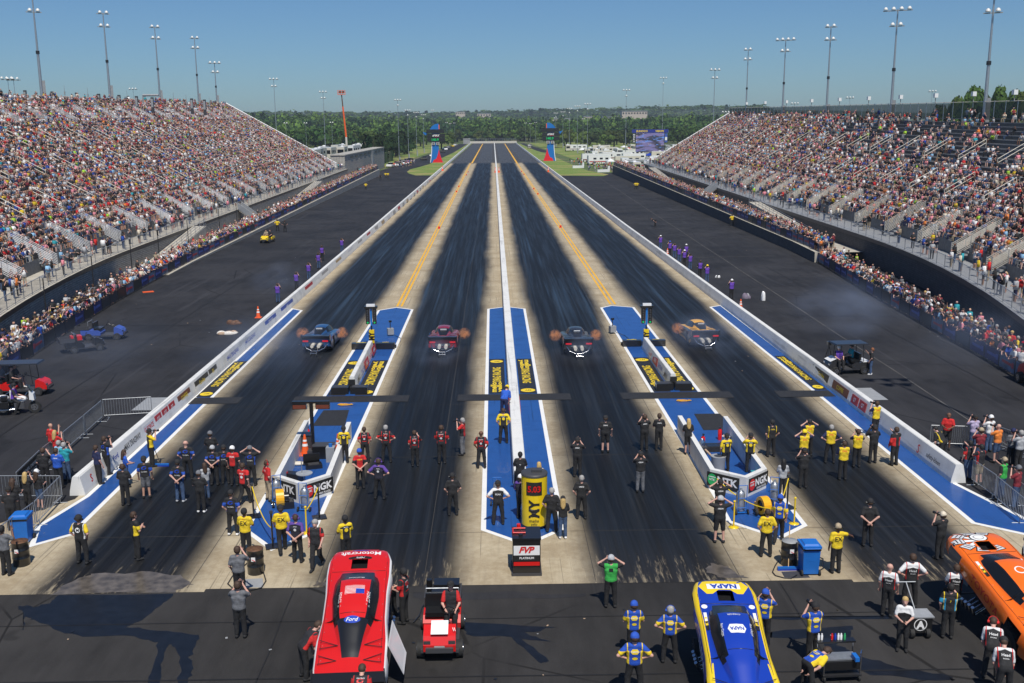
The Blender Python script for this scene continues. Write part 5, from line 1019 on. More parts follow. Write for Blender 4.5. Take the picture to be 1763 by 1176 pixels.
# far buildings on the ridge
M['bld'] = mat('distant_wall', (.55, .47, .38), .8, var=.1)
def far_building(px0, px1, pyt, pyb, Y, lab, m='bld', n=5):
    a, b = PY(px0, pyt, Y), PY(px1, pyb, Y); e = empty('distant_building', ((a.x+b.x)/2, Y, b.z-6), label=lab, cat='building'); Wd = b.x-a.x; H = a.z-b.z+6; MB().box((0, 0, H/2), (Wd, 30, H)).build('wall', m, e); MB().box((0, 0, H+.4), (Wd*1.02, 31, .8)).build('roof', 'greyp', e)
    for i in range(n): MB().box((Wd*((i+.5)/n-.5), -15.1, H-3), (Wd/n*.5, .3, 2.4)).build('window', 'glass', e)
for a in ((785, 801, 193, 199, 2300, 'pale stepped building on the horizon left of the strip end'), (822, 845, 196, 201, 2300, 'low pale building on the horizon above the strip end'), (1069, 1112, 192, 200, 1700, 'wide cream warehouse on the right horizon behind the trees', 'bld', 9), (1035, 1062, 202, 207, 1500, 'grey shed roofs among the trees right of the masts', 'greyp', 6), (944, 980, 205, 210, 1300, 'brown roofed shops half hidden by trees right of centre'), (1003, 1020, 201, 206, 1500, 'small cream building among trees right of the masts')): far_building(*a)
# ------------------------------------------------------------------ trees
def crown_arrays(n, seed, squash=1.0, conif=False):
    r = np.random.default_rng(seed); nb = 9 if not conif else 1
    cen = r.normal(0, .42, (nb, 3))*np.array([1, 1, .6]); rad = r.uniform(.42, .66, nb)
    ci = r.integers(0, nb, n); d = r.normal(0, 1, (n, 3)); d /= np.linalg.norm(d, axis=1)[:, None]; d[:, 2] = np.abs(d[:, 2])*.9+d[:, 2]*.1+0
    if conif: t = r.random(n)**.8; p = np.stack([d[:, 0]*(1-t)*.62, d[:, 1]*(1-t)*.62, t*1.7-.7], 1); 
    else: p = cen[ci]+d*rad[ci][:, None]*r.uniform(.8, 1.05, (n, 1)); p[:, 2] *= squash
    a = r.normal(0, 1, (n, 3)); a = a-(a*d).sum(1)[:, None]*d*.6; a /= np.linalg.norm(a, axis=1)[:, None]; b = np.cross(d, a); b /= np.linalg.norm(b, axis=1)[:, None]+1e-6; s = r.uniform(.10, .2, (n, 1))*(420/n)**.42 if n > 420 else r.uniform(.10, .2, (n, 1))
    q = np.stack([p-a*s-b*s*.7, p+a*s-b*s*.6, p+a*s*.8+b*s*.8, p-a*s*.7+b*s], 1)
    return q, r.uniform(.65, 1.35, n)
LEAFC = [np.array(c) for c in ((.066, .105, .019), (.042, .078, .016), (.085, .125, .024), (.025, .052, .016), (.060, .098, .021), (.100, .130, .034))]
def attr_leaf():
    g = NB('leaf_clumps'); a = g.n('ShaderNodeAttribute'); a.attribute_name = 'col'; oi = g.n('ShaderNodeObjectInfo'); h = g.n('ShaderNodeHueSaturation'); g.l(a.outputs['Color'], h.inputs['Color']); g.val(g.ma('ADD', .475, g.ma('MULTIPLY', oi.outputs['Random'], .05)), h.inputs['Hue']); g.val(g.ma('ADD', .75, g.ma('MULTIPLY', oi.outputs['Random'], .55)), h.inputs['Value'])
    g.l(h.outputs[0], g.b.inputs['Base Color']); g.b.inputs['Roughness'].default_value = .8; g.b.inputs['Specular IOR Level'].default_value = .2; tr_ = g.n('ShaderNodeBsdfTranslucent'); g.l(h.outputs[0], tr_.inputs[0]); mx = g.n('ShaderNodeMixShader'); mx.inputs[0].default_value = .25; g.l(g.b.outputs[0], mx.inputs[1]); g.l(tr_.outputs[0], mx.inputs[2]); g.l(mx.outputs[0], g.t.nodes['Material Output'].inputs[0]); return g.m
M['leaf'] = attr_leaf(); M['bark'] = mat('bark', (.07, .055, .04), .9, var=.3)
CR = []
for i in range(6):
    q, v = crown_arrays(420, 20+i, conif=(i == 5)); c = LEAFC[i][None]*v[:, None] if i != 5 else np.array((.02, .045, .016))[None]*v[:, None]
    CR.append(mesh_np('crown', q.reshape(-1, 3), np.arange(len(q)*4).reshape(-1, 4), [M['leaf']], col=c))
tk = MB(); tk.tube((0, 0, 0), (0, 0, .55), .05, .03, 7); tk.tube((0, 0, .4), (.18, .05, .8), .022, .01, 5); tk.tube((0, 0, .45), (-.16, -.08, .85), .022, .01, 5); tk.tube((0, 0, .5), (.02, .14, .9), .02, .01, 5); TK = tk.mesh('trunk', 'bark')
q, v = crown_arrays(2600, 77); CR.append(mesh_np('crown', q.reshape(-1, 3), np.arange(len(q)*4).reshape(-1, 4), [M['leaf']], col=LEAFC[0][None]*v[:, None]))
def tree(x, y, h, r, k, lab, grp, fine=False): 
    e = empty('conifer' if k == 5 else 'broadleaf_tree', (x, y, terr(x, y)-.1), random.uniform(0, 6.28), lab, 'tree', grp)
    t = link('trunk', TK, e); t.scale = (h, h, h*.9); c = link('crown', CR[k if not fine else 6], e, (0, 0, h*.52 if k != 5 else h*.45)); c.scale = (r, r, h*.50 if k != 5 else h*.42); return e
for i in range(14): y = 398+i*16+rr.uniform(-3, 3); tree(-46.5-rr.uniform(0, 3)-i*.15, y, rr.uniform(11, 14), rr.uniform(4.5, 5.5), 3 if i % 3 else 5, 'dark evergreen in the row left of the return road, %s from the front' % ORD[i], 'dark evergreens in a row left of the return road')
tn = 0
for i in range(150):        # front trees of the wood, each a thing
    px = rr.uniform(425, 1250); Y = rr.uniform(660, 930); t = PY(px, 240, Y)
    if abs(t.x) < 34 or (t.x < -30 and Y < 560): Y = rr.uniform(935, 960); t = PY(px, 240, Y)
    if 30 < t.x < 130 and Y < 700: Y += 120
    x = PY(px, 240, Y).x; tn += 1
    tree(x, Y, rr.uniform(8.5, 14), rr.uniform(4, 7.5), rr.choice([0, 0, 1, 1, 2, 3, 4, 4, 5]), '%s tree at the front edge of the wood, %s of the strip, number %d' % (rr.choice(['broad', 'bushy', 'rounded']), 'left' if x < 0 else 'right', tn), 'trees along the front edge of the wood')
for i, (px, Y, h) in enumerate(((1648, 330, 24), (1665, 320, 27), (1690, 335, 25), (1712, 318, 27), (1740, 330, 26), (1757, 315, 25), (1627, 345, 22), (1300, 420, 19), (1340, 430, 20), (1395, 400, 19), (1440, 390, 18), (1270, 430, 20), (1480, 380, 19), (1370, 420, 19), (1416, 400, 18), (1320, 420, 19), (1510, 380, 17), (1560, 360, 17))): x = PY(px, 200, Y).x; e = tree(x, Y, h*.86, rr.uniform(4.5, 6.5), rr.choice([0, 1, 4]), 'tall green tree behind the right grandstand, %s counted' % ORD[i], 'trees behind the right grandstand', fine=True); e.location.z = 0
def forest(name, pts, lab, per=130, seed=3):
    """pts: x y z height radius kind -> one object"""
    Q = []; C = []
    tp = [crown_arrays(per, 60+k, conif=(k == 5)) for k in range(6)]
    pts = np.array(pts); r = np.random.default_rng(seed)
    for k in range(6):
        sel = pts[pts[:, 5] == k]; q, v = tp[k]; n = len(sel)
        if not n: continue
        a = r.uniform(0, 6.28, n); c, s = np.cos(a)[:, None, None], np.sin(a)[:, None, None]; q = q*1.25; X = (q[None, ..., 0]*c-q[None, ..., 1]*s)*sel[:, 4][:, None, None]+sel[:, 0][:, None, None]; Y = (q[None, ..., 0]*s+q[None, ..., 1]*c)*sel[:, 4][:, None, None]+sel[:, 1][:, None, None]; Z = q[None, ..., 2]*(sel[:, 3]*.5)[:, None, None]+(sel[:, 2]+sel[:, 3]*.5)[:, None, None]
        Q.append(np.stack([X, Y, Z], -1).reshape(-1, 3)); base = LEAFC[k] if k != 5 else np.array((.02, .045, .016)); C.append((base[None, None]*v[None, :, None]*r.uniform(.7, 1.3, (n, 1, 1))).reshape(-1, 3))
    Q = np.vstack(Q); o = link(name, mesh_np(name, Q, np.arange(len(Q)).reshape(-1, 4), [M['leaf']], col=np.vstack(C))); return tag(o, lab, 'wood', kind='stuff')
fp = []
r2 = np.random.default_rng(8)
for Y in list(np.arange(700, 940, 24))+list(np.arange(945, 1180, 15))+list(np.arange(1190, 1700, 30)):
    x0, x1 = PY(400, 230, Y).x, PY(1300, 230, Y).x; x = x0
    while x < x1:
        h = r2.uniform(8, 15.5); xx = x+r2.normal(0, 3); yy = Y+r2.normal(0, 6); x += r2.uniform(6, 10)*(1 if Y < 1180 else 1.5)
        if yy < 940 and (abs(xx) < 62 if xx < 0 else xx < 132): continue
        fp.append((xx, yy, terr(xx, yy), h, h*.42*(1 if Y < 1180 else 1.4), r2.choice(6, p=[.24, .22, .16, .14, .14, .10])))
forest('woodland', fp, 'green woodland filling the flat land beyond the strip', 105)
fp = []
for Y in np.geomspace(1750, 4200, 22):
    x0, x1 = PY(380, 200, Y).x, PY(1320, 200, Y).x; x = x0
    while x < x1: h = r2.uniform(10, 17); xx = x+r2.normal(0, 6); yy = Y+r2.normal(0, 20); x += r2.uniform(14, 26)*Y/2000; fp.append((xx, yy, terr(xx, yy)-2, h, h*.9*Y/2200, r2.choice(6, p=[.2, .2, .1, .25, .1, .15])))
forest('distant_woodland', fp, 'hazy wooded hills along the horizon', 60)
g_.data.materials.append(M['hill']); 
for p_ in g_.data.polygons:
    if p_.center.y > 1000: p_.material_index = 1
# ------------------------------------------------------------------ air
HZ = True
if HZ:
    hz = MB().box((0, 1900, 21.5), (9000, 5200, 48)); 
    hm = D.materials.new('haze'); hm.use_nodes = True; hm.node_tree.nodes.remove(hm.node_tree.nodes['Principled BSDF']); pv = hm.node_tree.nodes.new('ShaderNodeVolumePrincipled'); pv.inputs['Color'].default_value = (.78, .88, 1, 1); pv.inputs['Density'].default_value = .00015; pv.inputs['Anisotropy'].default_value = .2
    hm.node_tree.links.new(pv.outputs[0], hm.node_tree.nodes['Material Output'].inputs['Volume']); me = hz.mesh('haze', [hm]); o = link('haze', me); o['kind'] = 'stuff'; o['label'] = 'thin pale summer haze over the whole place'
# ------------------------------------------------------------------ race car bodies
def lerp_tab(t, tab): return float(np.interp(t, [a for a, _ in tab], [b for _, b in tab]))
def car_shell(L=5.1, style='fc'):
    """returns verts, faces, tags ; s runs 0 at the tail to L at the nose, +Y is the nose"""
    W_ = [(0, .97), (.25, 1.0), (1.2, 1.0), (2.0, .93), (3.0, .93), (3.7, .98), (4.4, .97), (4.85, .86), (5.02, .70), (5.1, .52)]
    D_ = [(0, 1.02), (.8, 1.02), (1.4, .97), (2.2, .90), (3.2, .84), (4.0, .78), (4.6, .68), (4.9, .58), (5.1, .42)]
    R_ = [(.55, 0), (.9, .10), (1.5, .30), (2.1, .42), (2.7, .44), (3.1, .38), (3.45, .20), (3.85, 0)]
    G_ = [(.55, .30), (1.2, .40), (1.9, .60), (2.7, .68), (3.3, .66), (3.85, .50)]
    T_ = [(.55, .16), (1.2, .27), (1.9, .38), (2.7, .42), (3.3, .44), (3.85, .44)]
    B_ = [(0, .42), (.5, .22), (1.5, .16), (4.4, .14), (5.1, .16)]
    st = list(np.linspace(0, 5.1, 46)); rings = []
    for s in st:
        w, d, r, gb, gt, b = (lerp_tab(s, t) for t in (W_, D_, R_, G_, T_, B_)); r = max(r, 0.0)
        half = [(w*.95, b), (w, b+.18), (w*1.01, d*.55), (w*.985, d-.10), (w*.93, d-.02), (w*.84, d+.012), (max(gb, .3)+.02, d+.018), (gb*.98 if r > .02 else gb, d+.02+r*.12), ((gb*.45+gt*.55), d+.02+r*.62), (gt, d+.02+r*.92), (gt*.55, d+.03+r*1.0), (0, d+.035+r*1.03)]
        rings.append([(x, s-0, z) for x, z in half]+[(-x, s, z) for x, z in half[-2::-1]])
    n = len(rings[0]); V = [p for r in rings for p in r]; F, T = [], []
    for i in range(len(st)-1):
        s = (st[i]+st[i+1])/2
        for j in range(n-1):
            k = min(j, n-2-j); T_ = 'body'; x = abs((V[i*n+j][0]+V[i*n+j+1][0])/2)
            if k in (7, 8) and 1.55 < s < 3.15 and lerp_tab(s, R_) > .15: T_ = 'side_window'
            if k >= 8 and 3.15 <= s < 3.72: T_ = 'windscreen'
            if k in (7,) and 3.15 <= s < 3.5: T_ = 'windscreen'
            if k >= 8 and .6 < s < 1.75: T_ = 'rear_cover'
            if k <= 2 and k >= 1: T_ = 'side'
            if k == 3: T_ = 'upper_side'
            if k == 4: T_ = 'shoulder'
            if 3.95 < s < 4.45 and x < .33: T_ = 'hole'
            for cy_, rr_ in ((.98, .47), (4.15, .40)):
                if k <= 2 and (s-cy_)**2+((V[i*n+j][2]+V[i*n+j+1][2])/2-.38)**2 < rr_**2: T_ = 'hole'
            F.append((i*n+j, i*n+j+1, (i+1)*n+j+1, (i+1)*n+j)); T.append(T_)
    nose = tuple(range((len(st)-1)*n, len(st)*n)); F.append(nose); T.append('nose')
    return V, F, T
CV, CF, CT = car_shell()
def part_from(tags, name, mats, parent, mi=None):
    idx = {}; vs = []; fs = []; ms = []
    for f, t in zip(CF, CT):
        if t in tags:
            g_f = []
            for i in f:
                if i not in idx: idx[i] = len(vs); vs.append(CV[i])
                g_f.append(idx[i])
            fs.append(tuple(g_f)); ms.append(mi(t) if mi else 0)
    me = mesh_np(name, vs, fs, [M[m] for m in mats], mi=ms, smooth=True); return link(name, me, parent)
SHELL_BVH = BVHTree.FromPolygons([Vector(v) for v in CV], [f for f, t in zip(CF, CT) if t != 'hole'])
def wheel(parent, c, r, w, rim='chrome', name='wheel'):
    mb = MB(); x = w/2; mb.tube((-x, 0, 0), (x, 0, 0), r, r, 18); o = mb.build(name, 'rubber', parent); o.location = c
    m2 = MB(); m2.tube((-x-.01, 0, 0), (x+.01, 0, 0), r*.58, r*.58, 14); 
    for i in range(5): a = i*1.2566; [m2.box((sg*(x+.012), r*.33*math.cos(a), r*.33*math.sin(a)), (.012, r*.16, r*.16), 1) for sg in (1, -1)]
    m2.build('rim', [rim, 'blk'], o); return o
def chassis(e, raised, eng='steel', rear=True):
    mb = MB()
    for x in (-.36, .36): mb.tube((x, -.1, .32), (x, 4.4, .24), .035, n=6); mb.tube((x, .8, .75), (x, 2.9, .62), .03, n=6); [mb.tube((x, y, .28), (x, y+.3, .7), .025, n=5) for y in (.8, 1.6, 2.4)]
    for y in (0, 1, 2, 3, 4.3): mb.tube((-.36, y, .28), (.36, y, .28), .03, n=6)
    [mb.tube((x, 1.3, .7), (x*.7, 1.55, 1.18), .03, n=6) for x in (-.36, .36)]; mb.tube((-.25, 1.55, 1.18), (.25, 1.55, 1.18), .03, n=6); mb.build('frame_rails', 'blackm', e)
    en = MB(); en.box((0, 3.2, .55), (.55, .75, .45)); en.box((0, 3.2, .88), (.34, .7, .2), 1); en.box((0, 3.95, .80), (.42, .35, .22), 1, taper=.8)
    for sg in (-1, 1):
        en.box((sg*.24, 3.2, .76), (.2, .7, .14), 1)
        for i in range(4): en.tube((sg*.32, 2.9+i*.19, .55), (sg*.85, 2.7+i*.19, .42), .04, n=7, mi=1); en.tube((sg*.85, 2.7+i*.19, .42), (sg*1.02, 2.55+i*.19, .75), .045, .05, 7, 1)
    en.build('engine', ['dgrey', 'chrome'], e)
    for sg in (-1, 1):
        wheel(e, (sg*.72, .98, .45), .45, .44, 'blk', 'rear_tyre'); wheel(e, (sg*.78, 4.15, .29), .29, .13, 'chrome', 'front_tyre')
    wb = MB(); [wb.tube((sg*.18, .1, .3), (sg*.18, -1.15, .22), .022, n=5) for sg in (-1, 1)]; wb.tube((-.22, -1.15, .2), (.22, -1.15, .2), .02, n=5); [wb.tube((sg*.2-.03, -1.15, .1), (sg*.2+.03, -1.15, .1), .09, n=8, mi=1) for sg in (-1, 1)]; [wb.tube((sg*.18, .2, .7), (sg*.18, -1.0, .25), .018, n=5) for sg in (-1, 1)]; wb.build('wheelie_bar', ['chrome', 'rubber'], e)
def funny_car(loc, rz, tilt, col, lab, team, cols=None):
    e = empty('race_car', loc, rz, lab, 'race car'); 
    chassis(e, tilt > 2)
    def mi(t): return {'side': 1, 'upper_side': 2 if team == 'napa' else 1, 'shoulder': 2, 'nose': 1}.get(t, 0)
    bd = part_from({'body', 'side', 'upper_side', 'shoulder', 'nose'}, 'body', cols or [col, col, col], e, mi)
    for t, m in (('side_window', 'glass'), ('windscreen', 'glass'), ('rear_cover', 'blk' if team in ('red', 'far') else col)): part_from({t}, {'side_window': 'side_windows', 'windscreen': 'windscreen', 'rear_cover': 'rear_cover'}[t], [m], bd)
    MB().box((0, 3.0, .50), (1.5, 3.6, .02)).build('inner_shade_sheet', 'blk', bd)  # black sheet added to stand in for shade inside the hood opening
    hh_ = .46 if team != 'far' else .10
    sp_ = MB(); sp_.box((0, -.12, 1.08), (1.92, .34, .05)); [sp_.box((sg*.95, -.12, .98), (.03, .42, .36)) for sg in (-1, 1)]; sp_.box((0, -.1, 1.01-hh_/2), (1.86, .04, hh_)); sp_.build('rear_spoiler', 'blk', bd); MB().box((0, .0, .68), (1.88, .06, .52)).build('tail_panel', col if team == 'far' else 'blk', bd)
    if team == 'far': MB().path([(-.75, -.12, .62), (-.6, -.45, .38), (-.2, -.55, .22), (.2, -.55, .22), (.6, -.45, .38), (.75, -.12, .62)], .035, 6).build('chute_loop', 'chrome', e); [MB().tube((q, -.1, .5), (q, -.5, .5), .13, .11, 10).build('parachute_pack', 'cream', e) for q in (-.22, .22)]
    wd = MB(); [wd.tube((sg*.45, .02, 1.03), (sg*.45, -.22, 1.13), .012, n=4) for sg in (-1, 1)]
    for sg in (-1, 1):
        for y0 in (.35, .85): wd.tube((sg*.36, y0+.12, 1.05), (sg*.86, y0, 1.09), .010, n=4); wd.tube((sg*.36, y0+.12, 1.05), (sg*.86, y0+.28, 1.09), .010, n=4)
    wd.build('stay_rods', 'blackm', bd)
    sc_ = MB(); sc_.box((0, 4.2, .72), (.56, .42, .1), 0, taper=.8); [sc_.tube((x, 4.2, .76), (x, 4.2, .84), .06, n=8, mi=1) for x in (-.16, 0, .16)]; sc_.build('injector', ['blk', 'chrome'], e)
    B, R, U, dn = SHELL_BVH, (1, 0, 0), (0, 1, 0), (0, 0, -1)
    RR, UU = (-1, 0, 0), (0, -1, 0)                     # lettering that reads from the front
    if tilt:                                            # body shells hinge at the tail
        bd.location = (0, 0, 0); a = math.radians(tilt); bd.rotation_euler.x = a
        st_ = MB().tube((.3, 3.0, .7), (.3, 3.0, .7+3*math.tan(a)+.1), .02, n=5).build('body_prop', 'steel', e)
    if team == 'red':
        decal('Motorcraft', .20, 'txt_w', B, (0, 4.72, 3), dn, RR, UU, bd, maxw=1.45, bold=.02); shape_decal(ell(.36, .10), 'txt_k', B, (0, 4.47, 3), dn, RR, UU, bd); decal('Ford', .10, 'txt_w', B, (0, 4.47, 3), dn, RR, UU, bd, off=.012, shear=.3)
        shape_decal(ell(.28, .05), 'txt_b', B, (0, 4.92, 3), dn, RR, UU, bd); decal('MUSTANG', .07, 'txt_w', B, (0, 3.28, 3), dn, RR, UU, bd, maxw=.7, off=.012)
        shape_decal([(-.28, -.17), (.28, -.17), (.28, .17), (-.28, .17)], 'txt_w', B, (0, 2.68, 3), dn, R, U, bd, 'flag')
        for k in range(7): shape_decal([(-.28, -.013), (.28, -.013), (.28, .013), (-.28, .013)], 'txt_r', B, (0, 2.53+k*.049, 3), dn, R, U, bd, 'flag_stripe', off=.008)
        shape_decal([(-.12, -.09), (.12, -.09), (.12, .09), (-.12, .09)], 'txt_b', B, (.16, 2.6, 3), dn, R, U, bd, 'flag_canton', off=.012)
        shape_decal(ell(.23, .12), 'txt_b', B, (0, 1.62, 3), dn, R, U, bd, off=.008); decal('Ford', .12, 'txt_w', B, (0, 1.62, 3), dn, R, U, bd, off=.016, shear=.3)
        for sg in (-1, 1): decal('FORCE  //', .09, 'txt_w', B, (sg*.40, 2.35, 3), dn, (0, -1, 0), (sg, 0, 0) if False else (1, 0, 0), bd, maxw=1.0, off=.01, shear=.2)
        # white lower sides with sponsor shapes
        for sg in (-1, 1): decal('Ford', .3, 'txt_b', B, (sg*3, 2.4, .5), (-sg, 0, 0), (0, sg, 0), (0, 0, 1), bd, maxw=1.2); decal('Quaker', .2, 'txt_r', B, (sg*3, 3.3, .5), (-sg, 0, 0), (0, sg, 0), (0, 0, 1), bd, maxw=.5)
    if team == 'napa':
        hexp = lambda s, t: [(-1.0*s, 0), (-.72*s, -t), (.72*s, -t), (1.0*s, 0), (.72*s, t), (-.72*s, t)]
        hx = shape_decal([p for i in range(6) for p in (hexp(.76, .34)[i], tuple((np.array(hexp(.76, .34)[i])+np.array(hexp(.76, .34)[(i+1) % 6]))/2))], 'txt_y', B, (0, 4.62, 3), dn, RR, UU, bd)
        shape_decal([(-.5, -.13), (.5, -.13), (.5, .13), (-.5, .13)], 'txt_w', B, (0, 4.62, 3), dn, RR, UU, bd, off=.009); decal('NAPA', .23, 'txt_b', B, (0, 4.62, 3), dn, RR, UU, bd, maxw=.95, off=.016, bold=.05)
        shape_decal(hexp(.26, .15), 'txt_w', B, (0, 2.5, 3), dn, RR, UU, bd, off=.008); decal('NAPA', .12, 'txt_b', B, (0, 2.5, 3), dn, RR, UU, bd, maxw=.4, off=.014, bold=.04)
        decal('CHARGER', .06, 'txt_w', B, (0, 3.05, 3), dn, RR, UU, bd, maxw=.75, off=.01)
        for sg in (-1, 1): decal('NAPA', .3, 'txt_w', B, (sg*3, 2.4, .5), (-sg, 0, 0), (0, sg, 0), (0, 0, 1), bd); decal('Ron Capps', .09, 'txt_w', B, (sg*.41, 2.5, 3), dn, (0, -1, 0), (1, 0, 0), bd, maxw=.7, off=.01); shape_decal(ell(.09, .08), 'txt_w', B, (sg*.7, 3.75, 3), dn, R, U, bd)
        for sg in (-1, 1): shape_decal([(.02, -.55), (.16, -.5), (.06, .5), (-.06, .5)], 'txt_y', B, (sg*.80, 1.2, 3), dn, (sg, 0, 0), U, bd, 'stripe', off=.006)
    if team == 'orange':
        decal('Head', .24, 'txt_k', B, (0, 4.86, 3), dn, RR, UU, bd, maxw=1.1, bold=.05)
        for k in range(7):                              # radial engine artwork: cylinders round a hub
            a = math.radians(-115+k*38); c0 = (.62*math.cos(a), .34*math.sin(a))
            if abs(c0[0]) < .32 and c0[1] > .0: pass
            for w_, r0, r1, mm, of in ((.075, .12, .62, 'txt_k', .004), (.055, .13, .60, 'txt_w', .009), (.15, .42, .72, 'txt_k', .012), (.125, .44, .70, 'slgt', .016), (.10, .50, .53, 'txt_k', .02), (.10, .60, .63, 'txt_k', .02)):
                u, v = np.array((math.cos(a), math.sin(a)*.62)), np.array((-math.sin(a), math.cos(a)*.62)); pp = [tuple(u*r_-v*w_), tuple(u*r_+v*w_)] if False else [tuple(u*r0*1.3-v*w_*1.35), tuple(u*r1*1.3-v*w_*1.5), tuple(u*r1*1.3+v*w_*1.5), tuple(u*r0*1.3+v*w_*1.35)]
                shape_decal(pp, mm, B, (0, 4.48, 3), dn, RR, UU, bd, 'artwork', off=of)
        for r_, mm, of in ((.25, 'txt_k', .022), (.22, 'txt_w', .026), (.15, 'sgrey', .03), (.12, 'txt_w', .033)): shape_decal(ell(r_*1.2, r_*.85), mm, B, (0, 4.62, 3), dn, RR, UU, bd, 'artwork', off=of)
        shape_decal(ell(.17, .15), 'txt_w', B, (0, 2.6, 3), dn, RR, UU, bd, off=.006); shape_decal(ell(.13, .11), 'orange', B, (0, 2.6, 3), dn, RR, UU, bd, off=.01)
        for sg in (-1, 1): decal('TOYOTA', .26, 'txt_r', B, (sg*3, 2.5, .5), (-sg, 0, 0), (0, sg, 0), (0, 0, 1), bd, maxw=1.5)
    if team != 'far':
        e.scale = (1 if team != 'napa' else .94, 1.05, 1.02)
        for y0 in (3.86, 1.85): shape_decal([(-.8, -.008), (.8, -.008), (.8, .008), (-.8, .008)], 'sblk', B, (0, y0, 3), dn, R, U, bd, 'panel_seam', off=.006)
        for sg in (-1, 1):
            shape_decal([(-.006, -2.2), (.006, -2.2), (.006, 2.2), (-.006, 2.2)], 'sblk', B, (sg*.83, 2.6, 3), dn, R, U, bd, 'panel_seam', off=.006)
            for q in range(9): shape_decal(ell(.013, .013, 6), 'steel', B, (sg*.78, .5+q*.5, 3), dn, R, U, bd, 'fastener', off=.008)
            for q, (t_, m_) in enumerate((('CASTROL', 'txt_g'), ('AUTO', 'txt_b'), ('OIL', 'txt_w'))): shape_decal([(-.16, -.045), (.16, -.045), (.16, .045), (-.16, .045)], ('txt_w', 'txt_y', 'sblk')[q], B, (sg*.72, 3.35-.17*q, 3), dn, (0, -1, 0), (1, 0, 0), bd, 'sponsor_patch', off=.010) if team != 'red' else None
            shape_decal([(-.13, -.035), (.1, -.02), (.13, .05), (-.05, .04)], 'glass', B, (sg*.62, 4.93, 3), dn, (sg, 0, 0), U, bd, 'headlamp_decal', off=.006)
    return e, bd
fc, _ = funny_car((-4.02, 25.1, .05), math.radians(2.5), 21, 'red', 'red race car in the foreground with white lettering on its nose and body tilted up', 'red', ['red', 'whitep', 'red'])
fc2, _ = funny_car((6.2, 22.75, .05), math.radians(-3.5), 19.5, 'navy', 'royal blue and yellow race car in the foreground with its body tilted up', 'napa', ['navy', 'navy', 'ylw'])
fc3, _ = funny_car((15.75, 25.9, .05), math.radians(6), 20, 'orange', 'orange race car at the right edge with grey engine artwork on its nose', 'orange', ['orange', 'orange', 'orange'])
# flared open door panel hanging at the side of the red car and front splitter skirts
e = MB().add([(0, 0, .95), (.05, 1.3, 1.0), (.42, 1.0, .2), (.38, .1, .05), (.03, 0, .9), (.08, 1.3, .95), (.45, 1.0, .15), (.41, .1, 0)], [(0, 1, 2, 3), (7, 6, 5, 4), (0, 4, 5, 1), (1, 5, 6, 2), (2, 6, 7, 3), (3, 7, 4, 0)]).build('side_skirt', 'whitep', fc); e.location = (1.0, .5, .35)
M['flame'] = None
g = NB('exhaust_flame'); g.b.inputs['Base Color'].default_value = (.45, .16, .07, 1); g.b.inputs['Emission Color'].default_value = (.9, .25, .07, 1); g.b.inputs['Emission Strength'].default_value = .22; tc, (X, Y, Z) = g.obj(); lw = g.n('ShaderNodeLayerWeight'); lw.inputs[0].default_value = .35; n = g.noise(tc, 4, 4)
g.val(g.ma('MULTIPLY', g.ma('SUBTRACT', 1, g.ss(lw.outputs['Facing'], .15, .75)), g.ma('ADD', -.35, g.ma('MULTIPLY', n, 1.5)), clamp=True), g.b.inputs['Alpha']); M['flame'] = g.m
def flame_vol():
    m = D.materials.new('exhaust_flame_gas'); m.use_nodes = True; t = m.node_tree; t.nodes.remove(t.nodes['Principled BSDF']); v = t.nodes.new('ShaderNodeVolumePrincipled'); v.inputs['Color'].default_value = (.75, .42, .25, 1); v.inputs['Emission Color'].default_value = (1, .30, .08, 1)
    tc = t.nodes.new('ShaderNodeTexCoord'); n = t.nodes.new('ShaderNodeTexNoise'); n.inputs['Scale'].default_value = 2.4; n.inputs['Detail'].default_value = 4; oi = t.nodes.new('ShaderNodeObjectInfo'); n.noise_dimensions = '4D'; sc_ = t.nodes.new('ShaderNodeMath'); sc_.operation = 'MULTIPLY'; sc_.inputs[1].default_value = 20; t.links.new(oi.outputs['Random'], sc_.inputs[0]); t.links.new(sc_.outputs[0], n.inputs['W'])
    ln = t.nodes.new('ShaderNodeVectorMath'); ln.operation = 'LENGTH'; t.links.new(tc.outputs['Object'], ln.inputs[0]); t.links.new(tc.outputs['Object'], n.inputs['Vector'])
    a = t.nodes.new('ShaderNodeMapRange'); a.inputs[1].default_value = 1; a.inputs[2].default_value = .1; t.links.new(ln.outputs['Value'], a.inputs[0]); b = t.nodes.new('ShaderNodeMapRange'); b.inputs[1].default_value = .42; b.inputs[2].default_value = .62; t.links.new(n.outputs[0], b.inputs[0]); mm = t.nodes.new('ShaderNodeMath'); mm.operation = 'MULTIPLY'; t.links.new(a.outputs[0], mm.inputs[0]); t.links.new(b.outputs[0], mm.inputs[1])
    for s_, k in (('Density', 4.0), ('Emission Strength', .8)):
        q = t.nodes.new('ShaderNodeMath'); q.operation = 'MULTIPLY'; q.inputs[1].default_value = k; t.links.new(mm.outputs[0], q.inputs[0]); t.links.new(q.outputs[0], v.inputs[s_])
    t.links.new(v.outputs[0], t.nodes['Material Output'].inputs['Volume']); return m
M['flamev'] = flame_vol(); M['dkblue'] = mat('dark_blue_gloss', (.015, .07, .20), .3, coat=.4)
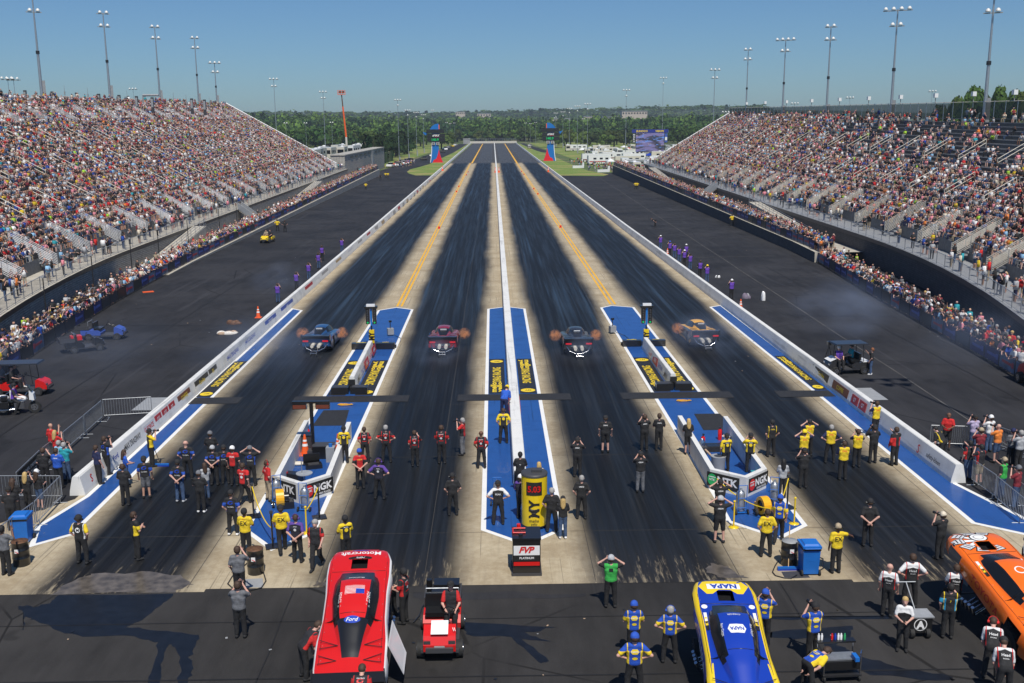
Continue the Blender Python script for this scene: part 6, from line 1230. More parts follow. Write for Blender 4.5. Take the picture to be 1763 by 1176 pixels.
def racing(loc, rz, col, lab, flames, roof=None):
    e, bd = funny_car(loc, rz, 0, col, lab, 'far', [roof or col, col, col]); e.name = 'race_car'
    [MB().box((q*.66, -.33, .80), (.38, .04, .09)).build('tail_lamp', 'sred2', bd) for q in (-1, 1)]; MB().box((0, -.08, .6), (1.0, .03, .12)).build('bumper_strip', 'chrome', bd)
    MB().box((0, 1.25, 1.29), (.42, .03, .10), rx=.5).build('rear_lettering_bar', 'txt_w', bd); e.scale = (1.03, 1.0, 1.12)
    for sg in flames:
        r_ = random.Random(int(loc[0]*10)+sg); mb = MB()
        for k in range(4): mb.ball((sg*(1.12+k*.12), 2.5-.2*k+r_.uniform(-.1, .1), .72+k*.08), (.15+.03*k, .2, .15+.02*k), nu=10, nv=7)
        ff = MB().ball((0, 0, 0), (1, 1, 1), nu=14, nv=9).build('exhaust_flame', 'flamev', e); ff.location = (sg*1.38, 2.3, .85); ff.scale = (.46, .85, .38)
    return e
racing((-12.35, 69.0, .0), math.radians(-1), 'dkblue', 'blue race car launching in the far left lane with wheelie bar low', (-1, 1)); racing((-3.75, 69.4, 0), 0, 'sdred' if 'sdred' in M else 'red', 'dark red race car launching in the second lane from the left', (1,)) if False else None
M['sdred'] = mat('dark_red_gloss', (.25, .012, .025), .3, coat=.5); M['gun'] = mat('gunmetal', (.06, .06, .065), .3, metal=.5, coat=.4); M['amber'] = mat('amber_gloss', (.85, .42, .01), .35, coat=.3)
racing((-3.6, 68.2, 0), 0, 'sdred', 'dark red race car launching in the second lane from the left', (1,)); racing((5.6, 67.2, 0), 0, 'gun', 'black and silver race car launching in the second lane from the right', (-1, 1)); racing((14.6, 69.3, 0), math.radians(2), 'blk', 'black race car with yellow roof launching in the far right lane', (-1,), 'amber')
# ------------------------------------------------------------------ service carts and motorcycles
def cart(loc, rz, col, lab, roof=None, bed=False, seats=1, L=2.5, cowl=True, frame='blackm', bag=False):
    e = empty('service_cart', loc, rz, lab, 'cart'); h = L/2
    fl_ = MB(); fl_.box((0, 0, .32), (1.1, L*.96, .1)); fl_.build('floor', 'dgrey', e)
    b = MB(); b.extr([(h-.65, .34), (h, .34), (h+.02, .55), (h-.12, .78), (h-.5, .95), (h-.62, .9)], -.47, .47); b.build('front_cowl', col, e)
    b = MB(); b.extr([(-h, .38), (-.1, .34), (-.05, .55), (-.25, .72), (-h, .74)], -.57, .57); b.build('rear_body', col, e)
    MB().box((0, h+.06, .42), (.8, .1, .14)).build('bumper', 'dgrey', e); [MB().box((q*.36, h-.01, .64), (.2, .06, .1)).build('headlight', 'chrome', e) for q in (-1, 1)]
    for k in range(seats): MB().box((0, -.32-k*.75, .80), (1.0, .48, .14)).box((0, -.58-k*.75, 1.08), (1.0, .12, .42)).build('seat', 'blk', e)
    w_ = MB(); w_.tube((-.25, h-.62, .85), (-.25, .22, 1.1), .022, n=5); [w_.tube((-.25+.17*math.cos(a), .22+.06*math.sin(a), 1.1+.15*math.sin(a)), (-.25+.17*math.cos(a+.8), .22+.06*math.sin(a+.8), 1.1+.15*math.sin(a+.8)), .016, n=5) for a in [i*.785 for i in range(8)]]; w_.build('steering_wheel', 'blk', e)
    for sx in (-1, 1):
        for sy in (-h*.62, h*.72): wheel(e, (sx*.57, sy, .25), .25, .2)
    if roof:
        p_ = MB(); [p_.tube((sx*.52, y, .7), (sx*.5, y*.9, 1.85), .022, n=5) for sx in (-1, 1) for y in (-h*.6, h*.55)]; p_.build('roof_posts', frame, e); MB().box((0, 0, 1.9), (1.2, L*.8, .07), taper=.94).build('roof', roof, e)
    if bed:
        q = MB(); q.box((0, -h+.1, .78), (1.1, 1.0, .05)); q.box((0, -h-.38, .92), (1.1, .04, .28)); [q.box((sx*.55, -h+.1, .92), (.04, 1.0, .28)) for sx in (-1, 1)]; q.build('cargo_bed', 'dgrey', e)
        r_ = MB(); [r_.tube((sx*.5, -h+.55, .8), (sx*.5, -h+.55, 1.35), .025, n=5) for sx in (-1, 1)]; r_.tube((-.5, -h+.55, 1.35), (.5, -h+.55, 1.35), .025, n=5); r_.build('bed_rack', 'steel', e)
    return e
c = cart((-1.72, 28.45, .0), math.pi, 'red', 'red service cart with white stripe facing the camera beside the red race car', bed=True, L=2.6)
MB().box((0, 1.02, .965), (.5, .5, .012), rx=-.42).build('hood_stripe', 'txt_w', c).rotation_euler = (0, 0, 0); text('//', .12, 'txt_w', (-.42, 1.1, .94), (1, 0, 0), (0, -.4, .2), c)
MB().box((0, 1.33, .48), (.3, .02, .1)).build('number_plate', 'greyp', c)
q = MB(); q.box((-.1, -1.55, .95), (.8, .5, .5)); q.tube((.45, -1.5, .7), (.45, -1.5, 1.3), .09, n=8); q.box((.1, -1.05, 1.0), (.5, .3, .3)); q.build('battery_pack', 'blk', c)
CARTS = {}
def P0(x, y): v = P(x, y); return (v.x, v.y, 0)
c = cart(P0(37, 678), -math.pi/2+.06, 'red', 'red golf cart with black roof and passengers at the left edge', roof='blk', seats=2, L=3.3); CARTS['red'] = c
c = cart(P0(180, 583), -math.pi/2+.05, 'sblu', 'blue utility cart with a long cargo bed beside the left fence', bed=True, L=3.0); c = cart(P0(146, 604), -math.pi/2+.55, 'blk', 'black and red cart with luggage rack parked behind the blue cart', bed=True, L=2.5); MB().box((0, -.5, 1.0), (.7, .7, .3)).build('red_cover', 'red', c)
c = cart(P0(1458, 641), math.pi/2+.1, 'gun', 'white golf cart with black graphics and dark roof beyond the right wall', roof='blk', L=2.7); CARTS['right'] = c; MB().box((0, 1.1, .93), (.9, .5, .02), rx=-.4).build('white_cowl_graphic', 'whitep', c); MB().box((0, -1.0, .76), (1.1, .5, .03)).build('white_rear_panel', 'whitep', c)
c = cart(P0(461, 417), math.pi*.95, 'ylw', 'yellow cart carrying two people near the left retaining wall', roof=None, L=2.6); CARTS['yel'] = c
c = cart(P0(1797, 668), 0, 'red', 'red truck shaped cart cut by the right picture edge', roof='red', L=3.0); c.scale = (1.3,)*3
def motorcycle(loc, rz, lab):
    e = empty('motorcycle', loc, rz, lab, 'motorcycle', 'police style motorcycles at the left edge')
    for y in (-.78, .80): wheel(e, (0, y, .33), .33, .15)
    MB().ball((0, .15, .82), (.2, .34, .17)).build('fuel_tank', 'whitep', e); MB().box((0, -.25, .76), (.32, .6, .12), taper=.9).box((0, -.72, .92), (.36, .3, .22)).build('seat', 'blk', e)
    MB().box((0, .05, .48), (.34, .5, .36)).tube((.2, -.1, .3), (.24, -1.0, .32), .05, n=8).tube((-.2, -.1, .3), (-.24, -1.0, .32), .05, n=8).build('engine', 'chrome', e)
    MB().extr([(.6, .8), (.85, .75), (.82, 1.1), (.62, 1.3)], -.25, .25).build('fairing', 'whitep', e); MB().box((0, .66, 1.4), (.44, .03, .36), rx=.5).build('windscreen', 'glass', e)
    MB().tube((.02, .8, .33), (.04, .55, 1.05), .035, n=6).tube((-.08, .8, .33), (-.1, .55, 1.05), .035, n=6).tube((-.38, .42, 1.08), (.38, .42, 1.08), .02, n=6).build('fork_and_handlebar', 'chrome', e)
    for sg in (-1, 1): MB().box((sg*.32, -.68, .6), (.2, .5, .34), taper=.9).build('pannier', 'blk', e)
    MB().box((0, -1.0, .82), (.2, .04, .08)).build('tail_lamp', 'sred2', e); return e
motorcycle(P0(34, 712), -math.pi/2+.25, 'white and black motorcycle with a rider looking through binoculars at the left edge'); motorcycle(P0(3, 710), -math.pi/2+.1, 'second white and black motorcycle cut by the left picture edge')
M['cteal'] = mat('teal_plastic', (.03, .3, .34), .4); M['lilg'] = mat('lilac_cloth', (.18, .15, .2), .9); M['grn'] = mat('green_can', (.03, .3, .1), .4)
def trash(loc, lab, rz=0, k=1.):
    e = empty('wheeled_bin', loc, rz, lab, 'bin'); e.scale = (k,)*3; b = MB(); b.box((0, 0, .50), (.50, .56, .88), taper=1.14); b.box((0, .29, .62), (.2, .03, .22), 0); b.build('bin_body', 'bluebin', e); l = MB(); l.box((0, 0, 1.0), (.62, .70, .07)); l.box((0, 0, 1.06), (.5, .55, .06), taper=.85); l.build('lid', 'bluebin', e)
    MB().box((0, 0, .93), (.60, .67, .07), taper=.98).build('bin_liner', 'blk', e); [MB().tube((sg*.26, .27, .1), (sg*.32, .27, .1), .1, n=10).build('wheel', 'rubber', e) for sg in (-1, 1)]; MB().tube((-.25, .38, .98), (.25, .38, .98), .02, n=6).build('handle', 'bluebin', e); return e
def drum(loc, lab, top='brown', body='blk'):
    e = empty('oil_drum', loc, label=lab, cat='drum'); p = MB(); p.lathe([(.29, 0), (.29, .29), (.305, .30), (.29, .32), (.29, .58), (.305, .60), (.29, .62), (.29, .88), (.30, .9)], 18); p.build('drum_body', body, e); MB().lathe([(.285, .885), (.28, .91), (.06, .915)], 18).build('lid', top, e); MB().box((.0, -.295, .62), (.14, .02, .14)).build('label_patch', 'txt_w', e); MB().path([(-.05, -.3, .62), (.06, -.31, .56)], .012, 4).build('label_mark', 'txt_r', e); return e
trash(P0(41, 932), 'blue wheeled bin at the left end of the painted verge', .1, 1.05); trash(P0(1391, 985), 'blue wheeled bin beside the push broom on the right', math.pi, 1.05)
drum(P0(38, 972), 'black drum with rusty lid in front of the blue bin at the left edge'); drum(P0(441, 986), 'black drum with rusty lid behind the left painted island'); drum(P0(1358, 972), 'black drum with grey lid beside the blue bin on the right', 'greyp')
def post_stand(loc, lab, m='ylw', h=1.05, base='ylw'):
    e = empty('barrier_post', loc, label=lab, cat='post'); MB().lathe([(.2, 0), (.2, .025), (.05, .05)], 16).build('base', base, e); MB().tube((0, 0, .03), (0, 0, h), .032, n=10).build('post', m, e); MB().lathe([(.05, h), (.05, h+.04), (.02, h+.06)], 12).build('cap', m, e); return e
L1, L2 = P(528, 918), P(423, 905); R1, R2 = P(1263, 908), P(1367, 902)
post_stand(L1, 'yellow rope post at the front of the left island'); post_stand(R1, 'yellow rope post left of the right island blower'); post_stand(R2, 'yellow rope post right of the right island blower')
for px, py, lab in ((550, 892, 'black square based stand on the right side of the left island'), (437, 890, 'black square based stand on the left side of the left island'), (470, 942, 'black square based stand at the tip of the left island'), (1355, 875, 'black square based stand at the right edge of the right island')):
    e = empty('lamp_stand', P(px, py), .3, lab, 'stand'); MB().box((0, 0, .03), (.55, .5, .05)).build('base', 'blk', e); MB().tube((0, 0, .05), (0, 0, 1.35), .035, n=8).build('post', 'blk', e); MB().box((0, 0, 1.38), (.12, .1, .1)).build('head', 'dgrey', e)
def rope(a, b, za, zb, sag, lab, m='ylw'):
    pts = [Vector(a).lerp(Vector(b), t/10)+Vector((0, 0, za+(zb-za)*t/10-sag*4*(t/10)*(1-t/10))) for t in range(11)]; MB().path([tuple(p) for p in pts], .022, 6).build('rope', m, label=lab, cat='rope')
rope(P(437, 890), P(470, 942), 1.3, .75, .35, 'yellow rope sagging from the left stand across the left island'); rope(P(550, 892), L1, 1.3, .9, .1, 'yellow rope between the black stand and yellow post on the left island')
rope(P(1233, 868), R1+Vector((1.9, -.2, 0)), 1.1, .8, .4, 'yellow rope sagging across the front of the right island'); rope(P(1355, 875), R2+Vector((-.9, -.4, 0)), 1.3, .8, .3, 'yellow rope on the right side of the right island')
def blower(loc, rz, lab):
    e = empty('blower_fan', loc, rz, lab, 'blower'); m = MB(); n = 20
    for i in range(n):
        a, b_ = 2*math.pi*i/n, 2*math.pi*(i+1)/n
        for r0, r1 in ((.36, .22),): m.add([(y, r0*math.cos(t), .45+r0*math.sin(t)) for y, t in ((-.16, a), (.16, a), (.16, b_), (-.16, b_))], [(0, 1, 2, 3)], 0, True); m.add([(y, r*math.cos(t), .45+r*math.sin(t)) for y in (-.16,) for r, t in ((r0, a), (r0, b_), (r1, b_), (r1, a))], [(0, 1, 2, 3)]); m.add([(.16, r*math.cos(t), .45+r*math.sin(t)) for r, t in ((r0, a), (r0, b_), (r1, b_), (r1, a))], [(3, 2, 1, 0)])
    m.box((0, .34, .24), (.3, .3, .4)); m.build('yellow_housing', 'amber', e); MB().tube((-.1, 0, .45), (.35, 0, .45), .21, n=14).build('motor', 'blk', e); MB().box((.3, 0, .16), (.5, .5, .3)).build('engine_block', 'blk', e); [wheel(e, (x, .1, .14), .14, .09) for x in (-.28, .5)]; return e
blower(P(483, 875), .25, 'yellow track blower on the left island below the concrete pit'); blower(P(1314, 888), .25, 'yellow track blower on the right island below the concrete pit')
def gas(loc, rz, lab):
    e = empty('gas_cylinder_dolly', loc, rz, lab, 'gas bottle'); MB().lathe([(.17, .12), (.18, .16), (.18, .80), (.13, .92), (.05, .98), (.05, 1.04)], 16).build('cylinder', 'steel', e); d = MB(); [d.tube((sg*.17, -.2, .1), (sg*.17, -.26, 1.25), .016, n=6) for sg in (-1, 1)]; d.tube((-.17, -.26, 1.25), (.17, -.26, 1.25), .016, n=6); [d.tube((-.17, -.22, z), (.17, -.22, z), .014, n=6) for z in (.3, .7)]; d.box((0, 0, .08), (.42, .4, .03)); d.build('dolly_frame', 'bluebin', e); [MB().tube((sg*.22, -.2, .1), (sg*.28, -.2, .1), .11, n=12).build('wheel', 'rubber', e) for sg in (-1, 1)]; return e
gas(P(477, 864), .3, 'steel gas bottle on a blue dolly at the left wall of the left pit'); gas(P(526, 878), -.1, 'steel gas bottle on a blue dolly in front of the left pit point'); gas(P(1274, 883), .1, 'steel gas bottle on a blue dolly in front of the right pit point'); gas(P(1332, 868), -.3, 'steel gas bottle on a blue dolly right of the right blower'); gas(P(856, 868), 0, 'blue hand dolly with gas bottle behind the man in white and black')
# walled timing pits
def vpit(pts, lab, left_txt, right_txt, flip):
    e = empty('timing_pit', (0, 0, 0), label=lab, cat='concrete pit'); h = .90; th = .20
    for i, (a, b) in enumerate(zip(pts[:-1], pts[1:])):
        a, b = Vector((*a, 0)), Vector((*b, 0)); d = (b-a).normalized(); n = Vector((-d.y, d.x, 0)); q = [a-n*.02, b-n*.02, b+n*(th), a+n*(th)]; o = MB().prism([(p.x, p.y) for p in q], .02, h-.002*i).build('concrete_wall', 'barrier', e); L = (b-a).length
        if i in (1, 2):
            t = left_txt if i == 1 else right_txt; c = (a+b)/2-n*.035+Vector((0, 0, .48)); s_ = (d if i < 9 else -d)
            r = d; c2 = c+d*(-.22 if i == 1 else .12)
            V = [c2+r*x+Vector((0, 0, z)) for x, z in ((-.76, -.31), (.76, -.31), (.76, .31), (-.76, .31))]; pn = MB().add(V+[v+n*.03 for v in V], [(0, 1, 2, 3), (7, 6, 5, 4), (0, 4, 5, 1), (1, 5, 6, 2), (2, 6, 7, 3), (3, 7, 4, 0)]).build('sign_board', 'sblk', e)
            g = 'txt_g' if t == 'NTK' else 'txt_r'; text(t, .34, 'txt_w', c2+r*.22+Vector((0, 0, .03)), r, (0, 0, 1), pn, off=.01, bold=.05, maxw=.95)
            if t == 'NGK': text('SPARK PLUGS', .09, 'txt_w', c2+r*.22+Vector((0, 0, -.24)), r, (0, 0, 1), pn, off=.01, bold=.03, maxw=.9)
            cc = c2-r*.5; MB().add([cc-n*.01+r*x+Vector((0, 0, z)) for x, z in ell(.22, .26, 18)], [tuple(range(18))]).build('roundel', g, pn); text(t, .1, 'txt_w', cc, r, (0, 0, 1), pn, off=.02, bold=.04); MB().add([cc-n*.013+r*x+Vector((0, 0, z)) for x, z in ell(.19, .02, 12, (0, .12))], [tuple(range(12))]).build('roundel_line', 'txt_w', pn)
    return e
vpit([(-9.62, 49.4), (-9.38, 41.1), (-8.1, 40.05), (-7.05, 41.15), (-7.25, 49.0)], 'white walled timing pit on the left island with boards on its point', 'NTK', 'NGK', 0)
vpit([(9.18, 49.4), (9.1, 41.2), (10.38, 40.1), (11.5, 41.2), (11.62, 49.2)], 'white walled timing pit on the right island with boards on its point', 'NTK', 'NGK', 0)
# contents of the pits
def item(kind, px, py, lab, cat, fn, z=.02, rz=0): e = empty(kind, P(px, py, z), rz, lab, cat); fn(e); return e
cone(P(526, 783, .02), 1.0, 'large orange cone inside the left pit beside the black case', 'large orange cones'); cone(P(583, 778, .02), .9, 'orange cone half hidden by the man on the left pit wall', 'large orange cones')
item('equipment_case', 540, 805, 'open black case lying in the left pit', 'case', lambda e: (MB().box((0, 0, .09), (.75, .5, .18)).build('tray', 'blk', e), MB().box((-.05, .32, .35), (.75, .06, .5), rx=.25).build('lid', 'blk', e), MB().box((.0, -.02, .19), (.5, .3, .03)).build('contents', 'dgrey', e)), rz=.3)
item('equipment_case', 558, 787, 'large black crate behind the open case in the left pit', 'case', lambda e: (MB().box((0, 0, .3), (.95, .6, .6)).build('crate', 'blk', e), MB().box((0, 0, .62), (1.0, .65, .05)).build('crate_lid', 'dgrey', e)))
item('equipment_case', 525, 782, 'dark cabinet against the left wall of the left pit', 'case', lambda e: (MB().box((-.1, .6, .4), (.7, .6, .8)).build('cabinet', 'dgrey', e), MB().box((-.1, .6, .82), (.74, .64, .04)).build('cabinet_top', 'blk', e)))
item('equipment_case', 500, 832, 'black bag with red strap near the point of the left pit', 'bag', lambda e: (MB().box((0, .25, .2), (.8, .5, .4), taper=.85).build('bag', 'blk', e), MB().box((-.3, .1, .42), (.2, .2, .06)).build('strap', 'red', e)), rz=-.3)
item('round_table', 525, 838, 'small round metal table at the point of the left pit', 'table', lambda e: (MB().tube((0, 0, .02), (0, 0, .6), .04, n=8).build('table_leg', 'steel', e), MB().lathe([(.36, .6), (.36, .63)], 20).build('table_top', 'alu', e), MB().tube((-.1, 0, .6), (-.1, 0, 1.5), .02, n=6).build('pole', 'steel', e)))
item('fuel_can', 577, 795, 'grey machine beside the right wall of the left pit', 'machine', lambda e: (MB().box((-.2, .1, .35), (.4, .4, .7)).build('case', 'greyp', e), MB().tube((-.2, .1, .7), (-.2, .1, .85), .09, n=10).build('cap', 'bluebin', e)))
item('crumpled_rag', 514, 800, 'cream rag dropped on the floor of the left pit', 'rag', lambda e: MB().ball((0, 0, .06), (.3, .2, .09)).ball((.25, .05, .05), (.18, .15, .07)).build('rag', 'cream', e))
item('fire_extinguisher', 531, 755, 'red fire extinguisher by the sign mast in the left pit', 'fire extinguisher', lambda e: (MB().lathe([(.09, 0), (.09, .45), (.03, .52), (.03, .58)], 12).build('cylinder', 'red', e), MB().box((0, -.03, .6), (.1, .12, .04)).build('handle', 'blk', e)))
for px, py, l in ((1239, 757, 'red fire extinguisher against the upper right wall of the right pit'), (1210, 770, 'red fire extinguisher by the left wall of the right pit')): item('fire_extinguisher', px, py, l, 'fire extinguisher', lambda e: (MB().lathe([(.1, 0), (.1, .5), (.03, .58), (.03, .64)], 12).build('cylinder', 'red', e), MB().box((0, -.03, .66), (.1, .12, .04)).build('handle', 'blk', e)))
item('bucket', 1250, 765, 'white bucket under the extinguisher in the right pit', 'bucket', lambda e: (MB().lathe([(.16, 0), (.2, .4), (.21, .42)], 14).build('bucket', 'whitep', e), MB().path([(-.2, 0, .4), (0, -.1, .3), (.2, 0, .4)], .01, 4).build('handle', 'steel', e)))
item('generator', 1208, 785, 'chrome fittings and hoses by the left wall of the right pit', 'machine', lambda e: (MB().box((0, 0, .25), (.4, .5, .5)).build('case', 'dgrey', e), MB().lathe([(.14, .5), (.16, .7), (.05, .85)], 12).build('bottle', 'chrome', e), MB().path([(.1, -.3, .4), (.25, -.8, .3), (.3, -1.3, .25)], .05, 6).build('hose', 'ltan', e)))
item('water_drum', 1236, 812, 'grey plastic tub in the right pit beside the crew man', 'tub', lambda e: (MB().lathe([(.28, 0), (.33, .7), (.34, .74)], 18).build('tub', 'greyp', e), MB().lathe([(.3, .735), (.1, .745)], 18).build('contents', 'dgrey', e)))
item('teal_crate', 1306, 829, 'teal cooler box at the right corner of the right pit', 'cooler', lambda e: (MB().box((0, 0, .2), (.6, .4, .4)).build('box', 'cblue', e), MB().box((0, 0, .42), (.64, .44, .05)).build('lid', 'cteal', e)))
item('rubber_block', 1224, 778, 'black foam block on the floor of the right pit', 'mat', lambda e: (MB().box((.3, .3, .12), (1.1, .7, .24)).build('block', 'blackpad', e), MB().box((.3, .3, .245), (.9, .5, .01)).build('top', 'blk', e)))
# T shaped lamp mast in the left pit
e = empty('signal_mast', P(540, 786, .02), 0, 'black T shaped mast with two red display boxes over the left pit', 'mast'); MB().tube((0, 0, 0), (0, 0, 2.3), .09, n=8).build('mast', 'blk', e); MB().box((0, 0, 2.34), (1.75, .2, .1)).build('cross_bar', 'blk', e)
for sg in (-1, 1): o = MB().box((sg*.54, 0, 2.14), (.66, .18, .26)).build('display_box', 'blk', e); MB().box((sg*.54, -.1, 2.13), (.6, .02, .18)).build('red_face', 'sbrn', o)
e.location.z = .35; MB().box((0, 0, -.16), (.5, .5, .34)).build('foot', 'dgrey', e)
# christmas tree starting lights, their walls and blocks
def start_tree(px, py, lab):
    b = P(px, py); e = empty('starting_light_tree', (b.x, b.y, 0), 0, lab, 'starting lights'); MB().box((0, 0, .15), (.5, .5, .3)).build('base', 'blk', e); p_ = MB().box((0, 0, .75), (.36, .30, .95)).build('sponsor_wrap', 'ylw', e); text('MY', .42, 'txt_k', (0, -.155, .8), (0, 0, 1), (-1, 0, 0), p_, bold=.06, maxw=.6, off=.006)
    MB().tube((0, 0, 1.2), (0, 0, 1.6), .05, n=8).build('stem', 'blk', e); MB().box((0, 0, 2.15), (.13, .2, 1.2)).build('centre_column', 'cblue', e)
    for sg in (-1, 1):
        h = MB().box((sg*.24, 0, 2.2), (.26, .26, 1.1)).build('lamp_column', 'blk', e)
        for i in range(6): MB().tube((sg*.24, -.13, 2.62-i*.17), (sg*.24, -.19, 2.62-i*.17), .062, n=10).build('lamp', 'led_g' if i == 5 else 'led_r' if False else 'dgrey', h)
    MB().box((0, 0, 2.85), (.9, .4, .16)).build('top_box', 'blk', e); MB().box((0, -.1, 3.0), (.6, .25, .16)).build('top_sign', 'whitep', e); return e
start_tree(641, 597, 'starting light tree at the end of the short wall on the left island'); start_tree(1112, 596, 'starting light tree at the end of the short wall on the right island')
for s, (x0, y0, x1, y1) in ((-1, (-8.5, 58.6, -8.62, 68.9)), (1, (10.5, 58.4, 10.42, 69))):
    wl = jersey('tree_wall', [(x0, y0), (x1, y1)], .5, .28, .85, seg=3.5, label='short white barrier wall with printed panels leading to the %s starting tree' % ('left' if s < 0 else 'right')); MB().box((x0, y0-.12, .45), (.4, .10, .5)).build('end_board', 'sblk', wl)
    sd = 1 if s < 0 else -1; xf = x0+sd*.245
    for k, (t, m, bgm) in enumerate((('zMAX', 'txt_k', None), ('DRAGWAY', 'txt_b', None), ('NGK', 'txt_w', 'sred'), ('CHEVY', 'txt_r', None), ('NHRA', 'txt_w', 'sred'))): sign(wl, sd, y0+.4+k*2.0, y0+2.2+k*2.0, bgm, t, m, h=.5, z=.45, x=xf)
for s, cx in ((-1, -8.55), (1, 10.45)):
    for sg in (-1, 1): 
        e = empty('foam_barrier', (cx+sg*.85, 70.0 if sg else 70, .03), 0, 'long black foam block %s of the %s starting tree' % ('left' if sg < 0 else 'right', 'left' if s < 0 else 'right'), 'barrier', 'black foam blocks beside the starting trees'); MB().box((0, 0, .22), (1.3, .45, .42)).build('block', 'blk', e); MB().box((0, .32, .1), (1.45, .2, .2)).build('front_strip', 'sblk', e)
        text('MELLO' if sg < 0 else 'YELLO', .26, 'txt_y', (0, -.24, .24), (1, 0, 0), (0, 0, 1), e, bold=.05, maxw=1.2, off=.006) if False else text('mello' if sg < 0 else 'yello', .24, 'txt_y', (0, .12, .435), (1, 0, 0), (0, 1, 0), e, bold=.06, maxw=1.2, off=.006)
        e2 = empty('foam_barrier', (cx+sg*.55, 58.0, .03), 0, 'low black box %s of the wall end on the %s island' % ('left' if sg < 0 else 'right', 'left' if s < 0 else 'right'), 'barrier', 'low black boxes on the start line'); MB().box((0, 0, .2), (1.0, .7, .38)).build('block', 'blk', e2); MB().box((0, 0, .395), (.8, .5, .01)).build('top_plate', 'dgrey', e2)
    e = empty('camera_unit', (cx+(.75 if s < 0 else -1.7), 74.5, .02), .3, 'small tripod camera unit beyond the %s starting tree' % ('left' if s < 0 else 'right'), 'camera'); MB().box((0, 0, .35), (.45, .4, .45)).build('housing', 'greyp', e); MB().tube((0, 0, .55), (0, 0, 1.1), .03, n=6).box((0, 0, 1.1), (.2, .14, .14)).build('head', 'blk', e); MB().path([(.2, 0, .1), (.5, -1.2, .03), (.2, -2.6, .03)], .02, 4).build('cable', 'blk', e)
    mb = MB(); rr = random.Random(3); a = 0; pts = []
    for k in range(26): a += 1.0; r = .12+.02*rr.random()*k*.5; pts.append((r*1.6*math.cos(a), r*.7*math.sin(a), .05+.02*rr.random()))
    mb.path(pts, .02, 4); mb.build('coiled_cable', 'amber', loc=(cx+.1, 55.2, .03), label='orange cable coil on the blue paint behind the %s start line' % ('left' if s < 0 else 'right'), cat='cable')
# mello yello style reaction column
e = empty('display_column', P(920, 905), -.05, 'tall yellow round display column with red digits on the centre island', 'display'); h = 2.15; MB().lathe([(.5, .12), (.5, .2), (.5, h)], 32).build('column', 'ylw', e); MB().lathe([(.47, .05), (.51, .07), (.51, .14)], 32).build('base_ring', 'blk', e); MB().lathe([(.515, h-.03), (.515, h+.05), (.45, h+.08), (.1, h+.09)], 32).build('top_cap', 'dgrey', e); MB().box((.1, 0, h+.13), (.4, .32, .1)).build('top_box', 'dgrey', e)
[MB().tube((x, y, .0), (x, y, .1), .05, n=8).build('caster', 'rubber', e) for x in (-.3, .3) for y in (-.3, .3)]
scb = MB()
for i in range(8): a0, a1 = [-math.pi/2+(-.62+1.24*t/8) for t in (i, i+1)]; scb.add([(.515*math.cos(a), .515*math.sin(a), z) for a, z in ((a0, 1.42), (a1, 1.42), (a1, 1.95), (a0, 1.95))], [(0, 1, 2, 3)])
o = scb.build('display_face', 'sblk', e); CB = BVHTree.FromPolygons([Vector((.52*math.cos(2*math.pi*i/48), .52*math.sin(2*math.pi*i/48), z)) for z in (0, 3) for i in range(48)], [(i, (i+1) % 48, 48+(i+1) % 48, 48+i) for i in range(48)])
decal('5.03', .26, 'led_r', CB, (0, -2, 1.68), (0, 1, 0), (1, 0, 0), (0, 0, 1), o, maxw=.5, bold=.04, off=.012)
decal('MY', .42, 'txt_k', CB, (0, -2, .88), (0, 1, 0), (0, 0, 1), (-1, 0, 0), e, maxw=.75, bold=.05, off=.004); decal('mello', .12, 'txt_k', CB, (0, -2, .40), (0, 1, 0), (1, 0, 0), (0, 0, 1), e, maxw=.5, off=.004); decal('yello', .12, 'txt_k', CB, (0, -2, .25), (0, 1, 0), (1, 0, 0), (0, 0, 1), e, maxw=.5, off=.004)
# black and red battery display box
e = empty('battery_box', (1.0, 33.4, 0), 0, 'black box shaped like a battery with red and white front behind the centre island', 'display'); h = 1.25; MB().box((0, 0, .06), (1.05, 1.1, .1)).build('base', 'dgrey', e); MB().box((0, 0, h/2+.08), (.96, 1.04, h)).build('box_body', 'blk', e); MB().box((0, 0, h+.11), (1.0, 1.08, .07)).build('lid', 'blk', e)
MB().box((0, -.53, .95), (.9, .02, .34)).build('white_band', 'txt_w', e); MB().box((0, -.535, .46), (.9, .02, .13)).build('red_band', 'red', e); MB().box((0, -.533, .66), (.9, .02, .2)).build('black_band', 'sblk', e)
text('FVP', .24, 'txt_r', (0, -.54, .98), (1, 0, 0), (0, 0, 1), e, bold=.06, shear=.35, maxw=.72, off=.01); text('PLATINUM', .08, 'txt_w', (0, -.545, .68), (1, 0, 0), (0, 0, 1), e, bold=.04, maxw=.5, off=.006)
hd_ = MB(); hd_.tube((-.46, .3, h+.18), (-.46, -.1, h+.18), .03, n=6); hd_.tube((-.46, .3, h+.18), (-.02, .3, h+.18), .03, n=6); hd_.tube((-.46, -.1, h+.18), (-.02, -.1, h+.18), .03, n=6); hd_.build('red_handle', 'red', e); MB().lathe([(.08, h+.14), (.07, h+.28)], 12, c=(-.25, .45, 0)).build('red_terminal', 'red', e); MB().lathe([(.08, h+.14), (.07, h+.22)], 12, c=(-.2, -.3, 0)).build('black_terminal', 'blk', e)
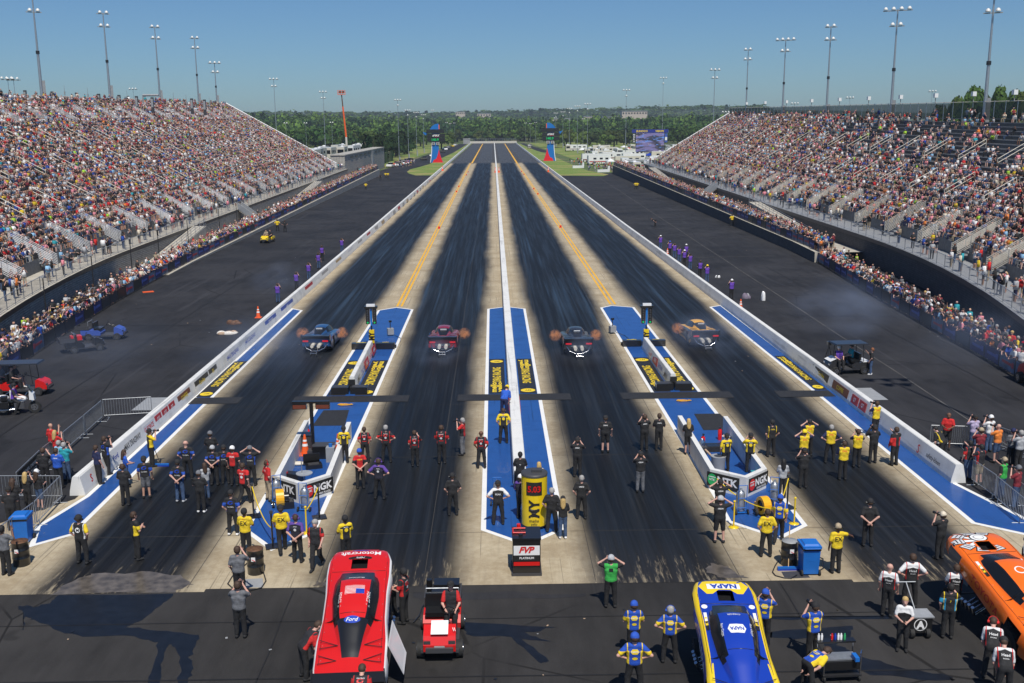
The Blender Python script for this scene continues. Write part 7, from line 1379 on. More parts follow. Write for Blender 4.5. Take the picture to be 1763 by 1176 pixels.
# push broom and hoses
def broom(a, b, lab, hm='wood'):
    a, b = Vector(a), Vector(b); e = empty('push_broom', a, 0, lab, 'broom'); d = b-a; MB().tube((0, 0, .08), d, .018, n=6).build('handle', hm, e); MB().box((0, 0, .1), (.75, .09, .07)).build('head', 'bluebin', e); MB().box((0, 0, .035), (.76, .1, .07)).build('bristles', 'navy', e)
q = P(1357, 982); broom(q, q+Vector((.28, 1.0, 1.25)), 'blue push broom leaning beside the black drum on the right'); q = P(277, 803); broom(q, q+Vector((-.45, .25, 1.2)), 'blue push broom held by the man in yellow at the left wall', 'blackm')
sheet('grate_mat', gpoly([(1345, 985), (1385, 983), (1395, 995), (1352, 997)]), .0125, 'dgrey', tr); sheet('grate_mat', gpoly([(418, 998), (452, 996), (454, 1012), (424, 1012)]), .0125, 'greyp', tr)
def hose(px_pts, lab, r=.022, m='blk'): MB().path([tuple(P(x, y, .03)) for x, y in px_pts], r, 6, 0).build('hose', m, label=lab, cat='hose')
hose([(1340, 965), (1334, 975), (1330, 985), (1335, 991), (1350, 995), (1362, 996), (1372, 990)], 'black hose looping round the broom on the right'); hose([(425, 970), (400, 992), (392, 1005), (402, 1014), (430, 1017), (450, 1012), (458, 1000), (452, 980)], 'black hose looping around the left drum'); hose([(1400, 955), (1417, 962), (1418, 978), (1405, 986), (1392, 984)], 'black hose behind the right blue bin'); hose([(712, 1072), (722, 1060), (727, 1045), (735, 1036)], 'black cable from the red car to the service cart')
# cones, tarps and bags beyond the walls
cone(P(445, 547), .95, 'orange cone with white bands beyond the left track wall', 'large orange cones'); cone(P(1275, 532), .85, 'orange cone just behind the right track wall', 'large orange cones'); cone(P(1149, 441), .95, 'orange cone among the photographers behind the right wall', 'large orange cones')
def tarp(px, py, sx, sy, m, lab, seed, h=.22):
    r = random.Random(seed); mb = MB(); [mb.ball((r.uniform(-sx, sx)*.6, r.uniform(-sy, sy)*.6, .05), (sx*r.uniform(.3, .6), sy*r.uniform(.3, .6), h*r.uniform(.5, 1)), r.choice((0, 0, 1)), 9, 6) for _ in range(9)]; mb.build('crumpled_tarp', m, loc=P(px, py), label=lab, cat='tarp')
tarp(390, 575, .9, .4, ['cloth_w', 'ltan'], 'white and tan tarp crumpled on the left apron', 2); tarp(402, 558, .75, .4, ['brown', 'blk'], 'brown tarp with dark bag on the left apron', 3, .3); tarp(1286, 514, .42, .35, ['lilg' if 'lilg' in M else 'greyp', 'greyp'], 'grey bag lying on the right apron near the cone', 5, .5); tarp(1313, 517, .3, .3, ['whitep', 'whitep'], 'white bag standing on the right apron', 6, .8)
tarp(1236, 478, .3, .2, ['blk', 'whitep'], 'black and white camera bag on the right apron', 7, .3)
e = empty('tripod', P(1425, 630), 0, 'black video tripod beside the white golf cart', 'tripod'); [MB().tube((0, 0, 1.35), (.4*math.cos(a), .4*math.sin(a), 0), .025, n=5).build('leg', 'blk', e) for a in (0, 2.1, 4.2)]; MB().box((0, 0, 1.5), (.2, .35, .22)).build('camera', 'blk', e)
MB().box((0, 0, .03), (1.0, .5, .06)).build('orange_plank', 'conecol', loc=P(255, 503), rz=.5, label='orange strip lying on the apron by the left fence', cat='plank')
# steel crowd control barriers
_b = MB(); _b.tube((-1.15, 0, .25), (-1.15, 0, 1.1), .02, n=6); _b.tube((1.15, 0, .25), (1.15, 0, 1.1), .02, n=6); _b.tube((-1.15, 0, 1.1), (1.15, 0, 1.1), .02, n=6); _b.tube((-1.15, 0, .22), (1.15, 0, .22), .02, n=6); BF = _b.mesh('frame', 'steel')
BARM = MB().tube((0, 0, .22), (0, 0, 1.1), .009, n=4, cap=False).mesh('bar', 'steel'); FOOT = MB().tube((0, -.3, .02), (0, .3, .02), .02, n=6).tube((0, 0, .02), (0, 0, .25), .018, n=6).mesh('foot', 'steel')
def steel_barrier(a, b, lab, cover=None):
    a, b = Vector((a[0], a[1], 0)), Vector((b[0], b[1], 0)); d = b-a; e = empty('steel_barrier', (a+b)/2, math.atan2(d.y, d.x), lab, 'barrier', 'steel crowd control barriers'); e.scale = (d.length/2.34, 1, 1); link('frame', BF, e)
    for i in range(1, 18): link('bar', BARM, e, (-1.15+2.3*i/18, 0, 0))
    for x in (-.95, .95): link('foot', FOOT, e, (x, 0, 0))
    if cover:
        o = MB().box((0, -.03, .66), (2.2, .02, .8)).build('black_cover', 'sblk', e); [text(t, .17, 'txt_w', (0, -.042, .8-.26*i), (1, 0, 0), (0, 0, 1), o, bold=.03, maxw=1.9, off=.004) for i, t in enumerate(('OWNER, DRIVER', 'CREW ONLY'))]
for i, (a, b, c_) in enumerate((((263, 717), (179, 722), 0), ((177, 724), (147, 751), 0), ((146, 752), (112, 782), 0), ((110, 784), (75, 812), 0), ((72, 815), (32, 856), 1), ((108, 862), (0, 862), 0), ((108, 862), (64, 909), 0), ((62, 911), (5, 955), 0))): steel_barrier(P(*b), P(*a), ('steel barrier on the left side, %s in the run from the track wall' % ORD[i]) if not c_ else 'steel barrier with a black lettered cover on the left', c_)
for i, (a, b) in enumerate((((1600, 770), (1662, 772)), ((1664, 772), (1715, 772)), ((1717, 773), (1765, 790)), ((1672, 833), (1712, 862)), ((1713, 864), (1760, 905)), ((1745, 868), (1790, 905)))): steel_barrier(P(*a), P(*b), 'steel barrier on the right side, %s from the track wall end' % ORD[i])
# tool table and small black trolley in the foreground
e = empty('tool_trolley', P(1442, 1165), .05, 'black tool trolley with spray cans on its top shelf at the bottom right', 'trolley'); MB().box((0, -.02, .5), (1.0, .55, .26)).build('drawer', 'blk', e); MB().box((0, -.02, .2), (1.1, .6, .06)).build('lower_shelf', 'blackm', e); [MB().tube((x, y, .1), (x, y, .95), .025, n=6).build('frame_post', 'chrome', e) for x in (-.52, .52) for y in (-.28, .3)]; MB().box((0, -.05, .66), (.9, .4, .04)).build('tool_tray', 'steel', e); MB().box((0, .3, .95), (1.1, .22, .05)).build('top_shelf', 'blk', e); MB().box((.35, -.3, .75), (.12, .3, .12)).build('blue_rag', 'bluebin', e)
for i, m in enumerate(('whitep', 'whitep', 'red', 'navy', 'whitep', 'whitep', 'grn' if 'grn' in M else 'steel')): x = (-.5, -.41, -.12, -.03, .06, .14, .24)[i]; e3 = empty('spray_can', e.matrix_world @ Vector((0, 0, 0)) if False else Vector(e.location)+Vector((x, .3, .98)), 0, '%s spray can on the tool trolley shelf, %s from the left' % ('red' if m == 'red' else 'blue' if m == 'navy' else 'white', ORD[i]), 'can', 'cans on the tool trolley'); MB().lathe([(.033, 0), (.033, .14), (.02, .16), (.02, .19)], 10).build('can', m, e3)
[wheel(e, (x, y, .1), .1, .05) for x in (-.5, .5) for y in (-.25, .25)]
e = empty('pit_trolley', P(1577, 1092), 0, 'small black trolley with a round white logo in front of two crew men', 'trolley'); MB().box((0, 0, .42), (.72, .5, .5)).build('case', 'blk', e); MB().box((0, 0, .69), (.8, .56, .04)).build('silver_top', 'alu', e); [wheel(e, (x, -.2, .16), .16, .12) for x in (-.24, .24)]
o = MB().add([(x, -.26, .45+z) for x, z in ell(.20, .20, 22)], [tuple(range(22))]).build('round_logo', 'txt_w', e); MB().add([(x, -.264, .45+z) for x, z in ell(.175, .175, 22)], [tuple(range(22))]).build('logo_ring', 'sblk', o); text('A', .26, 'txt_w', (0, -.262, .45), (1, 0, 0), (0, 0, 1), o, bold=.08, maxw=.3, off=.008)
MB().tube((0, .2, .7), (0, 1.0, 1.25), .02, n=6).tube((-.3, 1.0, 1.25), (.3, 1.0, 1.25), .02, n=6).build('pull_handle', 'alu', e)
M['lgr'] = M['slgt']
gl = (('#swoosh', 1.33, .085, 'txt_b'), ('GLOBAL', 1.17, .05, 'txt_w')); wt = (('CREW', 1.35, .05, 'txt_w'),); rb = (('RACING', 1.40, .04, 'txt_w'), ('#swoosh', 1.33, .075, 'txt_r'), ('#disc', 1.22, .05, 'slgt'), ('#bar', 1.10, .06, 'txt_r')); yb = (('#disc', 1.28, .07, 'txt_y'), ('MOPAR', 1.38, .035, 'txt_w')); ex = (('EX', 1.28, .15, 'txt_k'), ('NHRA', 1.42, .03, 'txt_r'))
np_ = (('#hex', 1.31, .075, 'txt_y'), ('NAPA', 1.31, .05, 'txt_w'), ('#oval', 1.12, .05, 'txt_y')); dh = (('DHL', 1.36, .075, 'txt_r'),); hd = (('Head', 1.27, .075, 'txt_w'), ('RACING', 1.17, .03, 'txt_w')); pp = (('#disc', 1.26, .05, 'lgr' if 'lgr' in M else 'txt_w'), ('RACE', 1.37, .035, 'txt_w'))
T = [  # px py pose yaw shirt kw label
 (143, 970, 'pockets', -12, 'mopar', dict(hat='black', muffs=True, prints=(('#disc', 1.28, .09, 'txt_w'), ('M', 1.28, .11, 'txt_k')), bx=.06), 'man in black and yellow shirt with a round white emblem near the left edge'),
 (237, 963, 'crossed', -60, 'vest', dict(hair='brown'), 'man in black and yellow jersey with folded arms on the left lane'),
 (171, 833, 'stand', -35, 'navy', dict(hair='brown'), 'man in plain dark shirt beside the left wall end'),
 (185, 817, 'camera', -25, 'glob', dict(hair='brown', prints=gl), 'man with blue swoosh shirt taking a photo at the left wall'),
 (217, 870, 'crossed', -8, 'black', dict(muffs=True, hair='brown'), 'man in black with red headset standing left of the shorts wearer'),
 (219, 838, 'hold', -60, 'pblue', dict(hs='long', hair='brown', legs='jeans', h=.93, bx=-.08), 'woman with long brown hair in blue shirt near the left wall'),
 (253, 857, 'stand', 5, 'glob', dict(hat='black', short=True, legs='grey', prints=gl, skin=1), 'man in grey shorts and blue swoosh shirt with cap'),
 (262, 803, 'camera', -50, 'yb', dict(hat='black'), 'man in yellow and black shirt shielding his eyes by the left wall'),
 (311, 864, 'behind', -4, 'glob', dict(hat='black', legs='jeans', prints=gl, shoe='lgrey'), 'man in jeans and blue swoosh shirt with hands behind his back'),
 (347, 882, 'crossed', 0, 'black', dict(hat='grey', shoe='white'), 'man in black with a grey cap standing right of the man in jeans'),
 (356, 860, 'hold', 30, 'lgrey', dict(hs='long', hair='brown', legs='jeans', h=.9, bx=-.1), 'woman in grey top half hidden behind the grey capped man'),
 (324, 826, 'pockets', 0, 'glob', dict(hs='bald', prints=gl, bx=.08), 'bald man with blue swoosh shirt in the left lane'),
 (370, 835, 'behind', 0, 'glob', dict(hat='lgrey', prints=gl), 'man with grey cap and blue swoosh shirt at the left of the crew cluster'),
 (389, 833, 'stand', 5, 'glob', dict(hat='black', prints=gl), 'man with black cap and blue swoosh shirt in the middle of the cluster'),
 (366, 808, 'crossed', 0, 'black', dict(hat='grey'), 'man with dark grey cap at the back of the left crew cluster'),
 (404, 836, 'stand', -5, 'fox', dict(hat='white', prints=(('FOX', 1.34, .07, 'txt_w'),)), 'man with white cap and red shirt in the left crew cluster'),
 (434, 836, 'ears', 0, 'glob', dict(hat='grey', prints=gl), 'man with blue swoosh shirt holding both hands to his head'),
 (422, 868, 'walk', -20, 'fox', dict(muffs=True, prints=(('FOX', 1.36, .06, 'txt_w'), ('#disc', 1.22, .06, 'txt_w')), bx=.05), 'man in red and black shirt stepping left of the pit'),
 (463, 862, 'pockets', -55, 'red', dict(muffs='red', legs='khaki', prints=(('FOX', 1.36, .06, 'txt_w'),)), 'man in red shirt and khaki trousers leaning at the left pit wall'),
 (402, 921, 'pockets', 3, 'glob', dict(hat='black', prints=gl, shoe='white'), 'man in blue swoosh shirt standing left of the island alone'),
 (425, 957, 'hold', -8, 'ex', dict(hat='black', hair='black', skin=3, prints=ex), 'man in yellow shirt and black cap behind the left drum'),
 (487, 950, 'walk', 8, 'ex', dict(hat='black', prints=ex, skin=1, bx=.05), 'man in yellow shirt standing at the left blower'),
 (513, 968, 'behind', -8, 'purp', dict(muffs='purple', prints=pp), 'man in black and purple shirt with headset by the left island tip'),
 (546, 978, 'walk', 178, 'bred', dict(hair='grey', bx=.05), 'man in black and red shirt walking towards the camera'),
 (597, 968, 'hold', 15, 'yb', dict(hat='black', skin=3, hair='black', prints=yb), 'man in yellow and black shirt behind the nose of the red car'),
 (414, 1030, 'phone', 10, 'grey', dict(hair='brown', prints=()), 'man in slate shirt beside the left drum taking a photo'),
 (415, 1097, 'camera', 0, 'grey', dict(hair='brown'), 'man in slate shirt photographing left of the red car'),
 (594, 797, 'hold', 5, 'yb', dict(hat='black', prints=yb, skin=3), 'man in yellow and black shirt perched on the left pit wall'),
 (629, 796, 'pockets', 0, 'bred', dict(hair='brown', prints=rb, h=.97), 'man in black and red shirt right of the left pit'),
 (666, 796, 'hips', 0, 'bred', dict(hair='grey', prints=rb), 'grey haired man in black and red shirt with hands on hips'),
 (621, 841, 'behind', 8, 'fox', dict(hat='blue', prints=(('CREW', 1.34, .05, 'txt_y'),)), 'man in red shirt with blue cap and headset in lane two'),
 (654, 859, 'hips', -8, 'purp', dict(muffs='purple', prints=pp, bx=.05), 'man in black and purple shirt with a purple cap in lane two'),
 (715, 803, 'phone', -5, 'bred', dict(hair='brown', prints=rb, h=.96), 'man in black and red shirt holding a phone in lane two'),
 (761, 798, 'crossed', 0, 'bred', dict(hair='brown', prints=rb, bx=.06), 'broad man in black and red shirt standing in lane two'),
 (797, 783, 'camera', 75, 'fox', dict(hair='grey', legs='grey'), 'cameraman in red shirt aiming left beside the centre island'),
 (829, 806, 'pockets', 3, 'bred', dict(hair='black', hs='bald', skin=3, prints=rb), 'bald man in black and red shirt left of the centre island'),
 (867, 763, 'pockets', 0, 'yb', dict(hair='brown', prints=yb, bx=.06), 'man in yellow and black shirt on the centre island'),
 (868, 718, 'lean', -20, 'pblue', dict(hat='yellow', legs='navy'), 'man in blue shirt crouching against the centre wall'),
 (780, 887, 'pockets', 2, 'black', dict(hat='black', muffs=True), 'man all in black standing alone in lane two'),
 (858, 903, 'hips', 0, 'peak', dict(hat='black', prints=(('PEAK', 1.28, .07, 'txt_w'),)), 'man in black and white shirt on the near end of the centre island'),
 (896, 848, 'hold', 0, 'black', dict(hair='black', prints=(('R/J', 1.26, .06, 'txt_w'),), bx=-.02), 'person in black at the end of the centre wall'),
 (928, 862, 'hold', 0, 'cream', dict(hs='long', hair='blond', h=.92, bx=-.1), 'blond woman partly hidden behind the yellow column'),
 (897, 893, 'crossed', -30, 'purp', dict(hat='white'), 'person in black and purple leaning left of the yellow column'),
 (950, 916, 'pockets', -10, 'black', dict(hair='grey', bx=.05), 'grey haired man in black right of the yellow column'),
 (969, 927, 'hold', 0, 'black', dict(hs='long', hair='blond', hat='black', legs='jeans', h=.93, bx=-.08, shoe='white'), 'blond woman in black top and jeans right of the yellow column'),
 (1001, 893, 'pockets', -5, 'black', dict(hair='grey', prints=wt), 'grey haired man in black standing in lane three'),
 (994, 821, 'camera', -10, 'black', dict(hat='black', prints=wt), 'man in black shielding his face in lane three'),
 (1042, 778, 'stand', -3, 'black', dict(hat='black', short=True, legs='black', prints=wt, bx=.08), 'heavy man in black shorts in lane three'),
 (1109, 776, 'camera', -5, 'black', dict(hair='brown', prints=wt), 'man in black raising both hands at the left of a pair in lane three'),
 (1134, 775, 'crossed', -5, 'black', dict(hair='brown', prints=wt, bx=-.04), 'slim man in black at the right of a pair in lane three'),
 (1102, 847, 'camera', 0, 'black', dict(hat='black', legs='grey', prints=wt), 'man in black shirt and grey trousers in lane three'),
 (1184, 782, 'hold', 5, 'black', dict(hs='long', hair='blond', short=True, legs='black', h=.95, bx=-.08), 'blond woman in black dress at the left wall of the right pit'),
 (1249, 812, 'phone', 20, 'yb', dict(hat='black', prints=yb), 'man in yellow and black shirt inside the right pit'),
 (1290, 813, 'camera', -10, 'yb', dict(hat='black', prints=yb), 'man in yellow and black shirt at the right wall of the right pit'),
 (1327, 786, 'pockets', 0, 'bye', dict(hair='black', hat='black', prints=(('CREW', 1.36, .05, 'txt_y'),)), 'man in black shirt with yellow stripes right of the right pit'),
 (1346, 857, 'hold', -5, 'lgrey', dict(hs='long', hair='black', h=.93, bx=-.1), 'woman in grey top and black leggings beside the right pit'),
 (1391, 785, 'ears', 0, 'dhl', dict(hat='black', prints=dh), 'man in yellow shirt with both hands on his head in the right lane'),
 (1382, 806, 'ears', 5, 'dhl', dict(hat='yellow', prints=dh), 'man in yellow shirt with a yellow cap in the right lane'),
 (1382, 840, 'camera', 0, 'black', dict(hat='black'), 'man in black raising his arms in the right lane'),
 (1428, 797, 'hips', 0, 'dhl', dict(hair='grey', prints=dh), 'grey haired man in yellow shirt with dark sleeves in the right lane'),
 (1474, 804, 'camera', -5, 'dhl', dict(hair='brown', prints=dh), 'man in yellow shirt lifting a camera near the right verge'),
 (1450, 826, 'hold', 0, 'dhl', dict(hair='brown', muffs=True, prints=dh, bx=.06), 'man in yellow shirt and red headset nearest the camera in his group'),
 (1502, 797, 'camera', 10, 'black', dict(hat='black', sleeves='long'), 'man in black long sleeves filming beside the right verge'),
 (1506, 752, 'camera', 12, 'dhl', dict(hair='brown', prints=dh), 'man in yellow shirt leaning on the right track wall'),
 (1539, 801, 'phone', 15, 'redblk', dict(hair='brown', sleeves='long', bx=.04), 'man in black with a red back panel on the right verge'),
 (1493, 940, 'behind', -8, 'black', dict(hat='black', muffs=True, h=1.02), 'man in black polo with hands behind his back in the right lane'),
 (1617, 962, 'camera', 15, 'black', dict(hat='cream', h=1.0), 'man in black with a pale cap photographing near the orange car'),
 (1438, 986, 'reach', 10, 'ex', dict(hat='khaki', muffs=True, prints=ex, skin=3), 'man in yellow shirt with one hand on the right blue bin'),
 (1238, 934, 'ears', 0, 'black', dict(hat='lgrey', short=True, legs='black', prints=wt, bx=.05), 'man in black shorts and grey cap holding his head left of the right island'),
 (1238, 900, 'ears', 5, 'black', dict(hat='black', prints=wt), 'man in black with raised hands just behind the grey capped man'),
 (1340, 932, 'walk', -20, 'napa', dict(hat='blue', prints=np_), 'man in royal blue shirt walking on the right island'),
 (1318, 958, 'pockets', -5, 'ex', dict(hair='brown', prints=ex, skin=1), 'man in yellow shirt at the front edge of the right island'),
 (1051, 1045, 'ears', 0, 'green', dict(hat='lgrey', prints=(('#box', 1.33, .05, 'txt_k'),)), 'man in green and black shirt holding his headphones in lane three'),
 (1090, 1132, 'crossed', 0, 'napa', dict(hat='blue', prints=np_), 'man in royal blue shirt and blue cap left of the blue car'),
 (1152, 1140, 'hips', -5, 'napa', dict(hair='grey', muffs='blue', prints=np_), 'grey haired man in royal blue shirt with blue headset'),
 (1091, 1196, 'hips', 0, 'napa', dict(hat='blue', prints=np_, bx=.06), 'man in royal blue shirt with hands on hips at the bottom edge'),
 (1314, 1112, 'camera', -20, 'napa', dict(hat='blue', prints=np_), 'man in royal blue shirt behind the blue and yellow car'),
 (1398, 1138, 'camera', 15, 'napa', dict(hat='black', prints=np_), 'man in royal blue shirt and black cap right of the blue car'),
 (1388, 1196, 'bend', -60, 'napa', dict(hair='brown', prints=np_), 'man in royal blue shirt bending over the tool trolley'),
 (1526, 1060, 'stand', -25, 'head', dict(hs='bald', prints=hd), 'bald man in white and black shirt holding the small trolley'),
 (1565, 1045, 'hips', 0, 'head', dict(hair='brown', prints=hd), 'man in white and black shirt with hands on hips behind the trolley'),
 (1552, 1119, 'hold', 165, 'wr', dict(hair='blond', h=.93, bx=-.05), 'woman in white and black blouse walking beside the trolley'),
 (1640, 1062, 'reachup', -10, 'head', dict(hair='brown', prints=hd), 'man in white and black shirt reaching up to the orange nose'),
 (1630, 1098, 'phone', -15, 'blkcyan', dict(hair='black', prints=(('7', 1.25, .07, 'txt_y'),)), 'man in black shirt with blue sides beside the orange car'),
 (1704, 1168, 'lean', -20, 'head', dict(hair='brown', muffs='red', prints=hd), 'man in white and black shirt leaning under the orange car'),
 (1726, 1206, 'lean', -10, 'head', dict(hat='black', prints=hd), 'man in white and black shirt crouching at the bottom right'),
 (1760, 1006, 'stand', 60, 'head', dict(hair='brown', prints=hd), 'man in white and black shirt cut by the right picture edge'),
 (697, 1072, 'hold', 70, 'bred', dict(hat='black', prints=rb), 'man in black and red shirt with cap at the side of the red car'),
 (676, 1062, 'lean', 60, 'bred', dict(hair='brown'), 'man in dark shirt leaning under the side of the red car'),
 (524, 1168, 'lean', -55, 'bred', dict(hair='brown'), 'man in black and red shirt working at the left tail of the red car'),
 (622, 1258, 'lean', 5, 'bred', dict(hair='brown', prints=rb), 'man in black and red shirt bent behind the tail of the red car'),
 (12, 990, 'phone', -20, 'grey', dict(hair='black', skin=3), 'man in slate shirt at the far left edge by the drum'),
 (93, 793, 'phone', -35, 'red', dict(hs='bald', skin=1), 'bald man in red polo with one arm on the left barriers'), (100, 800, 'phone', -10, 'red', dict(hs='long', hair='blond', h=.94, bx=-.08), 'blond woman in red shirt behind the left barriers'),
 (116, 828, 'camera', -10, 'teal', dict(hair='grey', legs='jeans'), 'grey haired man in teal shirt and jeans behind the left barriers'), (107, 822, 'camera', -20, 'ltblue', dict(hair='grey', legs='jeans', h=.97), 'man in yellow and blue shirt next to the teal shirted man'), (80, 838, 'phone', 5, 'black', dict(hair='brown'), 'man in black behind the left barriers near the black cover'), (103, 840, 'hold', -5, 'pblue', dict(hair='brown', prints=(('CREW', 1.36, .05, 'txt_w'),)), 'man in bright blue shirt behind the left barriers'),
 (70, 877, 'hold', -25, 'black', dict(hat='white', hs='long', hair='brown', short=True, legs='jeans', h=.94, bx=-.08), 'woman with white cap in front of the left barriers'), (50, 880, 'camera', -10, 'black', dict(hs='long', hair='blond', h=.93, bx=-.08), 'blond woman in black at the left barriers'), (29, 893, 'hold', -10, 'black', dict(hs='long', hair='brown', bx=.05, h=.95), 'woman with dark hair in black at the left edge barriers'), (22, 912, 'hold', 5, 'black', dict(hat='black', hair='brown'), 'man in black cap at the left edge barriers'),
 (1629, 773, 'hold', 150, 'red', dict(hs='bald', skin=3, short=True, legs='black'), 'man in red vest and black shorts behind the right barriers'), (1622, 795, 'lean', 40, 'bye', dict(hair='black'), 'photographer in black leaning over the end of the right wall'), (1674, 776, 'camera', 5, 'lilac', dict(hat='black', legs='jeans'), 'man in lilac shirt behind the right barriers'), (1701, 778, 'camera', 15, 'white', dict(hat='white', legs='jeans'), 'man in white tee shirt and white cap behind the right barriers'), (1714, 796, 'camera', 20, 'orange', dict(hs='bald', short=True, legs='jeans'), 'man in orange shirt and denim shorts behind the right barriers'), (1739, 803, 'hold', 10, 'grey', dict(hat='navy', bx=.05), 'man in grey shirt with dark cap at the right edge group'), (1752, 808, 'camera', 20, 'lgrey', dict(hair='grey'), 'person in pale grey shirt at the right edge group'), (1665, 826, 'phone', 20, 'bred', dict(hair='black', legs='jeans'), 'man in black and red shirt and jeans at the right barriers'), (1684, 803, 'camera', 0, 'maroon', dict(hat='khaki', legs='jeans'), 'man in maroon shirt with khaki cap at the right barriers'), (1684, 834, 'camera', 25, 'bred', dict(hair='black', short=True, legs='khaki'), 'man in khaki shorts and black and red shirt at the right barriers'), (1723, 860, 'phone', 35, 'green', dict(hat='khaki', legs='jeans'), 'man in green and black shirt with khaki hat at the right barriers'), (1747, 875, 'camera', 30, 'maroon', dict(hat='grey', legs='jeans'), 'man in red plaid shirt and jeans at the right edge'),
]

for px, py, pose, yaw, sh, kw, lab in T:
    b = P(px, py, .02); kw = dict(kw); pr = tuple((t, z, h_, 'slgt' if m == 'lgr' else m) for t, z, h_, m in kw.pop('prints', ())); h = kw.pop('h', 1.0)*random.uniform(.985, 1.03)
    kn = math.degrees(math.atan2(-b.x, b.y))*.0
    person((b.x, b.y, .02), pose, yaw+kn, sh, prints=pr, h=h, label=lab, **kw)
# people in and on vehicles
def seated(c, lx, ly, lz, sh, lab, **k):
    b = c.matrix_basis @ Vector((lx, ly, lz)) if False else Matrix.Translation(c.location) @ Matrix.Rotation(c.rotation_euler.z, 4, 'Z') @ Vector((lx, ly, lz)); person(b, k.pop('pose', 'sit'), math.degrees(c.rotation_euler.z)+k.pop('yaw', 0), sh, label=lab, group='people riding in carts and on motorcycles', **k)
carts_ = [o for o in COL.objects if o.name.startswith('service_cart')]
seated(carts_[0], -.28, -.35, .36, 'bred', 'driver in black and red shirt sitting in the red service cart', hair='black', hat='black')
seated(CARTS['red'], -.25, -.35, .36, 'black', 'passenger in black with bare legs in the red golf cart', short=True, legs='grey', shoe='white'); seated(CARTS['red'], .25, -.35, .36, 'black', 'driver in black in the red golf cart', hair='brown'); seated(CARTS['red'], -.2, -1.15, .36, 'lgrey', 'man in grey shirt on the rear seat of the red golf cart', hair='grey')
seated(CARTS['yel'], -.28, -.3, .3, 'black', 'left rider on the yellow cart', hair='brown'); seated(CARTS['yel'], .28, -.3, .3, 'khaki', 'right rider on the yellow cart', hair='black')
seated(CARTS['right'], .25, -.35, .36, 'teal', 'driver in teal shirt in the white golf cart', hat='black'); seated(CARTS['right'], -.2, .7, .36, 'vestp', 'photographer in purple vest sitting on the white golf cart', hat='white', yaw=90)
mt = [o for o in COL.objects if o.name.startswith('motorcycle')]; seated(mt[0], 0, -.25, .12, 'vestp', 'rider in white and dark vest on the left motorcycle', pose='ride', hat='black') if mt else None
b = P(1499, 645); person((b.x, b.y, 0), 'phone', 60, 'black', legs='jeans', hair='red', label='woman in black and jeans beside the white golf cart', shoe='white', h=.95)
# photographers in purple vests and officials further along
for i, (px, py, pose, lab) in enumerate(((479, 522, 'camera', 'nearest'), (511, 500, 'camera', 'second'), (532, 482, 'camera', 'third'), (549, 463, 'stand', 'fourth'), (555, 449, 'stand', 'fifth'), (589, 435, 'camera', 'farthest'))): b = P(px, py); person((b.x, b.y, 0), pose, -10, 'vestp', legs=('jeans', 'black', 'jeans')[i % 3], hair='brown', label='photographer in purple vest behind the left wall, %s from the camera' % lab, group='photographers in purple vests')
for i, (px, py, pose, ht) in enumerate(((1259, 515, 'camera', 'white'), (1217, 487, 'camera', 'yellow'), (1205, 478, 'crossed', None), (1188, 465, 'camera', 'black'), (1178, 458, 'camera', 'white'), (1169, 452, 'camera', None), (1181, 447, 'stand', 'white'), (1161, 445, 'camera', None), (1153, 441, 'camera', 'blue'), (1137, 430, 'camera', 'white'))): b = P(px, py); person((b.x, b.y, 0), pose, 10, 'vestp', legs=('black', 'jeans')[i % 2], hat=ht, hair='brown', label='photographer in purple vest behind the right wall, %s from the camera' % ORD[i], group='photographers in purple vests')
for px, py, sh, l in ((630, 327, 'ex', 'track worker in yellow shirt on the left apron'), (478, 398, 'ex', 'marshal in yellow shirt behind the yellow cart'), (491, 400, 'black', 'marshal in black right of the yellow cart'), (664, 307, 'ex', 'marshal in yellow near the grass on the left'), (668, 307, 'ex', 'second marshal in yellow near the grass on the left'), (655, 311, 'black', 'person in dark clothes near the end of the left retaining wall'), (1094, 326, 'ex', 'track worker in yellow shirt on the right apron'), (1097, 326, 'ex', 'second track worker in yellow on the right apron'), (1260, 389, 'ex', 'worker in yellow against the right retaining wall')): b = P(px, py); person((b.x, b.y, 0), 'hips', 0, sh, legs='black', hair='brown', label=l, group='marshals along the aprons')
b = P(1128, 390); person((b.x, b.y, 0), 'bend', 60, 'black', label='photographer in dark clothes bending on the right apron', group='marshals along the aprons')
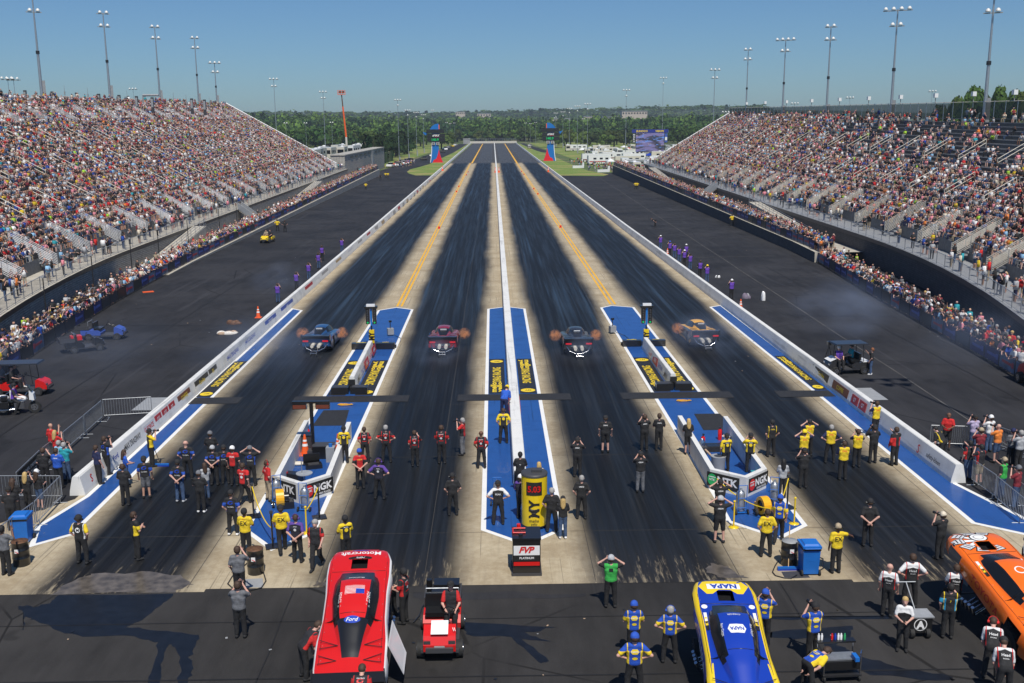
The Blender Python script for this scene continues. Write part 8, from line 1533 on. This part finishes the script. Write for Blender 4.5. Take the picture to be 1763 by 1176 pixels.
# ------------------------------------------------------------------ smoke
def smoke(c, r, dens, lab, seed, col=(.55, .68, .95)):
    mb = MB().ball((0, 0, 0), (1, 1, 1), nu=16, nv=10); m = D.materials.new('smoke'); m.use_nodes = True; t = m.node_tree; t.nodes.remove(t.nodes['Principled BSDF']); v = t.nodes.new('ShaderNodeVolumePrincipled'); v.inputs['Color'].default_value = (*col, 1); v.inputs['Anisotropy'].default_value = .1
    tc = t.nodes.new('ShaderNodeTexCoord'); n = t.nodes.new('ShaderNodeTexNoise'); n.inputs['Scale'].default_value = 1.7; n.inputs['Detail'].default_value = 4; n.noise_dimensions = '4D'; n.inputs['W'].default_value = seed; ln = t.nodes.new('ShaderNodeVectorMath'); ln.operation = 'LENGTH'; t.links.new(tc.outputs['Object'], ln.inputs[0]); t.links.new(tc.outputs['Object'], n.inputs['Vector'])
    a = t.nodes.new('ShaderNodeMapRange'); a.interpolation_type = 'SMOOTHSTEP'; a.inputs[1].default_value = 1.0; a.inputs[2].default_value = .15; t.links.new(ln.outputs['Value'], a.inputs[0]); b = t.nodes.new('ShaderNodeMapRange'); b.inputs[1].default_value = .38; b.inputs[2].default_value = .72; t.links.new(n.outputs[0], b.inputs[0]); mm = t.nodes.new('ShaderNodeMath'); mm.operation = 'MULTIPLY'; t.links.new(a.outputs[0], mm.inputs[0]); t.links.new(b.outputs[0], mm.inputs[1]); m2 = t.nodes.new('ShaderNodeMath'); m2.operation = 'MULTIPLY'; m2.inputs[1].default_value = dens; t.links.new(mm.outputs[0], m2.inputs[0]); t.links.new(m2.outputs[0], v.inputs['Density']); t.links.new(v.outputs[0], t.nodes['Material Output'].inputs['Volume'])
    o = link('smoke', mb.mesh('smoke', [m]), loc=c); o.scale = r; tag(o, lab, 'smoke', kind='stuff')
for i, (x, y, z, rx, ry, rz_, d) in enumerate(((-14.5, 62, 1.6, 5.5, 8, 2.2, .055), (-3.7, 64, .8, 2.2, 3.5, 1.2, .07), (5.6, 64, .9, 2.6, 3.5, 1.2, .05), (14, 66, 1.2, 3.5, 5, 1.6, .07), (25.0, 71, 2.0, 5.0, 6.5, 2.6, .09), (31, 62, 2, 8, 9, 2.6, .035), (-25, 62, 1.5, 7, 9, 2.0, .03), (-19.5, 92, 1.5, 3, 7, 1.8, .05))): smoke((x, y, z+.4), (rx, ry, rz_), d*(3.2 if i in (1, 2, 3) else 1.6), 'thin bluish tyre smoke drifting %s' % ('over the far left lane', 'behind the dark red car', 'behind the black and silver car', 'behind the yellow roofed car', 'beyond the right wall near the cart', 'over the right apron', 'over the left apron', 'beyond the left wall by the photographers')[i], i*3.1)
